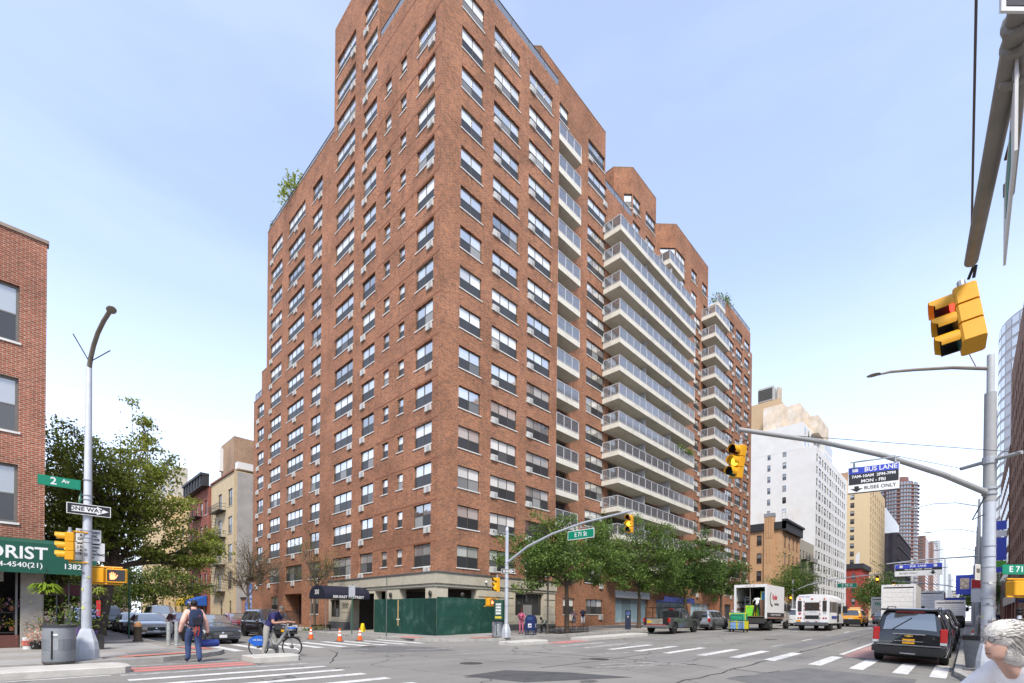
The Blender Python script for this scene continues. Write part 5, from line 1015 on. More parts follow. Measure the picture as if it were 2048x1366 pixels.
# roof planting
def shrub(label, x, y, z, r, n, ls, mats, name='roof_shrub'):
    t = thing(name, label, 'plant', (x, y, z)); b = MB(); C = []
    for i in range(14):
        d = Vector(RNG.normal(size=3)); d.z = abs(d.z); d.normalize(); e = Vector((d.x*r[0], d.y*r[1], d.z*r[2])); branch(b, (0, 0, 0), e, 0.03, 0.008, 0.1, 3, 4)
        C.append(np.array(e)+RNG.normal(size=(max(3, n//14), 3))*np.array(r)*0.3)
    b.build('stem', BARK, t); C = np.concatenate(C); link('leaves', leaves_mesh('leaves', C, np.tile([0, 0, 1.0], (len(C), 1)), ls, mats), t); return t
shrub('yellow-green bush hanging over the left roof terrace', UC+0.2, 51.0, 44.6, (0.8, 2.0, 1.5), 500, 0.3, [LIME_, GIN2]); shrub('small bush on the corner roof terrace', UC+11.2, VC+0.9, 45.9, (1.0, 0.6, 1.2), 200, 0.22, [LIME_, GIN1])
shrub('green plants over the edge of the pavilion roof terrace', 69.5, VC+0.6, 46.6, (1.6, 1.0, 0.8), 400, 0.25, [LOC2, GIN1]); shrub('small weed on the left roof corner', UC+0.1, 56.3, 44.5, (0.2, 0.4, 0.6), 40, 0.15, [DRY, GIN1])
shrub('green creeper trailing over a long balcony rail', 55.6, 24.8, FL(8)+0.9, (1.6, 0.35, 0.5), 420, 0.2, [LOC2, LOC1], 'balcony_plant'); shrub('small potted plant on a lower long balcony', 47.4, 25.2, FL(10)+0.5, (0.4, 0.3, 0.9), 80, 0.15, [LOC2, LOC1], 'balcony_plant')
shrub('rounded hedge beside the blue shop awning', 15.5, 78, 0.15, (1.6, 1.6, 1.6), 900, 0.2, [LOC2, LOC1], 'hedge')
# ---------------------------------------------------------------- street furniture
AMB = P('lens_amber', (0.9, 0.5, 0.02), 0.3, emit=(1.0, 0.55, 0.03), estr=2.2); REDL = P('lens_red_off', (0.10, 0.01, 0.01), 0.2); GRNL = P('lens_green_off', (0.01, 0.07, 0.06), 0.2); AMBO = P('lens_amber_off', (0.12, 0.07, 0.01), 0.2)
HANDM = P('hand_lit', (1.0, 0.25, 0.1), 0.5, emit=(1.0, 0.22, 0.09), estr=1.6); REDON = P('lens_red_on', (0.9, 0.05, 0.03), 0.3, emit=(1, 0.05, 0.03), estr=1.5)
def signal(label, loc, rot, lit='amber', tilt=None, sc=1.0, group=None, cable=False):
    t = thing('traffic_signal', label, 'traffic light', loc, rot, group)
    for k, (nm, z) in enumerate((('red', 0.27), ('amber', 0.0), ('green', -0.27))):
        z *= sc; q = 0.128*sc
        s = MB().bbox(-0.14*sc, 0.14*sc, -0.10*sc, 0.11*sc, z-0.132*sc, z+0.132*sc, 0.02).build('section', YELLOW, t)
        v = MB(); n = 14; ro = []; ri = []
        for a in np.linspace(R(-35), R(215), n): ro.append((0.125*sc*math.cos(a), z+0.125*sc*math.sin(a)))
        for dpt, rr in ((-0.10, 1.0), (-0.27, 1.0), (-0.27, 0.93), (-0.10, 0.93)): ri.append([(x*rr, dpt*sc-(0.05*sc if dpt < -0.2 and zz > z else 0), z+(zz-z)*rr) for x, zz in ro])
        v.loft(ri, closed=False, caps=False); v.build('visor', YELLOW, s, smooth=True)
        w = MB(); w.loft([[(x*0.92, -0.102*sc, z+(zz-z)*0.92) for x, zz in ro], [(x*0.92, -0.265*sc, z+(zz-z)*0.92) for x, zz in ro]], closed=False, caps=False); w.build('visor_lining', BLACK, s, smooth=True)
        m_ = {'red': REDON if lit == 'red' else REDL, 'amber': AMB if lit == 'amber' else AMBO, 'green': GRNL}[nm]
        MB().lathe([(0.11*sc, -0.10*sc), (0.105*sc, -0.115*sc), (0.06*sc, -0.13*sc), (0.01, -0.135*sc)], 16, (0, 0, z), axis='y').build('lens', m_, s, smooth=True)
    MB().lathe([(0.06*sc, 0.40*sc), (0.06*sc, 0.46*sc), (0.04*sc, 0.47*sc), (0.04*sc, 0.56*sc)], 10).build('hanger', STEEL, t)
    if cable: MB().tube([(0.0, 0.06, 0.5), (0.1, 0.1, 0.55), (0.2, 0.1, 0.45), (0.12, 0.08, 0.38)], 0.014, 6).build('cable', BLACK, t)
    if tilt: t.rotation_euler = (tilt[0], tilt[1], rot)
    return t
def pedsignal(label, loc, rot, twin=True):
    t = thing('pedestrian_signal', label, 'pedestrian signal', loc, rot)
    MB().bbox(-0.24, 0.24, -0.09, 0.1, -0.2, 0.2, 0.025).build('housing', YELLOW, t)
    MB().box(-0.205, 0.205, -0.098, -0.09, -0.165, 0.165).build('face', P('ped_face', (0.045, 0.045, 0.045), 0.4), t)
    h = MB(); x0, z0, s = -0.08, -0.02, 1.0
    h.prismy([(x0-0.055, z0-0.10), (x0+0.045, z0-0.10), (x0+0.065, z0+0.01), (x0-0.065, z0+0.01)], -0.106, -0.099)
    for k, (fx_, fl_) in enumerate(((-0.05, 0.085), (-0.018, 0.115), (0.014, 0.11), (0.046, 0.085))): h.prismy([(x0+fx_-0.012, z0+0.005), (x0+fx_+0.014, z0+0.005), (x0+fx_*1.12+0.012, z0+fl_), (x0+fx_*1.12-0.010, z0+fl_)], -0.106, -0.099)
    h.prismy([(x0+0.05, z0-0.08), (x0+0.065, z0-0.02), (x0+0.105, z0+0.045), (x0+0.118, z0+0.03), (x0+0.08, z0-0.06)], -0.106, -0.099)
    h.build('hand_symbol', HANDM, t)
    if twin:
        s_ = MB().bbox(-0.60, -0.28, -0.02, 0.28, -0.2, 0.2, 0.025).build('side_housing', YELLOW, t)
    b = MB()
    for z in (0.24, -0.24): b.tube([(-0.75, 0.06, z), (0.12, 0.06, z)], 0.026, 8); b.tube([(-0.1, 0.06, z*0.85), (-0.1, 0.06, z)], 0.03, 6)
    b.build('bracket', YELLOW, t); return t
def sign(name, label, loc, rot, w, h, face, border=None, cat='sign', group=None, th=0.012, bw=0.025):
    t = thing(name, label, cat, loc, rot, group); MB().box(-w/2, w/2, 0, th, -h/2, h/2).build('panel', border or face, t)
    MB().box(-w/2+bw, w/2-bw, -0.003, 0.0, -h/2+bw, h/2-bw).build('face', face, t); return t
def oneway(label, loc, rot, w=0.92, h=0.30):
    t = sign('one_way_sign', label, loc, rot, w, h, BLACK, SIGN_W, bw=0.018)
    pts = [(-0.36, -0.075), (0.16, -0.075), (0.16, -0.115), (0.41, 0.0), (0.16, 0.115), (0.16, 0.075), (-0.36, 0.075)]
    k = w/0.92; MB().prismy([(x*k, z*k) for x, z in pts], -0.006, -0.003).build('arrow', SIGN_W, t)
    text('lettering', 'ONE WAY', 0.145*k, BLACK, t, (-0.06*k, -0.0075, 0), sx=1.0, bold=0.004, space=1.05); return t
def bands(parent, r, zs, m_=STEEL):
    for z in zs: MB().lathe([(r, z-0.012), (r+0.012, z-0.01), (r+0.012, z+0.01), (r, z+0.012)], 14).build('strap', m_, parent)
# --- left lamp and signal post
P1 = (1.3, 17.9, 0.146)
lp = thing('lamp_post', 'tall grey street lamp post carrying signals in front of the florist', 'lamp post', P1)
MB().lathe([(0.115, 0.85), (0.108, 2.5), (0.10, 4.2), (0.098, 4.22)], 16).build('lower_shaft', STEEL_L, lp, smooth=True)
MB().lathe([(0.095, 4.2), (0.08, 6.5), (0.066, 8.3)], 14).build('upper_shaft', P('silver_light', (0.66, 0.68, 0.71), 0.5, 0.15, var=0.08), lp, smooth=True)
b = MB(); sq = lambda s, z: [(s, -s*0.6, z), (s, s*0.6, z), (s*0.6, s, z), (-s*0.6, s, z), (-s, s*0.6, z), (-s, -s*0.6, z), (-s*0.6, -s, z), (s*0.6, -s, z)]
b.loft([sq(0.27, 0), sq(0.27, 0.28), sq(0.24, 0.5), sq(0.15, 0.8), sq(0.13, 0.86), sq(0.11, 0.87)]); b.build('base_casting', STEEL_L, lp)
b = MB(); b.box(-0.32, 0.32, -0.32, 0.32, -0.01, 0.03); b.build('foot_plate', P('mortar', (0.45, 0.43, 0.4), 0.9), lp)
b = MB(); b.tube([(0, 0, 8.2), (0.02, -0.12, 8.45), (0.06, -0.4, 8.72), (0.11, -0.8, 8.92), (0.18, -1.35, 9.05), (0.25, -1.9, 9.1)], [0.058, 0.056, 0.054, 0.052, 0.05, 0.05], 10); b.build('arm', P('arm_rust', (0.24, 0.20, 0.16), 0.6, var=0.15), lp, smooth=True)
b = MB(); b.ell((0.27, -2.0, 9.1), (0.11, 0.2, 0.05), 12, 8); b.build('lamp_head', P('lamp_body', (0.28, 0.25, 0.2), 0.5), lp, smooth=True)
for d in ((-0.35, -0.2, 8.95), (0.42, -0.35, 8.75)): MB().tube([(0, -0.1, 8.35), d], 0.014, 5).build('photocell_rod', BLACK, lp)
bands(lp, 0.102, (3.3, 3.42, 3.62, 4.05, 4.32, 4.5, 4.62, 5.05, 2.3, 1.6)); 
for k in range(9):
    a = random.uniform(-2.6, -0.6); z = random.uniform(1.1, 3.2); s_ = random.uniform(0.04, 0.08); MB().obox((0.114*math.cos(a), 0.114*math.sin(a), z), (0.006, s_, s_), Matrix.Rotation(a, 3, 'Z')).build('sticker', P('sticker%d' % (k % 3), ((0.7, 0.7, 0.68), (0.6, 0.62, 0.2), (0.2, 0.2, 0.22))[k % 3], 0.6), lp)
s1 = sign('street_sign', 'green 2 Av street sign on the left lamp post', (0.72, 17.88, 5.02), 0, 0.85, 0.27, SIGN_G, SIGN_G)
text('lettering', '2', 0.27, SIGN_W, s1, (-0.12, -0.006, 0), bold=0.004); text('lettering', 'Av', 0.14, SIGN_W, s1, (0.12, -0.006, 0.04), bold=0.003)
s2 = sign('street_sign', 'green street sign seen edge-on on the left lamp post', (1.16, 18.35, 4.72), R(-90), 0.75, 0.24, SIGN_G, SIGN_G); text('lettering', 'E 71 St', 0.16, SIGN_W, s2, (0, -0.006, 0))
oneway('black ONE WAY sign on the left lamp post', (1.32, 17.74, 4.34), 0, 0.93, 0.30)
signal('yellow signal head facing left on the left lamp post', (0.93, 17.7, 3.28), R(-90)-0.15, sc=0.92)
tag_b = thing('signal_bracket', 'yellow bracket arms holding the left signal head', 'bracket', (1.3, 17.8, 3.28))
for z in (0.42, -0.42): MB().tube([(-0.38, -0.05, z), (0.0, 0, z)], 0.024, 8).build('arm', YELLOW, tag_b)
MB().tube([(-0.36, -0.05, -0.43), (-0.36, -0.05, 0.43)], 0.03, 8).build('upright', YELLOW, tag_b)
pedsignal('orange hand pedestrian signal on the left lamp post', (1.95, 17.9, 2.55), R(-16))
for i, (x, z, w, h) in enumerate(((1.34, 3.46, 0.54, 0.46), (1.34, 3.06, 0.70, 0.52))):
    pb = sign('notice_board', ('upper', 'lower')[i]+' white contractor notice board tied behind the left lamp post', (x, 18.06, z+0.15), 0, w, h, SIGN_W, SIGN_W)
    for k, (tx, yy) in enumerate((('J. DI LORENZIO', 0.12), ('& SONS INC', 0.02), ('ELECTRICAL CONTRACT', -0.08), ('NO 4053', -0.17)) if i else (('J. DI LORENZIO', 0.14), ('& SONS INC', 0.04), ('CONTRACTOR', -0.06))): text('print_line', tx, 0.085, BLACK, pb, (0, -0.006, yy), bold=0.004, sx=0.8)
# --- litter bins
def bin_(label, loc, rot=0, poster=False, h=0.98, r=0.33, rtop=0.33):
    t = thing('litter_bin', label, 'trash can', loc, rot); m_ = P('bin_grey', (0.34, 0.36, 0.38), 0.5, 0.3, var=0.12, scale=5)
    MB().lathe([(r*0.98, 0.04), (r, 0.06), (rtop, h-0.04), (rtop*0.9, h-0.02), (rtop*0.9, h-0.25)], 26).build('drum', m_, t, smooth=True)
    for k in range(12): MB().lathe([(r+0.001, 0.34+0.025*k), (r+0.007, 0.35+0.025*k), (r+0.001, 0.36+0.025*k)], 26).build('rib', P('bin_rib', (0.24, 0.26, 0.28), 0.5, 0.3), t)
    MB().lathe([(rtop-0.005, h-0.05), (rtop+0.02, h-0.04), (rtop+0.02, h+0.01), (rtop-0.03, h+0.015), (rtop-0.05, h-0.03)], 26).build('rim', P('bin_rim', (0.05, 0.05, 0.055), 0.5), t, smooth=True)
    MB().lathe([(r*0.96, 0), (r*0.99, 0.05)], 20).build('foot_ring', P('bin_foot', (0.12, 0.11, 0.1), 0.7), t)
    MB().box(-0.10, -0.07, -r-0.008, -r+0.03, 0.12, 0.84).build('door_gap', BLACK, t); MB().box(-0.06, 0.03, -r-0.008, -r+0.02, 0.72, 0.77).build('label_plate', WHITE, t)
    return t
bin_('round grey litter bin beside the left lamp post', (0.72, 17.25, 0.146), R(-12)); bin_('grey litter bin at the foot of the middle signal pole', (19.3, 19.75, 0.15+rz(19.5)), R(-40), h=0.95)
def tapered_bin(label, loc, rot):
    t = thing('litter_bin', label, 'trash can', loc, rot); m_ = P('bin_grey2', (0.22, 0.235, 0.25), 0.5, 0.3, var=0.1)
    MB().lathe([(0.20, 0), (0.21, 0.03), (0.27, 0.92), (0.28, 0.95), (0.25, 0.96), (0.24, 0.7)], 22).build('drum', m_, t, smooth=True)
    MB().lathe([(0.282, 0.84), (0.287, 0.86), (0.287, 0.98), (0.26, 1.0), (0.24, 0.97)], 22).build('liner_rim', P('bin_bag', (0.02, 0.02, 0.022), 0.4), t, smooth=True)
    MB().lathe([(0.240, 0.42), (0.250, 0.43), (0.262, 0.66), (0.25, 0.67)], 22).build('band', P('bin_band', (0.17, 0.18, 0.19), 0.5), t, smooth=True); return t
tapered_bin('dark grey tapered litter bin beside the white-haired woman', (20.4, -0.14, 0.15+NS+rz(20)), 0)
# --- florist's goods
def pot_plant(label, loc, pr, ph, potm, n, rad, ls, mats, cz=None, droop=0.0, name='potted_plant'):
    t = thing(name, label, 'plant', loc); MB().lathe([(pr*0.75, 0), (pr, ph), (pr*0.9, ph), (pr*0.85, ph-0.03), (0.01, ph-0.03)], 14).build('pot', potm, t, smooth=True)
    C = RNG.normal(size=(n, 3))*np.array([rad*0.5, rad*0.5, rad*0.4])+np.array([0, 0, ph+rad*0.45]); b = MB()
    for k in range(7): e = C[k]; branch(b, (0, 0, ph-0.03), e, 0.012, 0.004, 0.1, 2, 4)
    b.build('stem', P('stem_green', (0.05, 0.1, 0.02), 0.8), t); link('leaves', leaves_mesh('leaves', C, np.tile([0, 0, 1.0], (n, 1)), ls, mats, aspect=0.4), t); return t
def hanging(label, loc, r, n, mats, chain=0.9):
    t = thing('hanging_plant', label, 'plant', loc); MB().lathe([(0.05, -0.16), (0.16, -0.12), (0.2, 0), (0.18, 0.0)], 12).build('basket', P('basket', (0.08, 0.06, 0.04), 0.9), t)
    b = MB()
    for k in range(n):
        a = random.uniform(0, 6.283); l_ = r*random.uniform(0.6, 1.1); up_ = random.uniform(0.05, 0.35); w = random.uniform(0.012, 0.022)
        p = [Vector((math.cos(a)*l_*q, math.sin(a)*l_*q, up_*math.sin(q*2.0)*1.0-0.42*l_*q*q)) for q in (0.05, 0.35, 0.7, 1.0)]; s_ = Vector((-math.sin(a), math.cos(a), 0))*w
        b.add([p[0]-s_, p[0]+s_, p[1]+s_*1.3, p[1]-s_*1.3, p[2]+s_, p[2]-s_, p[3]+s_*0.2, p[3]-s_*0.2], [(0, 1, 2, 3), (3, 2, 4, 5), (5, 4, 6, 7)])
    b.build('fronds', mats, t)
    c = MB(); 
    for k in range(3): a = k*2.094; c.tube([(0.18*math.cos(a), 0.18*math.sin(a), 0), (0, 0, chain)], 0.005, 4)
    c.build('chain', BLACK, t); return t
hanging('bright green hanging fern under the florist awning', (0.62, 22.8, 2.2), 0.5, 240, foliage('fern', (0.13, 0.24, 0.015), (0.34, 0.45, 0.04)), 0.75)
hanging('small hanging flower basket behind the left lamp post', (2.0, 23.4, 2.15), 0.36, 120, GIN2, 0.7)
BUCK = P('bucket_black', (0.02, 0.02, 0.02), 0.6); FLP = foliage('petal_peach', (0.6, 0.2, 0.1), (0.75, 0.45, 0.3), 6); FLB = foliage('petal_blue', (0.25, 0.35, 0.7), (0.5, 0.6, 0.85), 6); FLM = foliage('petal_mix', (0.6, 0.15, 0.3), (0.8, 0.6, 0.7), 6); FLY = foliage('petal_yellow', (0.7, 0.45, 0.03), (0.8, 0.65, 0.1), 6); FLW = foliage('petal_white', (0.6, 0.6, 0.55), (0.8, 0.8, 0.75), 6)
pot_plant('black bucket of peach bouquets on the florist pavement', (0.42, 23.6, 0.15), 0.18, 0.28, BUCK, 260, 0.32, 0.09, [FLP, FLW]); pot_plant('white tub with dried stems beside the stone pier', (0.55, 24.6, 0.55), 0.14, 0.2, WHITE, 120, 0.45, 0.1, [DRY, FLP])
pot_plant('blue hydrangea bush behind the litter bin', (1.35, 22.3, 0.7), 0.25, 0.25, P('pot_purple', (0.2, 0.1, 0.4), 0.5), 500, 0.8, 0.11, [LOC1, GIN1]); pot_plant('cluster of pale blue hydrangea heads by the litter bin', (1.55, 22.0, 1.15), 0.1, 0.15, BUCK, 160, 0.30, 0.1, [FLB, FLB])
pb = thing('paint_bucket', 'white printed tub on the florist pavement', 'bucket', (0.2, 23.9, 0.15)); MB().lathe([(0.13, 0), (0.15, 0.4), (0.155, 0.42), (0.14, 0.42)], 14).build('tub', WHITE, pb, smooth=True); MB().lathe([(0.142, 0.12), (0.15, 0.13), (0.155, 0.3), (0.147, 0.31)], 14).build('print', P('tub_print', (0.5, 0.12, 0.1), 0.6, var=0.5, scale=12), pb)
cr = thing('display_crate', 'dark display bench with purple tubs behind the litter bin', 'crate', (1.2, 22.6, 0.15)); MB().box(-0.5, 0.9, -0.3, 0.4, 0.0, 0.5).build('bench', P('bench_dark', (0.05, 0.045, 0.04), 0.7), cr)
for k in range(3): MB().lathe([(0.12, 0.5), (0.16, 0.66), (0.15, 0.66)], 10, (-0.3+0.45*k, 0, 0)).build('tub', P('pot_purple', (0.2, 0.1, 0.4), 0.5), cr)
shelf_cols = [FLY, FLM, FLW, FLM, FLY, FLP, FLW, FLM]
for k in range(14):
    x = -0.1-0.38*(k % 7)-0.1; z = 0.75+0.75*(k // 7)
    pot_plant(('yellow', 'pink', 'white', 'mauve', 'golden', 'peach', 'ivory')[k % 7]+' flowers in a pot on the florist '+('lower', 'upper')[k // 7]+' shelf', (x, VC+0.45+0.1*(k % 3), z), 0.1, 0.16, P('terracotta', (0.4, 0.15, 0.07), 0.8), 70, 0.3, 0.1, [shelf_cols[k % 8], LOC1])
sh = thing('flower_shelf', 'dark stepped flower shelf inside the florist window', 'shelf', (-0.1, VC+0.7, 0.15))
for z in (0.55, 1.3): MB().box(-3.2, 0.0, -0.4, 0.4, z-0.04, z).build('board', P('shelf_wood', (0.06, 0.045, 0.035), 0.8), sh)
for x in (-3.1, -1.5, -0.05): MB().box(x-0.03, x+0.03, -0.3, 0.3, 0, 1.3).build('upright', P('shelf_wood', (0.06, 0.045, 0.035), 0.8), sh)
# iron stand and awning posts beyond the pier
fr = thing('plant_stand', 'dark iron plant stand and awning posts beside the stone pier', 'stand', (1.0, 26.0, 0.15))
for x in (0.0, 0.35, 0.7, 1.0): MB().box(x-0.02, x+0.02, 0, 0.04, 0, 2.6).build('post', P('post_grey', (0.18, 0.19, 0.2), 0.5), fr)
for z in (0.5, 1.2): MB().box(0, 1.0, -0.15, 0.25, z, z+0.03).build('shelf', BLACK, fr)
MB().tube([(0.0, 0.1, 2.3), (0.4, 0.1, 2.75), (0.9, 0.1, 2.3)], 0.015, 5).build('hoop', BLACK, fr)
rs = thing('red_tag_sign', 'small red sign hanging behind the left lamp post', 'sign', (1.95, 22.5, 1.35)); MB().box(-0.06, 0.06, -0.01, 0.01, 0, 0.55).build('panel', P('tag_red', (0.6, 0.03, 0.03), 0.5), rs)
# --- bollards, posts
def post(label, x, y, h, r, m_, name='post', cat='post', group=None, z=None, head=None):
    t = thing(name, label, cat, (x, y, rz(x)+0.146 if z is None else z), 0, group); MB().lathe([(r*1.3, 0), (r*1.3, 0.03), (r, 0.05), (r, h), (r*0.8, h+0.01)], 10).build('shaft', m_, t, smooth=True); return t
BOL = P('bollard_steel', (0.45, 0.47, 0.45), 0.5, 0.3, var=0.2, scale=7, stain=(0.2, 0.16, 0.12), stainamt=0.6, sscale=4)
post('left of two plain steel bollards near the silver car', 4.28, 23.9, 0.95, 0.075, BOL, 'bollard', 'bollard'); post('right of two plain steel bollards near the silver car', 4.42, 23.2, 0.95, 0.075, BOL, 'bollard', 'bollard')
t = thing('capped_bollard', 'short brown post with an orange cap on the florist pavement', 'hydrant', (3.75, 27.4, 0.146))  # a capped bollard, modelled in the form of a hydrant
MB().lathe([(0.2, 0), (0.2, 0.08), (0.15, 0.1), (0.14, 0.62), (0.17, 0.66), (0.16, 0.7)], 14).build('barrel', P('bollard_brown', (0.1, 0.075, 0.05), 0.7, var=0.4, scale=9), t, smooth=True); MB().lathe([(0.16, 0.66), (0.17, 0.72), (0.1, 0.86), (0.02, 0.92)], 14).build('cap', P('bollard_orange', (0.6, 0.3, 0.12), 0.6), t, smooth=True)
MB().lathe([(0.06, 0), (0.06, 0.24)], 8, (0.1, 0, 0.5), axis='x').build('side_stub', P('bollard_brown', (0.1, 0.075, 0.05), 0.7), t)
post('slim green sign post in front of the silver car', 3.9, 31.2, 3.4, 0.035, P('green_post', (0.01, 0.09, 0.05), 0.5), 'sign_post'); post('grey post at the kerb left of the ginkgo trunk', 2.3, 33.0, 3.0, 0.045, P('post_grey', (0.18, 0.19, 0.2), 0.5), 'sign_post')
t = post('green sign post with a blank grey sign before the canopy', 15.35, 29.6, 3.3, 0.035, P('green_post', (0.01, 0.09, 0.05), 0.5), 'sign_post'); MB().box(-0.22, 0.22, -0.06, -0.04, 2.5, 3.25).build('sign_plate', P('plate_grey', (0.4, 0.42, 0.45), 0.5), t, rot=R(-50))
t = post('slim bare pole in front of the green hoarding', 15.4, 25.4, 3.55, 0.03, P('green_grey', (0.07, 0.09, 0.08), 0.5), 'sign_post')
post('brown pole beside the iron tree guard', 23.9, 19.8, 4.2, 0.06, P('pole_brown', (0.10, 0.085, 0.07), 0.7), 'sign_post')
# --- cones
def cone(label, x, y, h=0.72, z=None):
    t = thing('traffic_cone', label, 'traffic cone', (x, y, rz(x) if z is None else z)); k = h/0.72; OR = P('cone_orange', (0.80, 0.13, 0.02), 0.55, var=0.08)
    MB().bbox(-0.19*k, 0.19*k, -0.19*k, 0.19*k, 0, 0.03, 0.01).build('base', P('cone_base', (0.06, 0.03, 0.02), 0.7), t)
    for a, c, m_ in ((0.03, 0.30, OR), (0.30, 0.42, SIGN_W), (0.42, 0.50, OR), (0.50, 0.59, SIGN_W), (0.59, 0.72, OR)):
        rr = lambda z: (0.15-0.115*z/0.72)*k; MB().lathe([(rr(a), a*k), (rr(c), c*k)], 16).build('band', m_, t, smooth=True)
cone('orange cone nearest the black minivan', 11.9, 27.9); cone('orange cone in the middle of the three', 12.2, 24.9); cone('orange cone nearest the green hoarding', 13.4, 24.9); cone('orange cone on the right-hand kerb past the bins', 33, -0.15, z=0.15+NS+rz(33))
w = thing('wet_floor_sign', 'yellow folding caution sign by the green hoarding', 'floor sign', (17.6, 32.3, 0.16), R(-60)); YW_ = P('caution_yellow', (0.85, 0.62, 0.02), 0.5)
for s_ in (1, -1): MB().add([(-0.16, 0.17*s_, 0), (0.16, 0.17*s_, 0), (0.10, 0.01*s_, 0.68), (-0.10, 0.01*s_, 0.68), (-0.16, 0.185*s_, 0), (0.16, 0.185*s_, 0), (0.10, 0.025*s_, 0.68), (-0.10, 0.025*s_, 0.68)], [(0, 1, 2, 3), (7, 6, 5, 4), (0, 4, 5, 1), (1, 5, 6, 2), (2, 6, 7, 3), (3, 7, 4, 0)]).build('leaf', YW_, w)
# --- plywood hoarding round the corner entrance: separate sheets
PLY = P('plywood_green', (0.006, 0.055, 0.038), 0.7, var=0.22, scale=1.5, stain=(0.09, 0.17, 0.14), stainamt=0.55, sscale=1.6)
PLYS = [PLY, P('plywood_green2', (0.009, 0.066, 0.046), 0.7, var=0.25, scale=1.8, stain=(0.11, 0.19, 0.16), stainamt=0.6, sscale=1.2), P('plywood_green3', (0.004, 0.044, 0.032), 0.7, var=0.25, scale=1.2, stain=(0.07, 0.14, 0.12), stainamt=0.5, sscale=2.0)]
ho = thing('hoarding', 'dark green plywood hoarding round the corner entrance', 'fence', (17.9, 23.75, 0.2)); hz = 2.37
for k in range(6): MB().box(-0.02+random.uniform(-.006, .006), 0.02, 1.24*k+0.02, 1.24*k+1.235, 0.0+random.uniform(0, .02), hz+random.uniform(-.02, .03)).build('plywood_sheet', random.choice(PLYS), ho)
for k in range(5): MB().box(1.22*k+0.03, 1.22*k+1.235, -0.02+random.uniform(-.006, .006), 0.02, 0.05+0.015*k, hz+0.05+random.uniform(-.02, .03)).build('plywood_sheet', random.choice(PLYS), ho)
MB().box(-0.05, -0.02, 4.2, 4.3, 0.55, hz-0.05).build('timber_brace', P('timber', (0.55, 0.38, 0.18), 0.8), ho); MB().box(-0.045, -0.02, 4.05, 4.45, 0.95, 1.02).build('tape', WHITE, ho)
# --- entrance canopy
CAN = P('canopy_navy', (0.012, 0.013, 0.03), 0.6, var=0.1)
ca = thing('entrance_canopy', 'navy barrel canopy lettered 300 EAST 71 STREET', 'canopy', (15.4, 33.8, 0.15)); n = 14; Wc = 2.7
ring = lambda x: [(x, Wc, 2.52)] + [(x, Wc/2+Wc/2*math.cos(a), 2.78+0.72*math.sin(a)) for a in np.linspace(0, math.pi, n)] + [(x, 0, 2.52)]
MB().loft([ring(0), ring(3.6)], closed=False, caps=False).build('vault', CAN, ca, smooth=True); MB().add([p for p in ring(0)], [tuple(range(n+2))]).build('end_panel', CAN, ca); MB().box(0, 3.6, 0.02, Wc-0.02, 2.5, 2.53).build('soffit', BLACK, ca)
text('lettering', '300', 0.5, SIGN_W, ca, (-0.01, Wc/2, 2.98), R(-90), bold=0.008); text('lettering', '300 EAST 71 STREET', 0.27, SIGN_W, ca, (1.85, -0.012, 2.64), 0, bold=0.006, sx=1.05)
for y in (0.08, Wc-0.08): MB().lathe([(0.03, 0), (0.03, 2.52)], 8, (0.12, y, 0)).build('canopy_post', P('brass_grey', (0.3, 0.3, 0.28), 0.4, 0.5), ca)
def planter_guard(label, x, y, w, d):
    t = thing('tree_guard', label, 'tree guard', (x, y, rz(x)+0.15)); b = MB()
    for z in (0.08, 0.42):
        b.box(0, w, -0.012, 0.012, z, z+0.025); b.box(0, w, d-0.012, d+0.012, z, z+0.025); b.box(-0.012, 0.012, 0, d, z, z+0.025); b.box(w-0.012, w+0.012, 0, d, z, z+0.025)
    for k in range(int(w/0.14)+1):
        for yy in (0, d): b.box(0.14*k-0.008, 0.14*k+0.008, yy-0.008, yy+0.008, 0, 0.5)
    for k in range(int(d/0.14)+1):
        for xx in (0, w): b.box(xx-0.008, xx+0.008, 0.14*k-0.008, 0.14*k+0.008, 0, 0.5)
    b.build('railing', BLACK, t); MB().box(0.05, w-0.05, 0.05, d-0.05, 0, 0.05).build('soil', P('soil', (0.06, 0.045, 0.035), 0.95, var=0.3, scale=12, bump=0.6), t); return t
planter_guard('low black iron guard round the locust tree', 24.7, 19.35, 3.2, 1.3)
bn = thing('tree_bench', 'small black bench guard by the thin canopy tree', 'bench', (15.6, 36.6, 0.15)); MB().box(0, 1.6, 0, 0.1, 0.42, 0.5).build('top_rail', BLACK, bn)
for x in (0.03, 1.5): MB().box(x, x+0.07, 0, 0.1, 0, 0.42).build('leg', BLACK, bn)
shrub('ground ivy round the foot of the thin canopy tree', 16.4, 37.2, 0.15, (0.9, 0.7, 0.4), 400, 0.14, [LOC2, LOC1], 'ground_ivy')
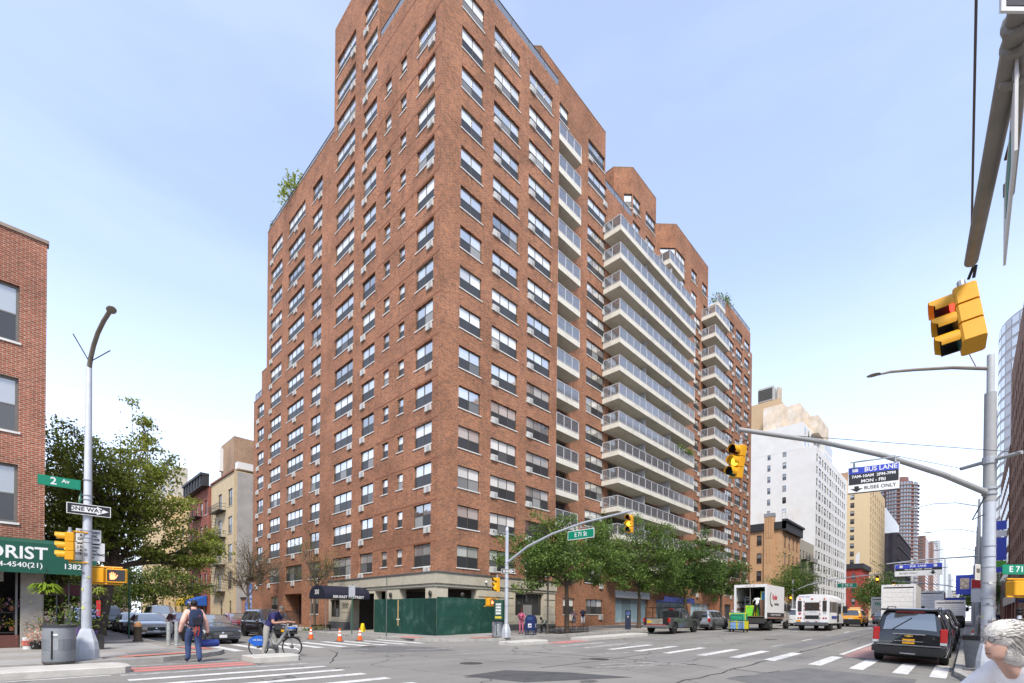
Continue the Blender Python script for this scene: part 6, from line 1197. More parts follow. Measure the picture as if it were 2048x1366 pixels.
# --- mailbox
mb = thing('mailbox', 'dark blue street mailbox with white emblem decals', 'mailbox', (22.5, 20.0, 0.15+rz(22.5)), R(-62)); MBL = P('mail_blue', (0.012, 0.025, 0.11), 0.45, var=0.15)
prof = [(-0.31, 0.3)] + [(-0.31, 0.85)] + [(0.31*math.cos(a), 0.95+0.33*math.sin(a)) for a in np.linspace(math.pi, 0, 11)] + [(0.31, 0.85), (0.31, 0.3)]
MB().prismy(prof, -0.34, 0.34).build('body', MBL, mb)
for x in (-0.26, 0.26):
    for y in (-0.29, 0.29): MB().box(x-0.03, x+0.03, y-0.03, y+0.03, 0, 0.3).build('leg', MBL, mb)
MB().box(-0.16, 0.16, -0.352, -0.34, 0.95, 1.13).build('chute_door', P('mail_blue2', (0.03, 0.08, 0.2), 0.4, var=0.5, scale=14), mb)
for sx_, face in ((0, 'f'), (1, 's')):
    q = MB(); (q.box(-0.11, 0.11, -0.346, -0.34, 0.48, 0.72) if face == 'f' else q.box(0.311, 0.316, -0.11, 0.11, 0.48, 0.72)); d = q.build('decal', SIGN_W, mb)
    e = MB(); (e.prismy([(-0.09, 0.58), (0.09, 0.66), (0.05, 0.54), (-0.05, 0.54)], -0.350, -0.346) if face == 'f' else e.prismx([(-0.09, 0.58), (0.09, 0.66), (0.05, 0.54), (-0.05, 0.54)], 0.316, 0.320)); e.build('emblem', MBL, mb)
# --- payphone-like info kiosk
kk = thing('info_kiosk', 'slim dark blue street kiosk by the brick wall', 'kiosk', (33.7, 19.6, 0.15+rz(33.7)), R(-60)); MB().bbox(-0.22, 0.22, -0.14, 0.14, 0, 1.55, 0.03).build('cabinet', P('kiosk_blue', (0.02, 0.026, 0.055), 0.45), kk); MB().box(-0.14, 0.14, -0.146, -0.14, 1.15, 1.42).build('panel', P('kiosk_panel', (0.08, 0.13, 0.3), 0.4, var=0.5, scale=9), kk)
text('symbol', 'P', 0.22, SIGN_W, kk, (0, -0.15, 1.0))
# --- middle signal pole with mast arm over the avenue
PC = (19.5, 19.25); z0 = rz(19.5)+0.146
mp_ = thing('signal_pole', 'silver signal pole with curved mast arm beside the grey bin', 'signal pole', (PC[0], PC[1], z0))
MB().lathe([(0.12, 0.75), (0.115, 3), (0.1, 6.2), (0.1, 6.25), (0.05, 6.4)], 14).build('shaft', STEEL_L, mp_, smooth=True)
b = MB(); b.loft([sq(0.23, 0), sq(0.23, 0.3), sq(0.2, 0.5), sq(0.14, 0.72), sq(0.12, 0.76)]); b.build('base_casting', STEEL_L, mp_)
arm = [(0, -0.1, 4.35), (0, -1.6, 5.1), (0, -3.4, 5.62), (0, -5.4, 5.95), (0, -8.1, 6.15)]
MB().tube(arm, [0.075, 0.068, 0.062, 0.056, 0.05], 10).build('mast_arm', STEEL_L, mp_, smooth=True)
MB().tube([(-0.6, 0, 6.0), (0.6, 0, 6.0)], 0.03, 6).build('cross_bar', STEEL, mp_)
for x in (-0.55, 0.55): MB().tube([(x, 0, 6.0), (0, -5.0, 5.95)], 0.008, 4).build('guy_wire', BLACK, mp_)
bands(mp_, 0.115, (4.35, 4.2, 2.9, 3.4, 1.8))
signal('amber-lit signal hanging from the middle mast arm', (PC[0], PC[1]-7.95, z0+5.55), R(-90)+0.12, group='signals facing the avenue')
sg_ = sign('street_sign', 'hanging green E 71 St sign on the middle mast arm', (PC[0]-0.02, PC[1]-5.2, z0+5.38), R(-90), 1.62, 0.46, SIGN_G, SIGN_W, bw=0.03); text('lettering', 'E 71 St', 0.31, SIGN_W, sg_, (0, -0.006, 0), bold=0.006, sx=0.85)
MB().tube([(-0.75, 0, 0.32), (0.75, 0, 0.32)], 0.02, 6).build('hanger_bar', STEEL, sg_)
for x in (-0.5, 0.5): MB().tube([(x, 0, 0.23), (x, 0, 0.32)], 0.02, 6).build('hanger', STEEL, sg_)
MB().tube([(0.0, 0.02, 0.32), (0.0, 0.02, 0.6)], 0.03, 6).build('hanger', STEEL, sg_)
oneway('black ONE WAY sign on the middle signal pole', (PC[0]-0.03, PC[1]-0.14, z0+3.82), R(-45), 0.78, 0.26)
signal('yellow signal head facing left on the middle signal pole', (PC[0]-0.35, PC[1]+0.42, z0+3.05), R(-90)-0.2)
pedsignal('pedestrian signal on the middle signal pole', (PC[0]-0.25, PC[1]+0.75, z0+2.05), R(-75))
ns = thing('poster_cylinder', 'green poster box above the bin at the middle signal pole', 'box', (PC[0]-0.42, PC[1]+0.2, z0+1.02), R(-46)); MB().bbox(-0.27, 0.27, -0.18, 0.18, 0, 1.15, 0.04).build('case', P('news_green', (0.01, 0.06, 0.035), 0.5), ns)
for k in range(4): MB().box(-0.17, 0.13, -0.186, -0.18, 0.82-0.17*k, 0.94-0.17*k).build('print_block', P('poster_white', (0.6, 0.62, 0.6), 0.6, var=0.6, scale=18), ns)
MB().box(-0.2, 0.16, -0.187, -0.18, 0.08, 0.2).build('print_block', P('poster_yellow', (0.6, 0.5, 0.05), 0.6), ns)
# --- right signal pole with lamp and mast arm
PR_ = (19.3, -0.40); z0 = rz(19.3)+0.146+NS
rp = thing('signal_pole', 'big grey signal and lamp pole on the right pavement', 'signal pole', (PR_[0], PR_[1], z0))
MB().lathe([(0.155, 0.7), (0.15, 2.5), (0.14, 4.9)], 16).build('lower_shaft', STEEL_L, rp, smooth=True); MB().lathe([(0.15, 4.88), (0.145, 4.92), (0.13, 7.9), (0.13, 8.0)], 16).build('upper_shaft', P('grey_paint', (0.36, 0.36, 0.35), 0.6, var=0.08), rp, smooth=True)
MB().lathe([(0.085, 7.95), (0.085, 9.1), (0.02, 9.12)], 12).build('lamp_spigot', P('grey_light', (0.5, 0.51, 0.5), 0.6), rp, smooth=True)
b = MB(); b.loft([sq(0.25, 0), sq(0.25, 0.3), sq(0.22, 0.5), sq(0.17, 0.75), sq(0.15, 0.8)]); b.build('base_casting', STEEL_L, rp)
MB().tube([(0, 0.05, 8.72), (-0.25, 0.8, 8.92), (-0.8, 1.6, 8.93), (-1.35, 2.15, 8.85), (-1.55, 2.4, 8.78)], [0.055, 0.05, 0.045, 0.04, 0.03], 8).build('lamp_arm', P('arm_rust', (0.24, 0.20, 0.16), 0.6), rp, smooth=True)
MB().ell((-1.66, 2.5, 8.76), (0.12, 0.18, 0.03), 12, 6).build('lamp_head', P('lamp_body', (0.28, 0.25, 0.2), 0.5), rp, smooth=True)
MB().tube([(0, 0.3, 8.85), (-0.1, 0.45, 9.25)], 0.012, 5).build('photocell_rod', P('rod_red', (0.25, 0.08, 0.06), 0.6), rp)
ra = Vector((12.75-PR_[0], 4.3-PR_[1], 0)); 
arm = [ra*0.02+Vector((0, 0, 5.15)), ra*0.2+Vector((0, 0, 5.55)), ra*0.45+Vector((0, 0, 5.95)), ra*0.7+Vector((0, 0, 6.18)), ra+Vector((0, 0, 6.3))]
MB().tube(arm, [0.085, 0.078, 0.07, 0.062, 0.055], 12).build('mast_arm', P('grey_paint', (0.36, 0.36, 0.35), 0.6), rp, smooth=True)
pd = Vector((-ra.y, ra.x, 0)).normalized(); MB().tube([pd*0.75+Vector((0, 0, 6.05)), -pd*0.75+Vector((0, 0, 6.05))], 0.055, 8).build('cross_bar', P('grey_paint', (0.36, 0.36, 0.35), 0.6), rp)
for s_ in (1, -1): MB().tube([pd*0.72*s_+Vector((0, 0, 6.05)), ra*0.82+Vector((0, 0, 6.27))], 0.008, 4).build('guy_wire', BLACK, rp)
for z in (5.1, 5.25): MB().lathe([(0.15, z-0.04), (0.175, z-0.03), (0.175, z+0.03), (0.15, z+0.04)], 14).build('clamp', STEEL, rp)
MB().lathe([(0.145, 5.95), (0.17, 5.96), (0.17, 6.15), (0.145, 6.16)], 14).build('clamp', STEEL, rp)
MB().tube([(-0.12, 0.1, 5.0), (-0.25, 0.25, 4.6), (-0.35, 0.35, 4.35), (-0.12, 0.12, 4.5)], 0.02, 6).build('cable_loop', BLACK, rp)
bands(rp, 0.15, (3.6, 3.3, 3.0, 2.55, 2.1, 1.9))
for k in range(26):
    a = random.uniform(1.2, 4.4); z = random.uniform(0.9, 2.6); s_ = random.uniform(0.03, 0.09); MB().obox((0.157*math.cos(a), 0.157*math.sin(a), z), (0.006, s_, s_), Matrix.Rotation(a, 3, 'Z')).build('sticker', P('sticker%d' % (k % 5), ((0.7, 0.7, 0.68), (0.6, 0.62, 0.3), (0.2, 0.2, 0.22), (0.35, 0.2, 0.18), (0.6, 0.58, 0.55))[k % 5], 0.6), rp)
signal('amber-lit signal hanging over the avenue from the right mast arm', (12.75, 4.3, z0+5.47), R(-90)-0.30, tilt=(0.0, R(9)), cable=True)
def bus_sign(label, loc, rot, w, h, wide=False):
    t = sign('bus_lane_sign', label, loc, rot, w, h, SIGN_W, SIGN_W, bw=0.02); k = h
    if not wide:
        MB().box(-w/2+0.02, w/2-0.02, -0.006, -0.003, h*0.24, h*0.5-0.02).build('blue_band', SIGN_B, t); MB().box(-w/2+0.02, w/2-0.02, -0.006, -0.003, -h*0.16, h*0.24).build('black_band', BLACK, t); MB().box(-w/2+0.0, w/2, -0.006, -0.003, -h/2, -h/2+0.03).build('black_edge', BLACK, t)
        text('lettering', 'BUS LANE', 0.15*k/0.66, SIGN_W, t, (0.14*w, -0.007, h*0.36), bold=0.003, sx=0.95)
        text('lettering', '7AM-10AM  2PM-7PM', 0.093*k/0.66, SIGN_W, t, (0, -0.007, h*0.13), bold=0.003); text('lettering', 'MON - FRI', 0.105*k/0.66, SIGN_W, t, (0, -0.007, -h*0.06), bold=0.003)
        text('lettering', 'BUSES ONLY', 0.115*k/0.66, BLACK, t, (0.13*w, -0.007, -h*0.31), sx=0.95)
        MB().prismy([(-0.37*w, -h*0.22), (-0.28*w, -h*0.22), (-0.28*w, -h*0.31), (-0.20*w, -h*0.31), (-0.325*w, -h*0.43), (-0.45*w, -h*0.31), (-0.37*w, -h*0.31)], -0.007, -0.003).build('arrow', BLACK, t)
        MB().bbox(-0.42*w, -0.30*w, -0.009, -0.006, h*0.31, h*0.43, 0.005).build('bus_symbol', SIGN_W, t)
    else:
        MB().box(-w/2+0.02, w/2-0.02, -0.006, -0.003, h*0.14, h*0.5-0.02).build('blue_band', SIGN_B, t); MB().box(-w/2+0.02, w/2-0.02, -0.006, -0.003, -h*0.06, h*0.14).build('black_band', BLACK, t)
        text('lettering', 'BUS  LANE', 0.19, SIGN_W, t, (0, -0.007, h*0.31), bold=0.006); text('lettering', '7AM-10AM    2PM-7PM    MON-FRI', 0.10, SIGN_W, t, (0, -0.007, h*0.04), bold=0.004)
        text('lettering', 'BUSES ONLY', 0.18, BLACK, t, (-0.2*w, -0.007, -h*0.27)); MB().prismy([(0.28*w, -h*0.10), (0.34*w, -h*0.10), (0.34*w, -h*0.26), (0.38*w, -h*0.26), (0.31*w, -h*0.42), (0.24*w, -h*0.26), (0.28*w, -h*0.26)], -0.007, -0.003).build('arrow', BLACK, t)
        for x in (-0.36, 0.36): MB().bbox(x*w-0.09, x*w+0.09, -0.009, -0.006, h*0.2, h*0.42, 0.01).build('bus_symbol', SIGN_W, t)
    MB().tube([(-w*0.46, 0.0, h*0.5+0.14), (w*0.5, 0.0, h*0.5+0.14)], 0.02, 6).build('hanger_bar', STEEL, t)
    for x in (-w*0.38, w*0.42): MB().tube([(x, 0, h*0.5), (x, 0, h*0.5+0.14)], 0.025, 6).build('hanger', STEEL, t)
    return t
bp_ = Vector((PR_[0], PR_[1], 0))+ra*0.49
bus_sign('hanging BUS LANE sign on the right mast arm', (bp_.x, bp_.y, z0+5.30), R(-90)+0.20, 1.12, 0.74)
s1 = sign('street_sign', 'green E 71 St sign on the right signal pole', (PR_[0]-0.3, PR_[1]-0.62, 3.12+z0-0.25), R(-50), 0.95, 0.27, SIGN_G, SIGN_G); text('lettering', 'E 71', 0.22, SIGN_W, s1, (-0.12, -0.006, 0), bold=0.003); text('lettering', 'St', 0.12, SIGN_W, s1, (0.28, -0.006, 0.05), bold=0.003)
pedsignal('orange hand pedestrian signal on the right signal pole', (PR_[0]-0.15, PR_[1]-0.95, z0+2.36), R(-50))
s1 = sign('street_sign', 'small tilted parking notice on the right signal pole', (PR_[0]-0.25, PR_[1]+0.22, z0+2.85), R(-20), 0.3, 0.45, P('notice_cream', (0.6, 0.57, 0.5), 0.6), SIGN_W); MB().box(-0.1, 0.1, -0.006, -0.003, -0.02, 0.1).build('print_block', P('print_dark', (0.15, 0.12, 0.1), 0.6), s1)
# --- overhead mast arm close to the camera, reaching over the side street
nf = thing('signal_pole', 'overhead steel mast arm entering at the top right corner', 'mast arm', (-1.0, -0.55, 0.146))
GM = P('mast_brown', (0.27, 0.25, 0.22), 0.5, 0.2, var=0.15, scale=5)
MB().lathe([(0.15, 0), (0.14, 4.6), (0.12, 7.4)], 14).build('shaft', STEEL_L, nf, smooth=True)
arm = [(0, 0, 4.5), (2.0, 0.1, 4.85), (4.4, 0.28, 5.08), (6.2, 0.42, 5.14), (7.9, 0.56, 5.12)]
MB().tube(arm, [0.085, 0.078, 0.07, 0.062, 0.056], 14).build('mast_arm', GM, nf, smooth=True)
MB().tube([(0, 0.50, 7.9), (7.85, 0.56, 5.2)], 0.010, 6).build('guy_wire', P('wire_brown', (0.12, 0.09, 0.08), 0.6), nf); MB().tube([(0, -0.7, 6.9), (6.6, 0.36, 5.15)], 0.012, 6).build('guy_wire', P('wire_brown', (0.12, 0.09, 0.08), 0.6), nf)
for x in (5.3, 5.45, 5.7): MB().lathe([(0.07, -0.03), (0.09, -0.02), (0.09, 0.02), (0.07, 0.03)], 12, (x, 0.345, 5.1), axis='x').build('clamp', GM, nf)
signal('yellow signal head hanging close overhead at right', (6.98, 0.03, 4.72), R(180)+0.06, lit='red', tilt=(R(6), R(-16)), cable=True, sc=0.90)
so = thing('street_sign', 'large white-backed street sign seen edge-on under the overhead arm', 'sign', (5.2, -0.2, 4.88)); MB().box(-0.7, 0.7, -0.008, 0.008, -0.3, 0.3).build('panel', SIGN_W, so); MB().box(-0.3, 0.3, 0.009, 0.012, -0.13, 0.13).build('green_face', SIGN_G, so); MB().tube([(-0.75, -0.03, 0.33), (0.75, -0.03, 0.33)], 0.03, 8).build('hanger_tube', GM, so)
for x in (-0.6, 0.6): MB().tube([(x, 0, 0.24), (x, 0, 0.34)], 0.02, 6).build('hanger', GM, so)
sb = sign('road_sign', 'black road sign with white rim at the top right corner', (3.75, -0.42, 4.9), R(-46), 0.9, 0.6, P('sign_dark', (0.06, 0.05, 0.05), 0.5), SIGN_W)
# --- second pole down the avenue with wide bus-lane sign and banner
def lamp(label, x, y, h, armlen, side=1, banner=False):
    t = thing('lamp_post', label, 'lamp post', (x, y, rz(x)+0.146+(NS if y < 0 else 0))); MB().lathe([(0.13, 0), (0.12, 1.0), (0.09, h-1.3), (0.06, h)], 10).build('shaft', STEEL, t, smooth=True)
    MB().tube([(0, 0, h-0.5), (-0.1, side*armlen*0.35, h-0.1), (-0.2, side*armlen*0.7, h+0.0), (-0.3, side*armlen, h-0.15)], [0.04, 0.035, 0.03, 0.025], 6).build('lamp_arm', STEEL, t, smooth=True); MB().ell((-0.33, side*(armlen+0.2), h-0.18), (0.12, 0.35, 0.06), 8, 6).build('lamp_head', STEEL, t, smooth=True)
    return t
lp2 = lamp('lamp post with blue banner beyond the right signal pole', 44.8, -0.45, 9.2, 3.2)
MB().tube([(0, 0.05, 5.35), (0, 2.5, 5.33), (0, 4.9, 5.15)], [0.06, 0.05, 0.045], 8).build('mast_arm', STEEL, lp2, smooth=True)
for z, m_ in ((7.0, SIGN_B), (6.55, SIGN_W), (5.0, SIGN_B), (4.55, P('banner_green', (0.12, 0.42, 0.06), 0.6)), (4.2, SIGN_B)):
    hgt = {7.0: 0.6, 6.55: 0.4, 5.0: 1.5, 4.55: 0.4, 4.2: 0.35}[z]; MB().box(-0.012, 0.012, -1.3, -0.15, z-0.0, z+hgt).build('banner_panel', m_, lp2)
bus_sign('wide BUS LANE sign further down the avenue', (44.6, 2.65, rz(44.6)+4.55), R(-90), 2.6, 0.86, True)
lp3 = lamp('lamp post with small blue flag beside the white truck', 60, -0.5, 9.2, 3.2); sf = MB().box(-0.012, 0.012, 0.2, 1.4, 3.1, 4.9).build('flag', SIGN_B, lp3); MB().box(-0.016, -0.012, 0.5, 1.1, 3.6, 4.6).build('emblem', P('flag_mix', (0.6, 0.5, 0.4), 0.6, var=0.6, scale=5), lp3)
pb = sign('parking_sign', 'red and white parking sign on the near pavement', (41.0, -0.35, rz(41)+3.3), R(-80), 0.55, 0.6, P('tag_red', (0.6, 0.03, 0.03), 0.5), SIGN_W); MB().box(-0.27, 0.27, 0, 0.01, -1.15, -0.34).build('lower_plate', SIGN_W, pb); MB().tube([(0, 0.03, -3.2), (0, 0.03, 0.3)], 0.03, 6).build('post', STEEL, pb)
pm = sign('parking_meter_sign', 'blue parking meter sign beyond the right pole', (36.0, -0.8, rz(36)+1.7), R(-70), 0.45, 0.55, P('meter_blue', (0.02, 0.06, 0.25), 0.5), SIGN_B); text('lettering', 'P', 0.3, SIGN_W, pm, (0, -0.007, 0.02)); MB().bbox(-0.15, 0.15, 0.02, 0.2, -1.6, -0.3, 0.02).build('meter_case', P('meter_grey', (0.2, 0.2, 0.22), 0.5), pm)
for i, x in enumerate((78, 104, 140, 180)): lamp(('first', 'second', 'third', 'fourth')[i]+' distant lamp post along the right kerb', x, -0.5, 9.2, 3.2)
# far crossing signals
fp = thing('signal_pole', 'distant mast arm with E 70 St sign at the next crossing', 'signal pole', (81, 19.2, rz(81)+0.146)); MB().lathe([(0.13, 0), (0.1, 6.2)], 10).build('shaft', STEEL_L, fp)
MB().tube([(0, 0, 4.4), (0, -2, 5.3), (0, -5, 6.0), (0, -10.5, 6.5)], 0.07, 8).build('mast_arm', STEEL_L, fp)
signal('distant amber signal on the E 70 St mast arm', (81, 9.0, rz(81)+5.9), R(-90), sc=1.3, group='signals facing the avenue'); signal('distant amber signal on the E 70 St pole', (81, 19.4, rz(81)+3.6), R(-90), sc=1.3)
s1 = sign('street_sign', 'distant green E 70 St sign on the far mast arm', (80.9, 12.4, rz(81)+5.2), R(-90), 2.3, 0.62, SIGN_G, SIGN_W); text('lettering', 'E 70 St', 0.45, SIGN_W, s1, (0, -0.007, 0), bold=0.008)
fr2 = thing('signal_pole', 'distant mast arm reaching from the right kerb at the next crossing', 'signal pole', (98, -0.5, rz(98)+0.146)); MB().lathe([(0.13, 0), (0.1, 6.2)], 10).build('shaft', STEEL_L, fr2); MB().tube([(0, 0, 4.6), (0, 3, 5.6), (0, 9.5, 6.6)], 0.07, 8).build('mast_arm', STEEL_L, fr2); signal('distant amber signal reaching from the right kerb', (98, 8.8, rz(98)+6.0), R(-90), sc=1.4, group='signals facing the avenue')
s1 = sign('street_sign', 'distant small blue sign over the avenue', (120, 2.0, rz(100)+4.3), R(-90), 3.0, 0.7, SIGN_B, SIGN_W); MB().tube([(1.2, 0.05, 0.4), (4.4, 0.05, 0.6)], 0.05, 6).build('arm', STEEL, s1)
# street-side dining sheds and shopfronts on the near pavement
ds = thing('shop_canopy', 'dark red shop canopy with white sheeting at right', 'canopy', (52, -4.9, rz(52)+0.15+NS))
MB().box(-3, 12, 0, 2.6, 2.9, 3.1).build('roof', P('canopy_maroon', (0.09, 0.03, 0.025), 0.7), ds); MB().box(-3, 12, 2.55, 2.62, 2.2, 2.95).build('fascia', P('sheet_white', (0.62, 0.6, 0.57), 0.7, var=0.2, scale=2), ds)
b = MB(); 
for k in range(9): b.ell((-2+1.5*k, 1.4, 3.25), (0.9, 1.1, 0.35+0.1*(k % 3)), 8, 6)
b.build('plastic_sheeting', P('plastic', (0.75, 0.70, 0.65), 0.4, var=0.25, scale=3), ds)
for x in (-2.8, 1, 4.5, 8, 11.8): MB().box(x, x+0.1, 2.4, 2.5, 0, 2.9).build('post', P('post_red', (0.2, 0.05, 0.04), 0.6), ds)
MB().box(-3, 12, 0.02, 0.1, 0.0, 2.8).build('shop_wall', P('shop_wall', (0.08, 0.03, 0.03), 0.7), ds)
aw2 = thing('awning', 'small dark blue awning above the near shopfronts', 'awning', (68, -4.9, rz(68)+0.15+NS)); MB().prismx([(0, 3.6), (1.6, 2.8), (1.6, 2.5), (0, 2.5)], 0, 4).build('canvas', P('awning_blue', (0.05, 0.07, 0.28), 0.6), aw2)
# subway entrance glazed canopy by the cab
se = thing('subway_canopy', 'curved glazed subway entrance canopy beyond the yellow cab', 'canopy', (86, 15.5, rz(86)))
n = 12; rgl = lambda x, k: [(x, 6.2*0.5+3.1*math.cos(a)*k, 0.2+4.3*math.sin(a)*k) for a in np.linspace(0, math.pi, n)]
MB().loft([rgl(-1.0, 0.8), rgl(0, 1.0), rgl(7, 1.0), rgl(9, 0.85)], closed=False, caps=False).build('glass_vault', clear_glass('canopy_glass', (0.5, 0.54, 0.52), 0.1), se)
for x in np.linspace(0, 7, 6): MB().tube(rgl(x, 1.01), 0.05, 5).build('rib', P('rib_dark', (0.08, 0.08, 0.08), 0.5), se)
for k in range(1, n-1): MB().tube([rgl(0, 1.01)[k], rgl(7, 1.01)[k]], 0.035, 4).build('purlin', P('rib_dark', (0.08, 0.08, 0.08), 0.5), se)
# blue shop awnings down the side street
a1 = thing('awning', 'blue shop awning beside the cream walk-up', 'awning', (19.2, 81.4, 0.15)); MB().prismy([(0, 3.9), (-1.5, 3.2), (-1.5, 2.4), (0, 2.4)], 0, 6.0).build('canvas', P('awning_bright', (0.02, 0.10, 0.42), 0.6), a1)
for i, w_ in enumerate((2.6, 2.0)): MB().box(-1.52, -1.50, 3-w_/2, 3+w_/2, 2.85-0.3*i, 3.0-0.3*i).build('print_line', SIGN_W, a1)
a1 = thing('awning', 'yellow shop awning left of the blue one', 'awning', (19.0, 88.0, 0.15)); MB().prismy([(0, 4.1), (-1.5, 3.4), (-1.5, 2.4), (0, 2.4)], 0, 4.5).build('canvas', P('awning_yellow', (0.62, 0.40, 0.02), 0.6), a1)
a1 = thing('entrance_canopy', 'maroon canopy far down the side street', 'canopy', (2.5, 62.0, 0.15)); MB().prismy([(-1, 2.9), (3.2, 2.9), (3.0, 3.9), (-1, 3.9)], 0, 2.6).build('canvas', P('canopy_maroon2', (0.16, 0.05, 0.06), 0.6), a1)
for x in (0, 2.9): MB().box(x, x+0.08, 0.2, 0.28, 0, 2.9).build('post', STEEL, a1)
# ---------------------------------------------------------------- vehicles: x forward, y left, origin on the ground at the centre
CGLASS = glass('car_glass', (0.015, 0.017, 0.018), 0.10, vary=0.0 + 0.01, light=(0.05, 0.05, 0.05)); CGLASS_L = glass('car_glass_bright', (0.10, 0.11, 0.11), 0.34, vary=0.01, light=(0.15, 0.15, 0.15))
TRIM = P('black_trim', (0.02, 0.02, 0.021), 0.6, var=0.1); UNDER = P('underbody', (0.012, 0.012, 0.012), 0.9, var=0.1)
TAIL = P('tail_red', (0.45, 0.012, 0.012), 0.2, var=0.1, coat=0.5); HEADL = P('headlamp', (0.62, 0.64, 0.66), 0.12, 0.2, var=0.1, coat=0.6); ALLOY = P('alloy', (0.42, 0.43, 0.44), 0.35, 0.7, var=0.1); PLATE_Y = P('plate_yellow', (0.85, 0.42, 0.01), 0.5); PLATE_W = P('plate_white', (0.72, 0.72, 0.7), 0.5)
def paintm(name, rgb, metal=0.25, rough=0.3): return P(name, rgb, rough, metal, var=0.05, coat=1.0)
def wheel(par, x, y, r, w=0.22, side=1, rimm=None, spokes=7):
    t = MB().lathe([(r*0.62, -w/2), (r*0.93, -w/2), (r, -w/2+0.03), (r, w/2-0.03), (r*0.93, w/2), (r*0.62, w/2)], 24, axis='y').build('wheel', RUBBER, par, (x, y, r), smooth=True)
    b = MB(); b.lathe([(r*0.64, side*w*0.30), (r*0.66, side*w*0.47), (r*0.60, side*w*0.49), (r*0.58, side*w*0.32), (0.001, side*w*0.30)], 24, axis='y')
    for k in range(spokes):
        a = 2*math.pi*k/spokes; b.obox((math.sin(a)*r*0.35, side*w*0.42, math.cos(a)*r*0.35), (0.05, 0.03, r*0.56), Matrix.Rotation(a, 3, 'Y'))
    b.lathe([(0.07, side*w*0.3), (0.06, side*w*0.5), (0.01, side*w*0.52)], 10, axis='y'); b.build('rim', rimm or ALLOY, t)
    return t
TOPS = {
 'sedan': [(0, .52), (.015, .64), (.06, .69), (.14, .71), (.20, .80), (.31, .965), (.40, 1.0), (.50, .995), (.58, .95), (.665, .82), (.735, .69), (.80, .665), (.92, .60), (.97, .54), (1, .44)],
 'suv': [(0, .54), (.012, .62), (.03, .80), (.05, .92), (.075, .975), (.13, 1.0), (.40, 1.0), (.54, .985), (.60, .94), (.70, .69), (.76, .645), (.92, .59), (.975, .53), (1, .42)],
 'big': [(0, .56), (.008, .62), (.022, .80), (.036, .93), (.055, .975), (.10, 1.0), (.50, 1.0), (.60, .985), (.645, .95), (.73, .70), (.78, .665), (.94, .62), (.985, .56), (1, .44)],
 'van': [(0, .50), (.01, .62), (.03, .86), (.055, .965), (.12, 1.0), (.50, 1.0), (.60, .97), (.68, .87), (.80, .62), (.87, .55), (.95, .50), (.985, .45), (1, .36)],
 'cargo': [(0, .60), (.01, .9), (.03, .98), (.08, 1.0), (.62, 1.0), (.70, .97), (.82, .64), (.88, .58), (.97, .52), (1, .4)]}
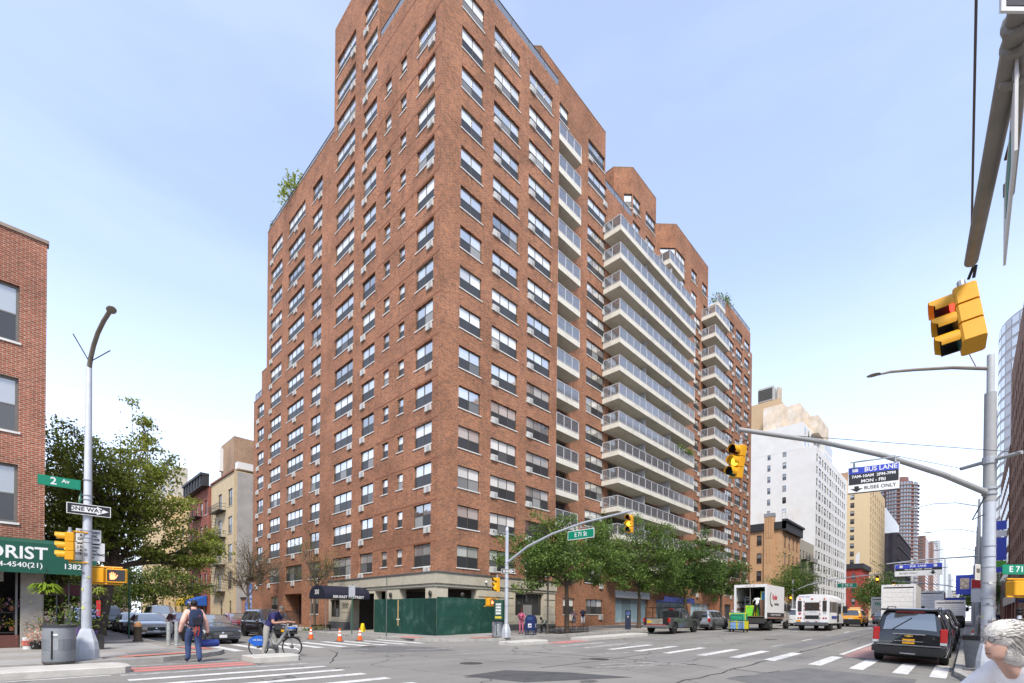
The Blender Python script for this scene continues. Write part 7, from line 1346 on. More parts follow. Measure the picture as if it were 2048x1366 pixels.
def car(name, label, cat, x, y, rot, L, W, H, kind, paint, belt=.60, wr=.33, wb=(.20, .79), zb=.22, glassm=None, wsm=None, pillars=((.12, .28), (.30, .46), (.48, .64)), plate=PLATE_W, rear=True, front=True, trim=False, group=None, z=None, tailw=.10, tail=None, rimm=None, roofrack=False, ws=None, rw=None, platetext=None):
    t = thing(name, label, cat, (x, y, gz(x, y) if z is None else z), rot, group); tops = TOPS[kind]; g = glassm or CGLASS
    tp = lambda s: float(np.interp(s, [a for a, _ in tops], [b_ for _, b_ in tops]))*H
    zb0 = zb*1.0; hw0 = W/2; bz = belt*H
    arch = [(-L/2+L*w) for w in wb]; ar = wr*1.13
    ss = sorted(set([a for a, _ in tops] + list(np.linspace(0, 1, 45)) + [min(1, max(0, (a+ar*q+L/2)/L)) for a in arch for q in (-1, -.999, -.9, -.7, -.45, 0, .45, .7, .9, .999, 1)] + [q for p in pillars for q in p] + list(np.linspace(0, .06, 7))))
    def ring(s):
        X = -L/2+L*s; e = abs(2*s-1); hw = hw0*(1-0.07*e**5-0.10*max(0, e-0.93)/0.07*0.9); zt = tp(s); zl = min(bz, zt-0.05); z0 = zb0+0.06*max(0, e-0.85)/0.15
        for a in arch:
            if abs(X-a) < ar: z0 = max(z0, wr+math.sqrt(max(0, ar*ar-(X-a)**2))*0.98)
        z0 = min(z0, zl-0.08)
        cab = max(0.0, (zt-bz)/(H-bz)); q = 0.245*cab
        sh = hw*(0.965-q) if cab > 0.05 else hw*0.93; zs = zt-(0.07 if cab > 0.05 else 0.03)
        half = [(0, z0), (hw*0.86, z0), (hw*0.965, z0+min(0.10, (zl-z0)*0.3)), (hw*1.0, z0+(zl-z0)*0.55), (hw*0.99, zl-0.04*min(1, (zl-z0))), (hw*0.965, zl), (sh, max(zs, zl+0.005)), (sh*0.86, max(zt, zl+0.01)), (sh*0.45, max(zt, zl+0.01)+0.02), (0, max(zt, zl+0.01)+0.028)]
        return X, half
    rings = []; R_ = {}
    for s in ss:
        X, h = ring(s); R_[s] = (X, h); rings.append([(X, y_, z_) for y_, z_ in h] + [(X, -y_, z_) for y_, z_ in reversed(h[1:-1])])
    body = MB().loft(rings).build('body', paint, t, smooth=True)
    MB().box(-L*0.47, L*0.47, -W*0.36, W*0.36, zb-0.06, zb+0.08).build('underbody', UNDER, t)
    for a in arch: MB().box(a-wr*0.95, a+wr*0.95, -W*0.40, W*0.40, zb-0.02, wr*1.7).build('wheel_well', UNDER, t)
    for a in arch:
        for sd_ in (1, -1): wheel(t, a, sd_*(W/2-0.125), wr, 0.23, sd_, rimm)
    lerp = lambda p, q, f: (p[0]+(q[0]-p[0])*f, p[1]+(q[1]-p[1])*f)
    for pa, pb in pillars:
        st = [s for s in ss if pa-1e-6 <= s <= pb+1e-6]
        for sd_ in (1, -1):
            b = MB(); r1 = []
            for s in st:
                X, h = R_[s] if s in R_ else ring(s); lo = lerp(h[5], h[6], 0.10); hi = lerp(h[5], h[6], 0.93)
                if hi[1]-lo[1] < 0.015: hi = (lo[0], lo[1]+0.015)
                r1.append([(X, sd_*(lo[0]+0.012), lo[1]), (X, sd_*(hi[0]+0.012), hi[1]), (X, sd_*(hi[0]-0.004), hi[1]), (X, sd_*(lo[0]-0.004), lo[1])])
            if sd_ < 0: r1 = [list(reversed(q)) for q in r1]
            b.loft(r1); b.build('side_window', g, t)
    def patch(sa, sb, wfrac, nm, m_, off=0.012):
        st = [s for s in ss if sa-1e-6 <= s <= sb+1e-6]; up_ = []; dn = []
        for s in st:
            X, h = R_[s]; ds = 0.01; dx = L*2*ds; dz = tp(min(1, s+ds))-tp(max(0, s-ds)); nv = Vector((-dz, 0, dx)); nv.normalize()
            row = [(h[7][0]*wfrac, h[7][1]-0.004), (h[8][0], h[8][1]), (0, h[9][1]), (-h[8][0], h[8][1]), (-h[7][0]*wfrac, h[7][1]-0.004)]
            up_.append([(X+nv.x*off, y_, z_+nv.z*off) for y_, z_ in row])
        MB().loft(up_, closed=False, caps=False).build(nm, m_, t, smooth=True)
    if ws is None: ws = {'sedan': (.58, .735), 'suv': (.60, .70), 'big': (.645, .73), 'van': (.60, .80), 'cargo': (.70, .82)}[kind]
    if rw is None: rw = {'sedan': (.14, .31), 'suv': (.012, .05), 'big': (.008, .036), 'van': (.01, .055), 'cargo': (.01, .03)}[kind]
    patch(ws[0], ws[1], 0.99, 'windshield', wsm or g); patch(rw[0], rw[1], 0.97, 'rear_window', g)
    xr = -L/2; xf = L/2
    if rear:
        for sd_ in (1, -1):
            MB().bbox(xr-0.03+0.02, xr+0.20, min(sd_*(W*0.47-tailw*1.6), sd_*W*0.475), max(sd_*(W*0.47-tailw*1.6), sd_*W*0.475), H*(tail or (.40, .54))[0], H*(tail or (.40, .54))[1], 0.02).build('tail_light', TAIL, t)
        MB().bbox(xr-0.07, xr+0.12, -W*0.44, W*0.44, zb+0.04, zb+0.26, 0.03).build('rear_bumper', TRIM if trim else paint, t)
        MB().box(xr-0.03, xr+0.02, -0.16, 0.16, H*.38, H*.38+0.16).build('number_plate', plate, t)
        if platetext: text('plate_text', platetext, 0.10, P('plate_ink', (0.03, 0.03, 0.06), 0.5), t, (xr-0.032, 0, H*.38+0.08), R(-90), sx=0.9)
    if front:
        for sd_ in (1, -1):
            MB().bbox(xf-0.28, xf-0.02, min(sd_*W*0.27, sd_*W*0.435), max(sd_*W*0.27, sd_*W*0.435), H*.36, H*.455, 0.02).build('headlight', HEADL, t)
        MB().bbox(xf-0.05, xf+0.025, -W*0.24, W*0.24, H*.30, H*.435, 0.02).build('grille', TRIM, t); MB().ell((xf+0.03, 0, H*.38), (0.012, 0.07, 0.05), 10, 6).build('emblem', CHROME, t)
        for k in range(3): MB().box(xf+0.018, xf+0.032, -W*0.23, W*0.23, H*(.315+.035*k), H*(.315+.035*k)+0.012).build('grille_bar', CHROME, t)
        MB().bbox(xf-0.10, xf+0.05, -W*0.42, W*0.42, zb+0.02, zb+0.16, 0.03).build('front_bumper', paint, t); MB().box(xf+0.03, xf+0.055, -W*0.3, W*0.3, zb+0.03, zb+0.10).build('lower_grille', TRIM, t)
        MB().box(xf+0.045, xf+0.06, -0.16, 0.16, H*.22, H*.22+0.14).build('number_plate', plate, t)
        for sd_ in (1, -1): MB().ell((L*(ws[1]-.5)-0.25, sd_*(W/2+0.08), bz+0.06), (0.10, 0.11, 0.075), 10, 6).build('mirror', paint, t, smooth=True)
    for sd_ in (1, -1):
        MB().box(-L*0.30, L*0.30, sd_*(W/2)-0.012, sd_*(W/2)+0.012, zb+0.10, zb+0.17).build('sill_trim', TRIM, t)
        for px in pillars[-2:]:
            X = -L/2+L*(px[0]+0.015); MB().box(X, X+0.16, sd_*(W/2-0.01)-0.012, sd_*(W/2-0.01)+0.014, bz-0.14, bz-0.11).build('door_handle', CHROME if trim else paint, t)
        for px in pillars[1:]:
            X = -L/2+L*(px[0]-0.01); MB().box(X-0.004, X+0.004, sd_*(W/2)-0.01, sd_*(W/2)+0.004, zb+0.12, bz-0.02).build('door_gap', UNDER, t)
    if roofrack:
        for sd_ in (1, -1): MB().tube([(-L*.38, sd_*W*.33, H+0.01), (-L*.34, sd_*W*.33, H+0.06), (L*.06, sd_*W*.33, H+0.06), (L*.1, sd_*W*.33, H+0.0)], 0.02, 6).build('roof_rail', CHROME, t)
    return t
S_ = R(-90)                                # heading out of the side street, towards the avenue
car('parked_car', 'silver sedan parked nose-on beside the florist pavement', 'car', 5.55, 36.6, S_, 4.8, 1.8, 1.43, 'sedan', paintm('car_silver', (0.66, 0.64, 0.60), 0.3), wsm=CGLASS_L)
car('parked_car', 'black sedan with bright windows behind the silver one', 'car', 5.45, 42.2, S_, 4.7, 1.8, 1.45, 'sedan', paintm('car_black2', (0.02, 0.02, 0.022)), wsm=CGLASS_L)
car('parked_van', 'dark van with mottled reflections left of the ginkgo trunk', 'van', 4.6, 47.8, S_, 5.0, 1.9, 1.95, 'van', P('van_mottled', (0.06, 0.06, 0.06), 0.4, 0.2, var=0.8, scale=4, coat=0.5))  # the mottled reflections are noise put into the body colour
car('parked_van', 'white delivery van behind the red car', 'van', 8.7, 52, S_, 5.2, 2.0, 2.1, 'cargo', paintm('van_white', (0.62, 0.62, 0.60), 0.0), wsm=CGLASS_L)
car('parked_car', 'red car waiting between the silver sedan and the walker', 'car', 8.2, 40.5, S_, 4.4, 1.8, 1.5, 'suv', paintm('car_red', (0.30, 0.012, 0.018)), wsm=CGLASS_L)
car('sedan_car', 'dark grey sedan stopped at the crossing behind the walker', 'car', 6.75, 28.0, S_, 4.6, 1.8, 1.42, 'sedan', paintm('car_graphite', (0.055, 0.058, 0.065), 0.4), wsm=CGLASS_L)
car('parked_car', 'second red car glimpsed behind the dark grey sedan', 'car', 11.9, 42, S_, 4.5, 1.8, 1.5, 'sedan', paintm('car_red', (0.30, 0.012, 0.018)), wsm=CGLASS_L)
car('minivan', 'black minivan stopped at the crossing behind the cyclist', 'minivan', 11.1, 32.5, S_, 5.1, 1.98, 1.76, 'van', paintm('car_black', (0.012, 0.012, 0.014)), belt=.56, plate=PLATE_Y, pillars=((.06, .24), (.26, .46), (.48, .66)))
car('parked_car', 'grey car parked beyond the canopy at far kerb', 'car', 13.8, 47, S_, 4.6, 1.8, 1.45, 'sedan', paintm('car_grey', (0.2, 0.2, 0.21), 0.4))
# --- black full-size SUV close at right
sb = car('black_suv', 'big black SUV with yellow plate stopped in the red bus lane', 'suv', 23.75, 1.50, 0, 5.7, 2.04, 1.90, 'big', paintm('car_black', (0.012, 0.012, 0.014)), belt=.60, wr=.40, zb=.30, wb=(.215, .80), plate=PLATE_Y, trim=False, roofrack=True, tailw=.11, tail=(.43, .66), pillars=((.05, .26), (.28, .45), (.47, .655)), glassm=glass('suv_glass', (0.012, 0.013, 0.014), 0.22, vary=0.01, light=(0.02, 0.02, 0.02)), platetext='HYT-4973')
sb.rotation_euler = (R(2.2), -0.018, 0); xr = -2.85
MB().bbox(xr-0.16, xr+0.1, -0.98, 0.98, 0.42, 0.66, 0.04).build('step_bumper', paintm('car_black', (0.012, 0.012, 0.014)), sb); MB().box(xr-0.165, xr-0.02, -0.84, 0.84, 0.655, 0.69).build('bumper_trim', P('trim_grey', (0.22, 0.22, 0.23), 0.4, 0.4), sb)
MB().box(xr-0.05, xr+0.0, -0.42, 0.42, 1.035, 1.06).build('liftgate_bar', CHROME, sb); MB().box(xr-0.045, xr+0.0, -0.38, 0.38, 0.80, 0.815).build('chrome_line', CHROME, sb)
bt = MB().prismx([(-0.11, 0.965), (-0.04, 0.965), (-0.04, 0.945), (0.04, 0.945), (0.04, 0.965), (0.11, 0.965), (0.10, 1.005), (0.04, 1.005), (0.04, 1.025), (-0.04, 1.025), (-0.04, 1.005), (-0.12, 1.005)], xr-0.062, xr-0.05); bt.build('gold_emblem', P('gold', (0.7, 0.45, 0.1), 0.3, 0.8), sb)
MB().box(xr+0.10, xr+0.24, -0.38, 0.38, 1.79, 1.82).build('brake_light', TAIL, sb); MB().bbox(xr+0.06, xr+0.45, -0.80, 0.80, 1.835, 1.90, 0.02).build('spoiler', paintm('car_black', (0.012, 0.012, 0.014)), sb)
MB().tube([(xr-0.0, 0.45, 1.19), (xr+0.10, -0.05, 1.60)], 0.012, 5).build('wiper', TRIM, sb); text('lettering', 'SUBURBAN', 0.06, CHROME, sb, (xr-0.045, 0.62, 0.77), R(-90), space=1.25, sx=1.2)
for sd_ in (1, -1): MB().box(xr-0.035, xr+0.1, min(sd_*0.80, sd_*0.97), max(sd_*0.80, sd_*0.97), 0.73, 0.81).build('reflector', P('reverse_lamp', (0.55, 0.57, 0.6), 0.2), sb)
MB().tube([(xr-0.02, -0.95, 0.35), (xr+0.3, -1.02, 0.62), (xr+1.1, -1.02, 1.0)], 0.02, 6).build('chrome_fender_trim', CHROME, sb); MB().tube([(xr-0.15, 0.2, 0.40), (xr-0.15, -0.2, 0.40)], 0.03, 6).build('tow_bar', CHROME, sb)
for i, (x, nm) in enumerate(((30.2, 'black SUV parked directly ahead of the big black one'), (37, 'second dark SUV ahead in the parked line'), (44, 'dark sedan far ahead in the parked line'))): car('parked_car', nm, 'car', x, 1.4, 0, 4.9, 1.95, (1.8, 1.85, 1.5)[i], ('suv', 'suv', 'sedan')[i], paintm('car_black', (0.012, 0.012, 0.014)), wr=.37, front=False)
# --- yellow cab and traffic ahead
cab = car('taxi', 'yellow taxi SUV in the middle lane', 'taxi', 58.8, 8.35, 0, 4.6, 1.86, 1.70, 'suv', P('taxi_yellow', (0.80, 0.36, 0.01), 0.3, 0.0, var=0.05, coat=0.7), trim=True, tail=(.50, .56), tailw=.16)
MB().bbox(0.0, 0.3, -0.45, 0.45, 1.73, 1.92, 0.03).build('roof_light', P('taxi_lamp', (0.7, 0.5, 0.2), 0.4), cab); MB().bbox(-2.36, -2.2, -0.8, 0.8, 0.45, 0.72, 0.02).build('lower_bumper', TRIM, cab)
car('sedan_car', 'dark sedan ahead of the taxi', 'car', 69, 7.0, 0, 4.7, 1.8, 1.45, 'sedan', paintm('car_dark', (0.05, 0.05, 0.055)), front=False); car('sedan_car', 'white car ahead beside the small delivery truck', 'car', 80, 5.4, 0, 4.6, 1.8, 1.5, 'suv', paintm('van_white', (0.62, 0.62, 0.60), 0.0), front=False)
car('parked_car', 'white car with blue stripe ahead of the box truck', 'car', 57.5, 13.2, 0, 4.8, 1.9, 1.75, 'suv', paintm('van_white', (0.62, 0.62, 0.60), 0.0), front=False)
# --- silver hatchback / compact SUV and pickup by the bike lane
hb = car('parked_car', 'silver compact SUV parked in front of the pickup', 'car', 41.2, 16.05, 0, 4.45, 1.8, 1.66, 'suv', paintm('car_silver2', (0.30, 0.31, 0.32), 0.5), trim=True, tail=(.42, .58)); MB().lathe([(0.30, -2.42), (0.34, -2.40), (0.34, -2.26), (0.1, -2.24)], 18, (0, 0.1, 0.95), axis='x').build('spare_wheel', TRIM, hb, smooth=True)
def pickup():
    t = thing('pickup_truck', 'grey pickup truck with steel tailgate and ladder rack', 'pickup truck', (33.9, 15.95, rz(33.9))); L, W = 5.4, 1.95; pm = paintm('car_gunmetal', (0.11, 0.115, 0.12), 0.4); xr = -2.7
    # cab and bonnet
    st = [(-0.35, 1.10, .94), (-0.30, 1.55, .80), (-0.22, 1.80, .74), (0.0, 1.85, .73), (0.55, 1.83, .73), (0.75, 1.72, .76), (1.25, 1.15, .93), (1.4, 1.10, .95), (2.3, 1.05, .94), (2.6, .98, .90), (2.68, .80, .86)]
    arch = [(-1.72, .40), (1.72, .40)]; rings = []
    xs_ = sorted(set([s[0] for s in st] + list(np.linspace(-0.35, 2.68, 34))))
    for X in xs_:
        zt = float(np.interp(X, [s[0] for s in st], [s[1] for s in st])); hw = W/2; k = float(np.interp(X, [s[0] for s in st], [s[2] for s in st])); z0 = 0.38
        if abs(X-1.72) < 0.47: z0 = max(z0, 0.40+math.sqrt(0.47**2-(X-1.72)**2))
        zl = min(1.08, zt-0.02); h = [(0, z0), (hw*.88, z0), (hw*.98, z0+0.06), (hw, z0+(zl-z0)*.6), (hw*.97, zl), (hw*k, max(zt-0.05, zl+0.005)), (hw*k*.88, max(zt, zl+0.01)), (0, max(zt, zl+0.01)+0.03)]
        rings.append([(X, a, c) for a, c in h] + [(X, -a, c) for a, c in reversed(h[1:-1])])
    MB().loft(rings).build('cab', pm, t, smooth=True)
    # bed: two sides with arches, floor, tailgate
    for sd_ in (1, -1):
        rg = []
        for X in np.linspace(-2.62, -0.36, 30):
            z0 = 0.42
            if abs(X+1.72) < 0.47: z0 = max(z0, 0.40+math.sqrt(0.47**2-(X+1.72)**2))
            fl_ = 0.05*math.exp(-((X+1.72)/0.5)**2); y1 = sd_*(W/2+fl_-0.01); y0 = sd_*(W/2-0.14); rg.append([(X, y0, z0), (X, y1, z0), (X, y1, 0.95), (X, y1-sd_*0.03, 1.12), (X, y0, 1.12)] if sd_ > 0 else [(X, y0, 1.12), (X, y1-sd_*0.03, 1.12), (X, y1, 0.95), (X, y1, z0), (X, y0, z0)])
        MB().loft(rg).build('bed_side', pm, t, smooth=True)
    MB().box(-2.6, -0.36, -0.84, 0.84, 0.55, 0.62).build('bed_floor', TRIM, t); MB().box(-2.64, -2.58, -0.93, 0.93, 0.58, 1.12).build('tailgate', P('tailgate_black', (0.02, 0.02, 0.02), 0.4), t)
    MB().box(-2.66, -2.64, -0.50, 0.72, 0.66, 1.05).build('steel_plate', P('diamond_plate', (0.62, 0.58, 0.48), 0.3, 0.6, var=0.3, scale=3), t); MB().box(-2.675, -2.66, 0.36, 0.68, 0.74, 0.90).build('number_plate', PLATE_Y, t)
    MB().bbox(-2.86, -2.62, -0.95, 0.95, 0.42, 0.58, 0.02).build('step_bumper', P('bumper_grey', (0.16, 0.16, 0.16), 0.5), t); MB().box(-2.70, -2.63, -0.75, 0.75, 0.58, 0.64).build('reflective_strip', P('strip_red', (0.4, 0.06, 0.05), 0.4), t)
    for sd_ in (1, -1): MB().bbox(-2.66, -2.42, min(sd_*.86, sd_*.99), max(sd_*.86, sd_*.99), 0.80, 1.10, 0.015).build('tail_light', TAIL, t)
    b = MB()
    for sd_ in (1, -1):
        for X in (-2.5, -1.45, -0.45): b.box(X-0.02, X+0.02, sd_*.88-0.02, sd_*.88+0.02, 1.1, 1.85)
        b.box(-2.52, -0.43, sd_*.88-0.02, sd_*.88+0.02, 1.81, 1.85); b.box(-2.52, -0.43, sd_*.88-0.015, sd_*.88+0.015, 1.45, 1.48)
    b.box(-2.52, -2.48, -.88, .88, 1.81, 1.85); b.box(-0.47, -0.43, -.88, .88, 1.81, 1.85); b.build('ladder_rack', BLACK, t)
    MB().box(-0.375, -0.335, -0.62, 0.62, 1.2, 1.62).build('rear_window', CGLASS, t); MB().box(-0.34, -0.28, -0.18, 0.18, 1.74, 1.8).build('brake_light', TAIL, t)
    for sd_ in (1, -1): MB().add([(0.05, sd_*.86, 1.14), (1.05, sd_*.90, 1.14), (0.72, sd_*.775, 1.66), (0.05, sd_*.745, 1.74)], [(0, 1, 2, 3) if sd_ < 0 else (3, 2, 1, 0)]).build('side_window', CGLASS, t); MB().ell((0.95, sd_*1.08, 1.2), (0.1, 0.1, 0.13), 8, 6).build('mirror', TRIM, t); MB().box(-0.1, 0.06, sd_*.97-0.015, sd_*.97+0.015, 0.98, 1.01).build('door_handle', TRIM, t)
    MB().box(-2.5, 2.5, -0.5, 0.5, 0.35, 0.5).build('chassis', UNDER, t)
    for X in (-1.72, 1.72):
        for sd_ in (1, -1): wheel(t, X, sd_*(W/2-0.13), 0.40, 0.26, sd_)
    return t
pickup()
# --- white rental box truck with open back
def box_truck(label, x, y, W=2.45, Hb=3.72, Lb=4.9, open_=True, logo=True, name='box_truck', body=(0.86, 0.86, 0.84), cabc=(0.62, 0.62, 0.60), door=(0.85, 0.84, 0.80)):
    t = thing(name, label, 'truck', (x, y, gz(x, y))); wm = P('box_white_%d' % int(body[0]*100+body[2]*7), body, 0.45, var=0.05); zf = 1.12; th = 0.07
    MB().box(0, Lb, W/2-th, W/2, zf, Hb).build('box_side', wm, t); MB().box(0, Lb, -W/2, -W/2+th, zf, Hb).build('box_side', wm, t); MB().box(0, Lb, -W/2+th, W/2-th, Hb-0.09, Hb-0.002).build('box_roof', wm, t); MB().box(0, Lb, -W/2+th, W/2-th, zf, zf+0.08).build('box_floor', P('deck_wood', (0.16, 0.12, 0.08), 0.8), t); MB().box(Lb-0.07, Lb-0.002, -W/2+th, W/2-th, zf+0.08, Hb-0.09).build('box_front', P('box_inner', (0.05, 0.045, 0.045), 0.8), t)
    b = MB(); f = 0.13
    b.box(-0.03, 0.06, -W/2-0.015, -W/2+f, zf-0.1, Hb+0.03); b.box(-0.03, 0.06, W/2-f, W/2+0.015, zf-0.1, Hb+0.03); b.box(-0.03, 0.06, -W/2+f, W/2-f, Hb-0.2, Hb+0.03); b.build('rear_frame', P('frame_white', (0.84, 0.84, 0.83), 0.45), t)
    for yy in (-0.25, 0, 0.25): MB().box(-0.045, -0.03, yy-0.05, yy+0.05, Hb-0.1, Hb-0.06).build('marker_lamp', TAIL, t)
    if open_:
        for k in range(9): MB().box(0.5+0.5*k, 0.55+0.5*k, W/2-th-0.05, W/2-th, zf+0.1, Hb-0.1).build('wall_rib', P('rib_grey', (0.28, 0.27, 0.26), 0.6), t)
        for z in (1.75, 2.3): MB().box(0.3, Lb-0.1, W/2-th-0.08, W/2-th-0.05, z, z+0.12).build('lashing_rail', P('rail_brown', (0.2, 0.1, 0.07), 0.6), t)
        MB().box(0.15, 1.3, -W/2+th+0.1, W/2-th-0.1, Hb-0.16, Hb-0.1).build('rolled_door', P('rolled', (0.3, 0.2, 0.14), 0.6), t); MB().box(0.08, 0.11, 0.02, 0.05, zf+1.0, Hb-0.15).build('door_strap', P('strap', (0.35, 0.32, 0.3), 0.7), t)
    else:
        for k in range(6):
            zz = zf+0.1+(Hb-0.3-zf-0.1)*k/6; MB().box(0.0, 0.03, -W/2+f, W/2-f, zz, zz+(Hb-0.3-zf-0.1)/6-0.012).build('door_slat', P('door_%d' % int(door[0]*100), door, 0.5), t)
    MB().box(-0.35, 0.0, -W/2+0.1, W/2-0.1, 0.62, 0.74).build('step_bumper', P('bumper_dark', (0.05, 0.05, 0.05), 0.6), t); MB().box(-0.05, 0.0, -W/2, W/2, 0.74, zf-0.1).build('rear_sill', P('sill_dark', (0.06, 0.055, 0.05), 0.6), t)
    MB().box(0.0, Lb+2.0, -0.5, 0.5, 0.55, 0.9).build('chassis', UNDER, t); MB().box(0.4, Lb-0.3, -W/2+0.02, W/2-0.02, zf-0.12, zf).build('cross_members', UNDER, t)
    MB().box(0.1, Lb, -W/2-0.012, -W/2-0.001, zf, zf+0.36).build('skirt_panel', P('skirt_black', (0.04, 0.04, 0.042), 0.5), t); MB().box(0.1, Lb, -W/2-0.012, -W/2-0.001, zf-0.1, zf-0.02).build('reflective_strip', P('strip_pink', (0.55, 0.3, 0.26), 0.4, var=0.4, scale=8), t)
    if logo:
        text('logo_lettering', 'Ryder', 0.62, P('logo_red', (0.55, 0.02, 0.04), 0.5), t, (2.15, -W/2-0.008, 2.75), 0, bold=0.016, sx=0.9, ext=0.004); text('logo_subline', 'Truck Rental', 0.3, BLACK, t, (2.6, -W/2-0.008, 2.2), 0, bold=0.006, sx=0.8, ext=0.004)
        b = MB(); pts = [(1.35+0.55*math.cos(a), 2.6+0.62*math.sin(a)) for a in np.linspace(R(120), R(290), 12)]; ins = [(1.42+0.47*math.cos(a), 2.64+0.52*math.sin(a)) for a in np.linspace(R(290), R(120), 12)]; b.prismy(pts+ins, -W/2-0.010, -W/2-0.002); b.build('logo_swoosh', BLACK, t)
        text('skirt_lettering', 'RYDER.COM  1-800-GO-RYDER', 0.2, SIGN_W, t, (2.4, -W/2-0.014, zf+0.18), 0, ext=0.002)
    # cab
    cm = paintm('cab_%d' % int(cabc[0]*100+cabc[1]*9), cabc, 0.0); b = MB(); prof = [(Lb+0.1, 0.75), (Lb+2.3, 0.75), (Lb+2.35, 1.45), (Lb+1.75, 1.62), (Lb+1.2, 2.5), (Lb+0.1, 2.55)]
    b.prismy(prof, -1.08, 1.08); b.build('cab', cm, t)
    for sd_ in (1, -1): MB().add([(Lb+0.35, sd_*1.085, 1.65), (Lb+1.55, sd_*1.085, 1.65), (Lb+1.12, sd_*1.085, 2.35), (Lb+0.35, sd_*1.085, 2.35)], [(0, 1, 2, 3)]).build('side_window', CGLASS, t); MB().bbox(Lb+1.25, Lb+1.4, min(sd_*1.15, sd_*1.4), max(sd_*1.15, sd_*1.4), 1.7, 2.2, 0.02).build('mirror', TRIM, t)
    for sd_ in (1, -1):
        wheel(t, 1.25, sd_*(W/2-0.16), 0.45, 0.28, sd_, P('hub_pale', (0.55, 0.52, 0.45), 0.5), 5); wheel(t, 1.25, sd_*(W/2-0.50), 0.45, 0.28, sd_); wheel(t, Lb+1.45, sd_*(W/2-0.22), 0.45, 0.26, sd_, P('hub_pale', (0.55, 0.52, 0.45), 0.5), 5)
        MB().box(0.55, 0.58, sd_*(W/2-0.33)-0.28, sd_*(W/2-0.33)+0.28, 0.25, 0.85).build('mud_flap', TRIM, t)
    return t
tk = box_truck('white rental box truck with its back open and red logo', 41.0, 12.75)
box_truck('tall white box truck visible over the black SUV roof', 55.0, 4.6, W=2.4, Hb=3.95, Lb=6.5, open_=False, logo=False); box_truck('white box truck ahead of the tall one', 74, 3.3, W=2.4, Hb=3.9, Lb=6, open_=False, logo=False, door=(0.88, 0.88, 0.88)); box_truck('white van body truck parked along the right kerb', 66, 1.4, W=2.3, Hb=2.75, Lb=5, open_=False, logo=False, door=(0.89, 0.89, 0.88))
gt_ = box_truck('cream delivery truck with green print ahead of the taxi', 84, 8.8, W=2.4, Hb=3.55, Lb=5, open_=False, logo=False, body=(0.5, 0.5, 0.47), door=(0.68, 0.66, 0.6)); text('print_block', 'FRESH', 0.6, P('print_green', (0.1, 0.35, 0.2), 0.6), gt_, (-0.04, 0, 2.6), R(-90), bold=0.02)
# loading gear
hd = thing('hand_truck', 'upright silver hand truck inside the box truck', 'hand truck', (41.9, 13.25, rz(41)+1.2)); b = MB()
for yy in (-0.2, 0.2): b.tube([(0, yy, 0), (0.05, yy, 1.55)], 0.022, 6)
for z in (0.3, 0.65, 1.0, 1.35, 1.55): b.box(0, 0.05, -0.2, 0.2, z-0.02, z+0.02)
b.build('frame', STEEL, hd); MB().box(-0.25, 0, -0.22, 0.22, 0, 0.02).build('toe_plate', STEEL, hd)
for yy in (-0.24, 0.24): MB().lathe([(0.12, -0.03), (0.12, 0.03)], 12, (0.08, yy, 0.12), axis='y').build('wheel', RUBBER, hd)
def crate(label, loc, rot, s, c, lid, name='insulated_bag', cat='bag', straps=True):
    t = thing(name, label, cat, loc, rot); MB().bbox(-s[0]/2, s[0]/2, -s[1]/2, s[1]/2, 0, s[2], 0.04).build('body', P('bag_%d_%d_%d' % tuple(int(q*99) for q in c), c, 0.6, var=0.12), t)
    sm = P('strap_%d_%d' % (int(lid[0]*99), int(lid[1]*99)), lid, 0.6)
    for yy in (-s[1]*0.47, s[1]*0.47): MB().box(-s[0]/2-0.01, s[0]/2+0.01, yy-0.025, yy+0.025, -0.004, s[2]+0.010).build('edge_tape', sm, t)
    if straps: MB().box(-s[0]/2-0.012, s[0]/2+0.012, -s[1]/2-0.012, s[1]/2+0.012, s[2]*0.86, s[2]*0.93).build('edge_band', sm, t)
    return t
cx, cy = 38.3, 12.75; cz = rz(cx)
pd_ = thing('platform_cart', 'black wheeled cart stacked with blue and green bags', 'cart', (cx, cy, cz)); MB().box(-0.5, 0.5, -0.62, 0.62, 0.2, 0.25).build('deck', BLACK, pd_)
for x in (-0.4, 0.4):
    for yy in (-0.52, 0.52): MB().lathe([(0.09, -0.025), (0.09, 0.025)], 12, (x, yy, 0.09), axis='y').build('wheel', RUBBER, pd_)
b = MB()
for yy in (-0.45, 0.45): b.tube([(-0.5, yy, 0.2), (-0.52, yy, 1.25)], 0.02, 6)
b.tube([(-0.52, -0.45, 1.25), (-0.52, 0.45, 1.25)], 0.02, 6); b.tube([(-0.52, -0.45, 0.75), (-0.52, 0.45, 0.75)], 0.015, 6); b.build('handle', BLACK, pd_)
YS = (0.70, 0.66, 0.02)
crate('pale blue insulated bag low on the black cart', (cx+0.02, cy+0.28, cz+0.25), 0, (0.75, 0.58, 0.62), (0.25, 0.42, 0.70), YS); crate('second pale blue insulated bag low on the black cart', (cx+0.02, cy-0.32, cz+0.25), 0, (0.75, 0.55, 0.58), (0.22, 0.38, 0.66), YS); crate('big green insulated bag on top of the black cart', (cx, cy, cz+0.90), R(8), (0.7, 1.15, 0.58), (0.02, 0.33, 0.17), YS)
tz = rz(41)+1.2
crate('bright green bag standing in the box truck doorway', (41.5, 12.85, tz), 0, (0.6, 0.62, 0.85), (0.22, 0.75, 0.05), YS); crate('second green bag beside the loader in the truck', (41.75, 12.15, tz), 0, (0.6, 0.5, 0.9), (0.18, 0.62, 0.05), YS); crate('blue bag stacked high at the right of the truck doorway', (41.6, 11.85, tz+1.30), R(5), (0.5, 0.45, 0.7), (0.05, 0.28, 0.5), YS); crate('brown cardboard box at the right of the truck doorway', (41.6, 11.85, tz), 0, (0.6, 0.5, 1.3), (0.28, 0.15, 0.08), (0.3, 0.17, 0.1), 'cardboard_box', 'box', False)
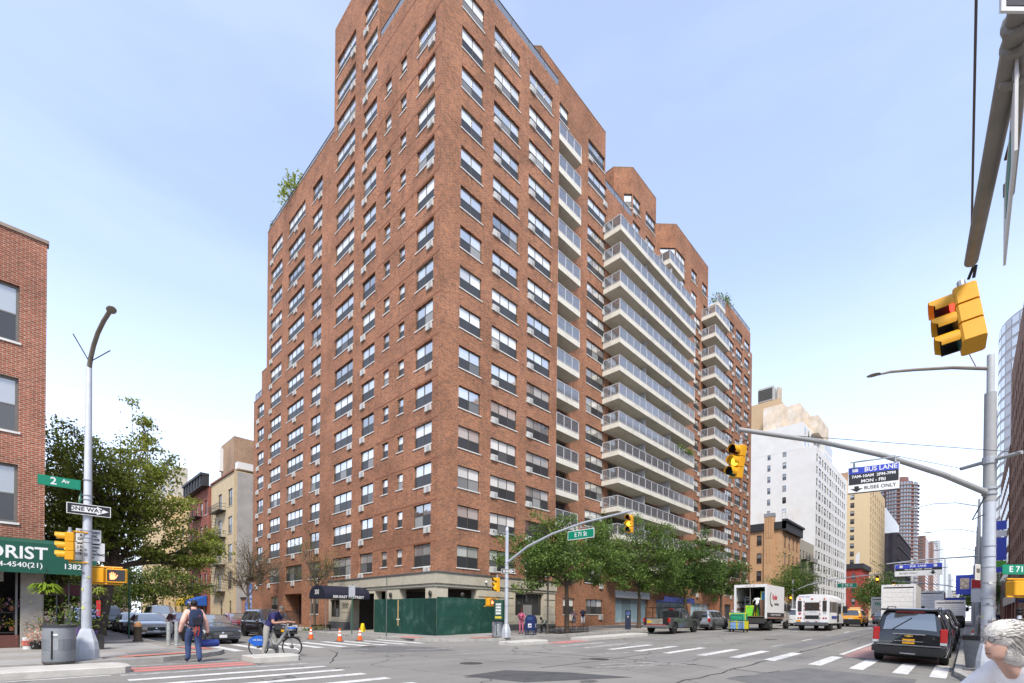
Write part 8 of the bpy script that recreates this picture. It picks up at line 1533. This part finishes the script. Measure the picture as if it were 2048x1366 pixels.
# --- white shuttle bus
def shuttle():
    t = thing('shuttle_bus', 'white shuttle minibus with dark windows in the centre lane', 'bus', (44.0, 9.05, rz(44))); L, W, H = 6.6, 2.3, 2.95; wm = P('bus_white', (0.90, 0.90, 0.89), 0.35, var=0.04, coat=0.4); b = MB(); rings = []
    prof = [(-W/2, 0.62), (-W/2, 2.45), (-W/2+0.06, 2.72), (-W/2+0.24, 2.90), (0, 2.95), (W/2-0.24, 2.90), (W/2-0.06, 2.72), (W/2, 2.45), (W/2, 0.62)]
    for X, k, dz in ((0, 0.985, 0), (0.05, 1, 0), (5.0, 1, 0), (5.25, 0.98, -0.05)): rings.append([(X, y_*k, z_+(dz if z_ > 2 else 0)) for y_, z_ in prof])
    b.loft(rings); b.build('body', wm, t, smooth=True)
    MB().prismy([(5.2, 0.6), (6.9, 0.6), (6.95, 1.1), (6.2, 1.3), (5.6, 2.15), (5.2, 2.2)], -0.98, 0.98).build('nose', wm, t)
    D = lambda nm, m_, y0, y1, z0, z1, o=0.02, bev=0.05: MB().bbox(-o, 0.005, y0, y1, z0, z1, 0.004).build(nm, m_, t)
    D('rear_window', CGLASS, -0.50, 0.50, 1.62, 2.28); D('emergency_door_frame', P('bus_frame', (0.7, 0.7, 0.69), 0.4), -0.57, 0.57, 0.72, 2.36, 0.008); D('lower_vent', TRIM, -0.48, 0.48, 0.95, 1.25, 0.022)
    for y_ in (-0.86, 0.86): D('corner_window', CGLASS, y_-0.14, y_+0.14, 1.55, 2.42, 0.02)
    for y_ in (-0.55, 0.55):
        for k in range(5): D('reflector', TAIL, y_-0.025, y_+0.025, 0.95+0.33*k, 1.10+0.33*k, 0.024)
    for y_ in (-0.3, 0.3): D('reflector', TAIL, y_-0.09, y_+0.09, 0.74, 0.78, 0.024)
    OR = P('lamp_orange', (0.8, 0.2, 0.03), 0.3)
    for y_, m_ in ((-0.85, OR), (0.85, OR), (0.0, TAIL)): MB().lathe([(0.075, 0), (0.06, -0.03), (0.01, -0.04)], 12, (0.0, y_, 2.56), axis='x').build('roof_lamp', m_, t)
    for y_ in (-0.95, -0.78, 0.78, 0.95): MB().lathe([(0.07, 0), (0.055, -0.03), (0.01, -0.04)], 12, (0.0, y_, 1.03), axis='x').build('tail_light', TAIL, t)
    D('number_plate', PLATE_Y, 0.78, 1.08, 0.72, 0.88, 0.03); text('fleet_number', '53', 0.2, BLACK, t, (-0.025, -0.87, 1.42), R(-90)); text('lettering', 'CARTER B. SIMS', 0.085, P('ink_blue', (0.1, 0.12, 0.4), 0.5), t, (-0.012, 0, 1.5), R(-90)); text('lettering', 'SENIOR LIVING', 0.12, P('ink_blue', (0.1, 0.12, 0.4), 0.5), t, (-0.012, 0.55, 2.74), R(-90)); MB().lathe([(0.11, 0), (0.1, -0.012)], 14, (0.0, 0.86, 1.38), axis='x').build('red_emblem', P('emblem_red', (0.5, 0.08, 0.1), 0.5, var=0.5, scale=20), t)
    MB().bbox(-0.28, 0.05, -W/2+0.02, W/2-0.02, 0.46, 0.70, 0.04).build('rear_bumper', P('bumper_slate', (0.09, 0.095, 0.11), 0.5), t)
    for x0, x1, z0 in ((0.25, 0.95, 1.5), (1.1, 2.0, 1.5), (2.1, 3.0, 1.5)):
        MB().box(x0, x1, -W/2-0.015, -W/2+0.01, z0, 2.35).build('side_window', CGLASS, t); MB().box(x0, x1, W/2-0.01, W/2+0.015, z0, 2.35).build('side_window', CGLASS, t)
    MB().box(1.0, 3.05, -W/2-0.016, -W/2, 0.98, 1.22).build('blue_stripe', P('stripe_blue', (0.05, 0.09, 0.35), 0.5), t); MB().box(3.2, 3.9, -W/2-0.015, -W/2+0.01, 0.7, 2.3).build('door_glass', CGLASS, t); MB().box(3.9, 4.8, -W/2-0.012, -W/2+0.01, 1.4, 2.3).build('side_window', CGLASS, t)
    MB().box(0.1, 6.5, -0.6, 0.6, 0.4, 0.62).build('chassis', UNDER, t); MB().box(0.6, 5.0, -W/2+0.05, W/2-0.05, 0.5, 0.64).build('floor_pan', UNDER, t)
    for sd_ in (1, -1): wheel(t, 1.3, sd_*(W/2-0.16), 0.39, 0.26, sd_); wheel(t, 5.9, sd_*(W/2-0.28), 0.39, 0.24, sd_); MB().box(0.75, 0.78, sd_*(W/2-0.25)-0.2, sd_*(W/2-0.25)+0.2, 0.2, 0.6).build('mud_flap', TRIM, t); MB().bbox(5.5, 5.65, min(sd_*1.15, sd_*1.5), max(sd_*1.15, sd_*1.5), 1.5, 2.1, 0.02).build('mirror', TRIM, t)
shuttle()
# --- rental bicycle
def bicycle(x, y, rot):
    t = thing('rental_bicycle', 'grey electric rental bicycle with blue rear mudguard', 'bicycle', (x, y, rz(x)+0.0), rot); gm = P('bike_grey', (0.38, 0.385, 0.38), 0.4, 0.3, var=0.05); bl = P('bike_blue', (0.02, 0.13, 0.55), 0.35, var=0.05, coat=0.4)
    for X in (-0.55, 0.58):
        w = MB(); pts = [(0.325*math.cos(a), 0.325*math.sin(a)) for a in np.linspace(0, 2*math.pi, 33)]
        w.tube([(X+p, 0, 0.345+q) for p, q in pts], 0.024, 6, caps=False); o = w.build('wheel', RUBBER, t, smooth=True)
        r_ = MB(); r_.tube([(X+p*.93, 0, 0.345+q*.93) for p, q in pts], 0.012, 5, caps=False)
        for k in range(14): a = 2*math.pi*k/14; r_.tube([(X+.05*math.cos(a), 0.02*(1 if k % 2 else -1), 0.345+.05*math.sin(a)), (X+.30*math.cos(a), 0, 0.345+.30*math.sin(a))], 0.0022, 3)
        r_.build('rim', ALLOY, o); MB().lathe([(0.05, -0.06), (0.06, 0), (0.05, 0.06)], 12, (X, 0, 0.345), axis='y').build('hub', P('hub_dark', (0.1, 0.1, 0.1), 0.4), o)
    f = MB(); f.tube([(0.42, 0, 0.98), (0.18, 0, 0.55), (0.0, 0, 0.36)], [0.06, 0.065, 0.07], 10); f.tube([(0.0, 0, 0.36), (-0.3, 0, 0.34), (-0.55, 0.07, 0.345)], [0.075, 0.065, 0.03], 10); f.tube([(0.0, 0, 0.38), (-0.12, 0, 0.62), (-0.2, 0, 0.82)], [0.05, 0.035, 0.03], 8); f.build('frame', gm, t, smooth=True)
    MB().tube([(0.42, 0, 1.0), (0.47, 0, 0.78), (0.52, 0.06, 0.55), (0.58, 0.07, 0.345)], [0.035, 0.035, 0.025, 0.02], 8).build('fork', gm, t, smooth=True); MB().bbox(0.34, 0.66, -0.14, 0.14, 0.92, 1.06, 0.04).build('basket_nose', gm, t); MB().bbox(0.48, 0.68, -0.15, 0.15, 0.97, 1.03, 0.02).build('nose_stripe', bl, t)
    MB().tube([(0.30, 0.30, 1.14), (0.38, 0.16, 1.12), (0.42, 0, 1.08), (0.38, -0.16, 1.12), (0.30, -0.30, 1.14)], 0.018, 7).build('handlebar', P('bar_pale', (0.6, 0.6, 0.58), 0.4), t, smooth=True)
    g_ = [( -0.55+0.38*math.cos(a), 0.345+0.38*math.sin(a)) for a in np.linspace(R(15), R(150), 12)]
    MB().prismy(g_+[(-0.55-0.12, 0.345+0.02), (-0.5, 0.345+0.02)], -0.055, 0.055).build('rear_mudguard', bl, t); text('lettering', 'citi bike', 0.10, SIGN_W, t, (-0.56, -0.059, 0.58), 0)
    MB().prismy([(0.58+0.37*math.cos(a), 0.345+0.37*math.sin(a)) for a in np.linspace(R(40), R(150), 10)]+[(0.58+0.35*math.cos(a), 0.345+0.35*math.sin(a)) for a in np.linspace(R(150), R(40), 10)], -0.04, 0.04).build('front_mudguard', TRIM, t)
    MB().ell((-0.22, 0, 0.86), (0.14, 0.08, 0.035), 10, 6).build('saddle', TRIM, t, smooth=True); MB().lathe([(0.10, -0.075), (0.10, -0.06)], 16, (0.0, 0, 0.34), axis='y').build('chainring', P('hub_dark', (0.1, 0.1, 0.1), 0.4), t)
    b = MB(); b.tube([(0, -0.09, 0.34), (0.12, -0.09, 0.25)], 0.012, 5); b.tube([(0, 0.09, 0.34), (-0.12, 0.09, 0.43)], 0.012, 5); b.box(0.07, 0.17, -0.18, -0.09, 0.24, 0.26); b.box(-0.17, -0.07, 0.09, 0.18, 0.42, 0.44); b.build('crank', TRIM, t); return t
bicycle(6.15, 17.35, R(-42))
# ---------------------------------------------------------------- people: x forward, y left, feet at z=0
SKIN = {'brown': P('skin_brown', (0.10, 0.045, 0.028), 0.5, var=0.08), 'pale': P('skin_pale', (0.66, 0.41, 0.32), 0.5, var=0.06), 'tan': P('skin_tan', (0.40, 0.21, 0.14), 0.5, var=0.06)}
BASE = dict(pelvis=(0, 0, .97), belly=(.01, 0, 1.10), chest=(.01, 0, 1.28), neck=(0, 0, 1.47), jaw=(.03, 0, 1.56), brow=(.025, 0, 1.64), crown=(.01, 0, 1.72),
    shl=(0, .18, 1.41), ell=(-.02, .25, 1.13), wrl=(.06, .26, .90), shr=(0, -.18, 1.41), elr=(-.02, -.25, 1.13), wrr=(.06, -.26, .90),
    hil=(0, .10, .92), knl=(.02, .11, .50), anl=(0, .11, .09), tol=(.17, .12, .035), hir=(0, -.10, .92), knr=(.02, -.11, .50), anr=(0, -.11, .09), tor=(.17, -.12, .035))
RAD = dict(pelvis=.150, belly=.145, chest=.155, neck=.058, jaw=.068, brow=.082, crown=.070, shl=.075, ell=.046, wrl=.032, shr=.075, elr=.046, wrr=.032, hil=.10, knl=.062, anl=.042, tol=.036, hir=.10, knr=.062, anr=.042, tor=.036)
EDG = [('pelvis', 'belly', 'top'), ('belly', 'chest', 'top'), ('chest', 'neck', 'top'), ('neck', 'jaw', 'skin'), ('jaw', 'brow', 'skin'), ('brow', 'crown', 'skin')]
for s_ in 'lr': EDG += [('chest', 'sh'+s_, 'top'), ('sh'+s_, 'el'+s_, 'slv'), ('el'+s_, 'wr'+s_, 'fore'), ('pelvis', 'hi'+s_, 'bot'), ('hi'+s_, 'kn'+s_, 'bot'), ('kn'+s_, 'an'+s_, 'calf'), ('an'+s_, 'to'+s_, 'shoe')]
def person(label, x, y, z, rot, pose=None, rad=None, top=(.5, .5, .5), bot=(.05, .06, .1), shoe=(.03, .03, .03), skin='pale', long_=True, shorts=False, hair=(.05, .035, .025), hairstyle='short', scale=1.0, bulk=1.0, name='person', group=None, hands=True, sub=2):
    J = dict(BASE); J.update(pose or {}); Rd = {k: v*(bulk if k in ('pelvis', 'belly', 'chest', 'hil', 'hir', 'shl', 'shr') else (1+bulk)/2) for k, v in RAD.items()}; Rd.update(rad or {})
    t = thing(name, label, 'person', (x, y, z), rot, group); t.scale = (scale,)*3
    names = list(J); idx = {n_: i for i, n_ in enumerate(names)}; co = [Vector(J[n_]) for n_ in names]; rr = [Rd[n_] for n_ in names]; ed = [(idx[a], idx[b_]) for a, b_, _ in EDG]; cats = [c for *_, c in EDG]
    # loose clothing hangs from the shoulders: torso made a little wider than deep by paired ribs
    for s_, q in (('l', 1), ('r', -1)):
        i0 = len(co); up_ = (Vector(J['neck'])-Vector(J['pelvis'])).normalized(); side = Vector((0, q, 0))
        co += [Vector(J['chest'])+side*.085*bulk, Vector(J['belly'])+side*.06*bulk]; rr += [Rd['chest']*.78, Rd['belly']*.85]; ed += [(idx['chest'], i0), (idx['belly'], i0+1)]; cats += ['top', 'top']
        if hands:
            w = Vector(J['wr'+s_]); e = Vector(J['el'+s_]); d = (w-e).normalized(); sd_ = d.orthogonal().normalized(); fw_ = Vector((1, 0, 0)); fw_ = (fw_-d*fw_.dot(d)); fw_ = fw_.normalized() if fw_.length > .2 else sd_; lat = d.cross(fw_)
            b0 = len(co); co.append(w+d*.07); rr.append(.034); ed.append((idx['wr'+s_], b0)); cats.append('hand')
            for k, (o, L_) in enumerate(((-.030, .060), (-.010, .075), (.010, .072), (.030, .058))):
                i1 = len(co); base = w+d*.10+fw_*o; co += [base, base+d*L_*.5+lat*.012*q, base+d*L_*.8+lat*.035*q]; rr += [.011, .0095, .008]; ed += [(b0, i1), (i1, i1+1), (i1+1, i1+2)]; cats += ['hand']*3
            i1 = len(co); co += [w+d*.055+fw_*.042, w+d*.095+fw_*.062+lat*.02*q]; rr += [.013, .010]; ed += [(b0, i1), (i1, i1+1)]; cats += ['hand']*2
    me = bpy.data.meshes.new('sk'); me.from_pydata([tuple(c) for c in co], ed, []); o = bpy.data.objects.new('sk', me)
    md = o.modifiers.new('s', 'SKIN'); sv = me.skin_vertices[0].data if me.skin_vertices else None
    if sv is None:
        me.attributes.new if False else None
    for i, r_ in enumerate(rr): sv[i].radius = (r_, r_*(0.86 if i in (idx['chest'], idx['belly'], idx['pelvis']) else 1.0)); sv[i].use_root = (i == idx['pelvis'])
    md.use_smooth_shade = True; ms = o.modifiers.new('u', 'SUBSURF'); ms.levels = sub; ms.render_levels = sub
    bm_ = tmp_mesh(o); bpy.data.objects.remove(o); bpy.data.meshes.remove(me)
    ml = [P('cloth_%03d%03d%03d' % tuple(int(c*255) for c in top), top, .85, var=.16, scale=7, bump=.9, bscale=9), P('cloth_%03d%03d%03d' % tuple(int(c*255) for c in bot), bot, .85, var=.18, scale=7, bump=.9, bscale=9), SKIN[skin], P('shoe_%03d' % int(shoe[0]*255), shoe, .6)]
    bm_.materials.clear(); [bm_.materials.append(m_) for m_ in ml]
    n_ = len(bm_.polygons); cc = np.empty(n_*3); bm_.polygons.foreach_get('center', cc); cc = cc.reshape(-1, 3); A = np.array([co[a] for a, _ in ed]); Bv = np.array([co[b_] for _, b_ in ed])-A; rad_ = np.array([(rr[a]+rr[b_])/2 for a, b_ in ed])
    tt = np.clip(((cc[:, None]-A[None])*Bv[None]).sum(2)/((Bv**2).sum(1)[None]+1e-9), 0, 1); dd = np.linalg.norm(cc[:, None]-(A[None]+tt[..., None]*Bv[None]), axis=2)/rad_[None]; best = dd.argmin(1)
    mp2 = {'top': 0, 'slv': 0, 'fore': 0 if long_ else 2, 'bot': 1, 'calf': 2 if shorts else 1, 'shoe': 3, 'skin': 2, 'hand': 2}; mi = np.array([mp2[c] for c in cats])[best]
    tb = tt[np.arange(n_), best]; ct = np.array([{'slv': 1, 'bot': 2}.get(c, 0) for c in cats])[best]
    if not long_: mi = np.where((ct == 1) & (tb > .62), 2, mi)
    bm_.polygons.foreach_set('material_index', mi.astype(np.int32)); bm_.polygons.foreach_set('use_smooth', [True]*n_); bm_.name = 'body'; link('body', bm_, t)
    # face and hair follow the head's tilt
    jw, br, cr = Vector(J['jaw']), Vector(J['brow']), Vector(J['crown']); upv = (cr-Vector(J['neck'])).normalized(); fv = Vector((1, 0, 0)); fv = (fv-upv*fv.dot(upv)).normalized(); sv_ = upv.cross(fv); rot_ = Matrix((fv, sv_, upv)).transposed()
    if hairstyle == 'custom': return t
    f = MB(); f.ell(br+fv*.083-upv*.035, (.016, .014, .022), 8, 6, rot=rot_)
    for q in (1, -1): f.ell(br+sv_*.083*q-upv*.03, (.015, .01, .028), 8, 6, rot=rot_)
    f.build('nose_and_ears', SKIN[skin], t, smooth=True)
    e_ = MB()
    for q in (1, -1): e_.ell(br+fv*.076+sv_*.03*q-upv*.01, (.006, .012, .007), 6, 4, rot=rot_)
    e_.ell(jw+fv*.066+upv*.0, (.006, .022, .005), 6, 4, rot=rot_); e_.build('eyes_and_mouth', P('face_dark', (.06, .025, .02), .5), t)
    hm = P('hair_%03d%03d' % (int(hair[0]*255), int(hair[1]*255)), hair, .7, var=.25, scale=30); h = MB()
    h.ell(br+upv*.025-fv*.022, (.088, .086, .088), 14, 10, rot=rot_)
    if hairstyle == 'bun': h.ell(cr+upv*.05-fv*.02, (.085, .09, .07), 12, 8, rot=rot_)
    if hairstyle == 'long': h.ell(jw-fv*.06-upv*.0, (.05, .075, .12), 12, 8, rot=rot_)
    if hairstyle != 'bald': h.build('hair', hm, t, smooth=True)
    return t
# walker with backpack
pose = dict(knl=(.14, .10, .52), anl=(.10, .10, .12), tol=(.27, .11, .06), knr=(.0, -.11, .50), anr=(-.17, -.11, .11), tor=(-.03, -.12, .035), ell=(-.06, .28, 1.14), wrl=(.05, .30, .92), elr=(-.05, -.29, 1.13), wrr=(-.02, -.33, .88))
WR = R(92)
person('man in pink shirt and blue jeans walking away with a backpack', 3.62, 16.75, 0.0, WR, pose, top=(.80, .50, .40), bot=(.045, .075, .18), shoe=(.012, .012, .014), skin='brown', hair=(.012, .010, .009), scale=1.07, bulk=1.22, rad=dict(ell=.070, elr=.070, wrl=.052, wrr=.052, knl=.085, knr=.085, anl=.062, anr=.062))
bk = thing('backpack', 'navy backpack with red straps on the walking man', 'backpack', (3.62, 16.75, 0), WR); bk.scale = (1.07,)*3; NV = P('pack_navy', (.02, .035, .09), .7, var=.15, scale=12); RS = P('pack_red', (.55, .06, .04), .6)
MB().loft([[(-.16+dx, w_*c, z_) for dx, c in ((0, -1), (-.10, -1), (-.16, -.8), (-.18, 0), (-.16, .8), (-.10, 1), (0, 1))] for z_, w_ in ((1.0, .12), (1.04, .155), (1.2, .165), (1.38, .155), (1.47, .12), (1.49, .08))]).build('main_bag', NV, bk, smooth=True)
MB().bbox(-.37, -.33, -.11, .11, 1.06, 1.27, .01).build('front_pocket', P('pack_dark', (.012, .014, .025), .6), bk)
for q in (1, -1): MB().tube([(-.16, q*.10, 1.44), (-.04, q*.12, 1.51), (.10, q*.13, 1.44), (.15, q*.14, 1.28), (.05, q*.18, 1.12), (-.14, q*.14, 1.05)], .022, 6).build('shoulder_strap', NV, bk, smooth=True); MB().tube([(-.36, q*.03, 1.02), (-.33, q*.05, .90), (-.26, q*.03, .76)], .014, 5).build('dangling_strap', RS, bk)
MB().box(-.375, -.365, -.06, -.03, 1.30, 1.33).build('zip_pull', RS, bk)
dg = thing('duffel_bag', 'blue duffel bag in the walking man\'s hand', 'bag', (3.62, 16.75, 0), WR); dg.scale = (1.07,)*3
MB().loft([[(.02+.10*k*math.cos(a), -.40+.24*s_, .53+.11*k*math.sin(a)) for a in np.linspace(0, 2*math.pi, 14)[:-1]] for s_, k in ((-1, .6), (-.9, .92), (-.4, 1.0), (.4, 1.0), (.9, .92), (1, .6))]).build('bag', P('duffel_blue', (.02, .045, .22), .6, var=.15, scale=8), dg, smooth=True)
MB().tube([(.02, -.52, .62), (.0, -.44, .76), (-.02, -.36, .80), (.0, -.30, .74), (.02, -.28, .62)], .014, 6).build('handle', BLACK, dg, smooth=True)
# man bent over the rental bicycle
BR = R(-42)
pose = dict(pelvis=(-.20, 0, .96), belly=(-.12, 0, 1.09), chest=(.0, 0, 1.28), neck=(.13, 0, 1.44), jaw=(.21, 0, 1.48), brow=(.245, 0, 1.55), crown=(.24, 0, 1.63), shl=(.05, .19, 1.38), shr=(.05, -.19, 1.36), ell=(.22, .30, 1.16), wrl=(.47, .24, 1.13), elr=(.10, -.30, 1.10), wrr=(.36, -.26, 1.13), hil=(-.2, .10, .92), hir=(-.2, -.10, .92), knl=(-.02, .16, .52), anl=(.05, .17, .10), tol=(.22, .17, .04), knr=(-.16, -.20, .50), anr=(-.24, -.22, .10), tor=(-.08, -.23, .04))
person('man in navy polo and grey trousers bent over the bicycle', 6.10, 17.33, 0, BR, pose, top=(.022, .022, .10), bot=(.34, .32, .28), shoe=(.6, .6, .58), skin='tan', long_=False, hair=(.13, .11, .09), scale=1.06, bulk=1.12, rad=dict(knl=.082, knr=.082, anl=.06, anr=.06, ell=.055, elr=.055))
# by the mailbox, on the guard, the walking couple
zp = rz(23)+.15
person('woman in a pink tracksuit standing by the mailbox', 22.9, 21.2, zp, R(200), dict(elr=(.10, -.22, 1.12), wrr=(.22, -.12, 1.22), ell=(.05, .24, 1.12), wrl=(.15, .15, 1.02)), top=(.62, .14, .24), bot=(.60, .15, .26), shoe=(.04, .03, .04), skin='brown', hair=(.10, .03, .02), scale=.95, bulk=.92, hairstyle='bun')
sit = dict(pelvis=(0, 0, .55), belly=(.06, 0, .66), chest=(.20, 0, .80), neck=(.34, 0, .92), jaw=(.43, 0, .93), brow=(.48, 0, .98), crown=(.50, 0, 1.07), shl=(.24, .19, .87), shr=(.24, -.19, .87), ell=(.36, .26, .66), wrl=(.55, .10, .62), elr=(.36, -.26, .66), wrr=(.55, -.10, .62), hil=(.02, .10, .52), hir=(.02, -.10, .52), knl=(.44, .14, .54), anl=(.42, .13, .10), tol=(.58, .14, .035), knr=(.44, -.14, .54), anr=(.40, -.13, .10), tor=(.56, -.14, .035))
person('hunched person in a grey-green jacket seated on the tree guard', 24.75, 20.5, rz(25)+.15, R(150), sit, top=(.28, .30, .24), bot=(.02, .02, .022), skin='brown', hair=(.02, .018, .016), bulk=1.1)
walk = dict(knl=(.16, .10, .53), anl=(.20, .10, .10), tol=(.36, .11, .05), knr=(-.02, -.10, .50), anr=(-.25, -.10, .13), tor=(-.12, -.11, .04), ell=(-.10, .24, 1.14), wrl=(-.12, .27, .92), elr=(.02, -.24, 1.12), wrr=(.20, -.24, .95))
person('woman in mauve top and grey shorts walking beside the brick wall', 32.3, 23.9, rz(32)+.15, R(222), walk, top=(.24, .15, .19), bot=(.12, .14, .17), shoe=(.6, .58, .55), skin='pale', long_=False, shorts=True, hair=(.45, .36, .25), scale=.94, bulk=.84)
person('man in navy shirt and white shorts walking beside the brick wall', 33.3, 23.7, rz(33)+.15, R(222), dict(knr=(.14, -.10, .52), anr=(.16, -.10, .10), tor=(.32, -.11, .05), knl=(-.02, .10, .50), anl=(-.2, .10, .12), tol=(-.05, .11, .04)), top=(.014, .018, .05), bot=(.68, .66, .66), shoe=(.5, .5, .55), skin='tan', long_=False, shorts=True, hair=(.42, .38, .33), hairstyle='bald', scale=1.02, bulk=1.06)
# loading the truck
person('loader in white shirt and dark trousers bending in the truck', 41.25, 12.30, rz(41)+1.2, R(8), dict(belly=(.06, 0, 1.09), chest=(.16, 0, 1.24), neck=(.28, 0, 1.38), jaw=(.37, 0, 1.42), brow=(.41, 0, 1.47), crown=(.43, 0, 1.55), shl=(.16, .20, 1.34), shr=(.16, -.20, 1.34), ell=(.22, .36, 1.10), wrl=(.42, .42, .92), elr=(.25, -.30, 1.10), wrr=(.45, -.22, .95), knl=(-.04, .20, .5), anl=(-.12, .24, .09), tol=(.05, .25, .035), knr=(.0, -.18, .5), anr=(-.05, -.2, .09), tor=(.12, -.2, .035)), top=(.72, .72, .72), bot=(.012, .013, .022), shoe=(.4, .4, .4), skin='tan', long_=False, hair=(.03, .025, .02), scale=1.03, bulk=1.1)
person('worker in a pale blue cap half hidden behind the stacked cart', 39.3, 13.55, rz(39), R(200), dict(chest=(.06, 0, 1.26), neck=(.10, 0, 1.43), jaw=(.16, 0, 1.48), brow=(.17, 0, 1.56), crown=(.16, 0, 1.64)), top=(.05, .06, .09), bot=(.02, .02, .03), skin='tan', hair=(.35, .42, .5))
# right-hand pavement
zn = lambda x: rz(x)+.15+NS
person('person with dark bun and black backpack walking away at right', 24.4, -1.28, zn(24), R(8), walk, top=(.55, .58, .66), bot=(.02, .022, .03), skin='brown', hair=(.012, .011, .01), hairstyle='bun', scale=1.0)
b2 = thing('backpack', 'black backpack on the person with the dark bun', 'backpack', (24.4, -1.28, zn(24)), R(8)); MB().loft([[(-.15+dx, w_*c, z_) for dx, c in ((0, -1), (-.14, -.9), (-.17, 0), (-.14, .9), (0, 1))] for z_, w_ in ((1.0, .11), (1.06, .15), (1.3, .15), (1.44, .10))]).build('main_bag', P('pack_black', (.015, .015, .017), .7), b2, smooth=True)
person('person in green jacket and jeans at the far right edge', 17.6, -1.06, zn(18), R(25), walk, top=(.10, .11, .05), bot=(.10, .15, .24), skin='pale', hair=(.05, .04, .03), scale=.96)
person('distant pedestrian in a pale top near the right kerb cone', 38.5, -.55, zn(38), R(10), walk, top=(.6, .55, .48), bot=(.3, .26, .2), skin='pale', hair=(.3, .22, .12), scale=.98, hands=False, sub=1); person('distant pedestrian in dark clothes beyond the parking meter', 43.2, -1.2, zn(43), R(190), walk, top=(.04, .05, .08), bot=(.03, .03, .04), skin='tan', hands=False, sub=1)
# --- white-haired woman close at the right edge
FR = R(133); fx0, fy0 = 4.33, -0.17
pose = dict(pelvis=(-.42, 0, .86), belly=(-.36, 0, .98), chest=(-.20, 0, 1.09), neck=(-.06, 0, 1.22), jaw=(.035, 0, 1.285), brow=(.045, 0, 1.345), crown=(.02, 0, 1.42), shl=(-.13, .19, 1.175), shr=(-.13, -.19, 1.175), ell=(-.02, .30, .96), wrl=(.26, .26, .93), elr=(-.0, -.30, .95), wrr=(.26, -.24, .93), hil=(-.42, .10, .82), hir=(-.42, -.10, .82), knl=(-.32, .11, .45), anl=(-.45, .11, .08), tol=(-.3, .12, .035), knr=(-.22, -.11, .45), anr=(-.25, -.11, .08), tor=(-.1, -.12, .035))
ow = person('white-haired woman in a white sweater stooping at the right edge', fx0, fy0, 0.0, FR, pose, rad=dict(chest=.185, belly=.18, shl=.105, shr=.105, ell=.075, elr=.075, wrl=.055, wrr=.055, neck=.05, jaw=.03, brow=.03, crown=.03), top=(1.1, 1.08, 1.06), bot=(.15, .16, .2), skin='pale', hair=(.55, .53, .49), hairstyle='custom', scale=1.0, bulk=1.05, sub=3)
HW = P('hair_white', (.72, .69, .63), .55, var=.3, scale=40, bump=.4, bscale=80); HG = P('hair_grey', (.40, .37, .33), .55, var=.3, scale=40)
hd_ = Vector((.03, 0, 1.375)); h = MB()
# hair mass swept back from the brow to the nape, with loose strands
for i in range(1):
    h.ell(hd_+Vector((-.028, 0, .028)), (.118, .102, .10), 24, 16); h.ell(hd_+Vector((-.065, 0, -.05)), (.108, .108, .125), 24, 16); h.ell(hd_+Vector((-.15, 0, -.10)), (.07, .09, .07), 18, 12)
h.build('hair_mass', HW, ow, smooth=True)
def strands(n_, m_, r_):
    b = MB()
    for k in range(n_):
        a = random.uniform(-1.9, 1.9); e = random.uniform(.05, 1.3); st = hd_+Vector((math.cos(e)*math.cos(a)*.116-.025, math.cos(e)*math.sin(a)*.103, math.sin(e)*.103+.022)); L_ = random.uniform(.14, .30)
        sd_ = math.copysign(1, a if abs(a) > .05 else random.uniform(-1, 1)); pts = [st]
        for j in range(1, 6):
            q = j/5; c = hd_+Vector((-.035-.07*q, 0, .015-.06*q)); p = st+Vector((-L_*q*(.75+.25*e), sd_*.018*q, -L_*q*q*.75+.012*math.sin(3*q))); dv = p-c; l_ = max(dv.length, 1e-4); lim = .122+.012*random.random()
            if l_ < lim: p = c+dv/l_*lim
            pts.append(p)
        b.tube(pts, [r_, r_*1.1, r_, r_*.9, r_*.7, r_*.3], 4)
    o_ = b.build('hair_strands', m_, ow, smooth=True); o_['kind'] = 'stuff'
strands(1000, HW, .0021); strands(380, HG, .0018)
fc_ = hd_; hr = []                       # lofted head: chin, lips, nose, brow, forehead, crown
for dz, fr_, bk_, hw_, ns in ((-.125, .035, -.03, .030, 0), (-.115, .070, -.04, .040, 0), (-.095, .080, -.05, .052, 0), (-.078, .080, -.055, .058, .004), (-.062, .082, -.06, .062, .003), (-.046, .082, -.065, .065, .020), (-.034, .080, -.07, .067, .024), (-.015, .078, -.075, .068, .014), (.005, .078, -.08, .069, .005), (.022, .084, -.085, .070, 0), (.05, .080, -.085, .069, 0), (.08, .06, -.08, .058, 0), (.10, .03, -.05, .03, 0)):
    ring_ = []
    for k in range(32):
        a_ = 2*math.pi*k/32; c_, s_ = math.cos(a_), math.sin(a_); X_ = (fr_ if c_ > 0 else -bk_)*c_; 
        if abs(math.atan2(s_, c_)) < .30: X_ += ns*(1-abs(math.atan2(s_, c_))/.30)
        ring_.append(fc_+Vector((X_, hw_*s_, dz)))
    hr.append(ring_)
MB().loft(hr).build('head', SKIN['pale'], ow, smooth=True)
e_ = MB()
for q in (1, -1): e_.ell(fc_+Vector((.070, q*.034, .004)), (.006, .012, .006), 8, 6)
e_.ell(fc_+Vector((.080, 0, -.083)), (.004, .022, .004), 8, 6); e_.build('eyes_and_mouth', P('lip', (.28, .10, .08), .5), ow)
MB().tube([fc_+Vector((-.01, 0, -.09)), fc_+Vector((-.05, 0, -.15)), fc_+Vector((-.10, 0, -.20))], [.05, .052, .06], 14).build('neck', SKIN['pale'], ow, smooth=True)
gl = MB()
for q in (1, -1): gl.tube([(fc_.x+.094+.0*math.cos(a), q*.034+.021*math.cos(a), fc_.z+.006+.017*math.sin(a)) for a in np.linspace(0, 6.283, 17)], .0018, 5, caps=False); gl.tube([(fc_.x+.092, q*.056, fc_.z+.01), (fc_.x-.02, q*.086, fc_.z+.012)], .0018, 5)
gl.build('glasses', BLACK, ow)

bpy.data.scenes.remove(TMP)
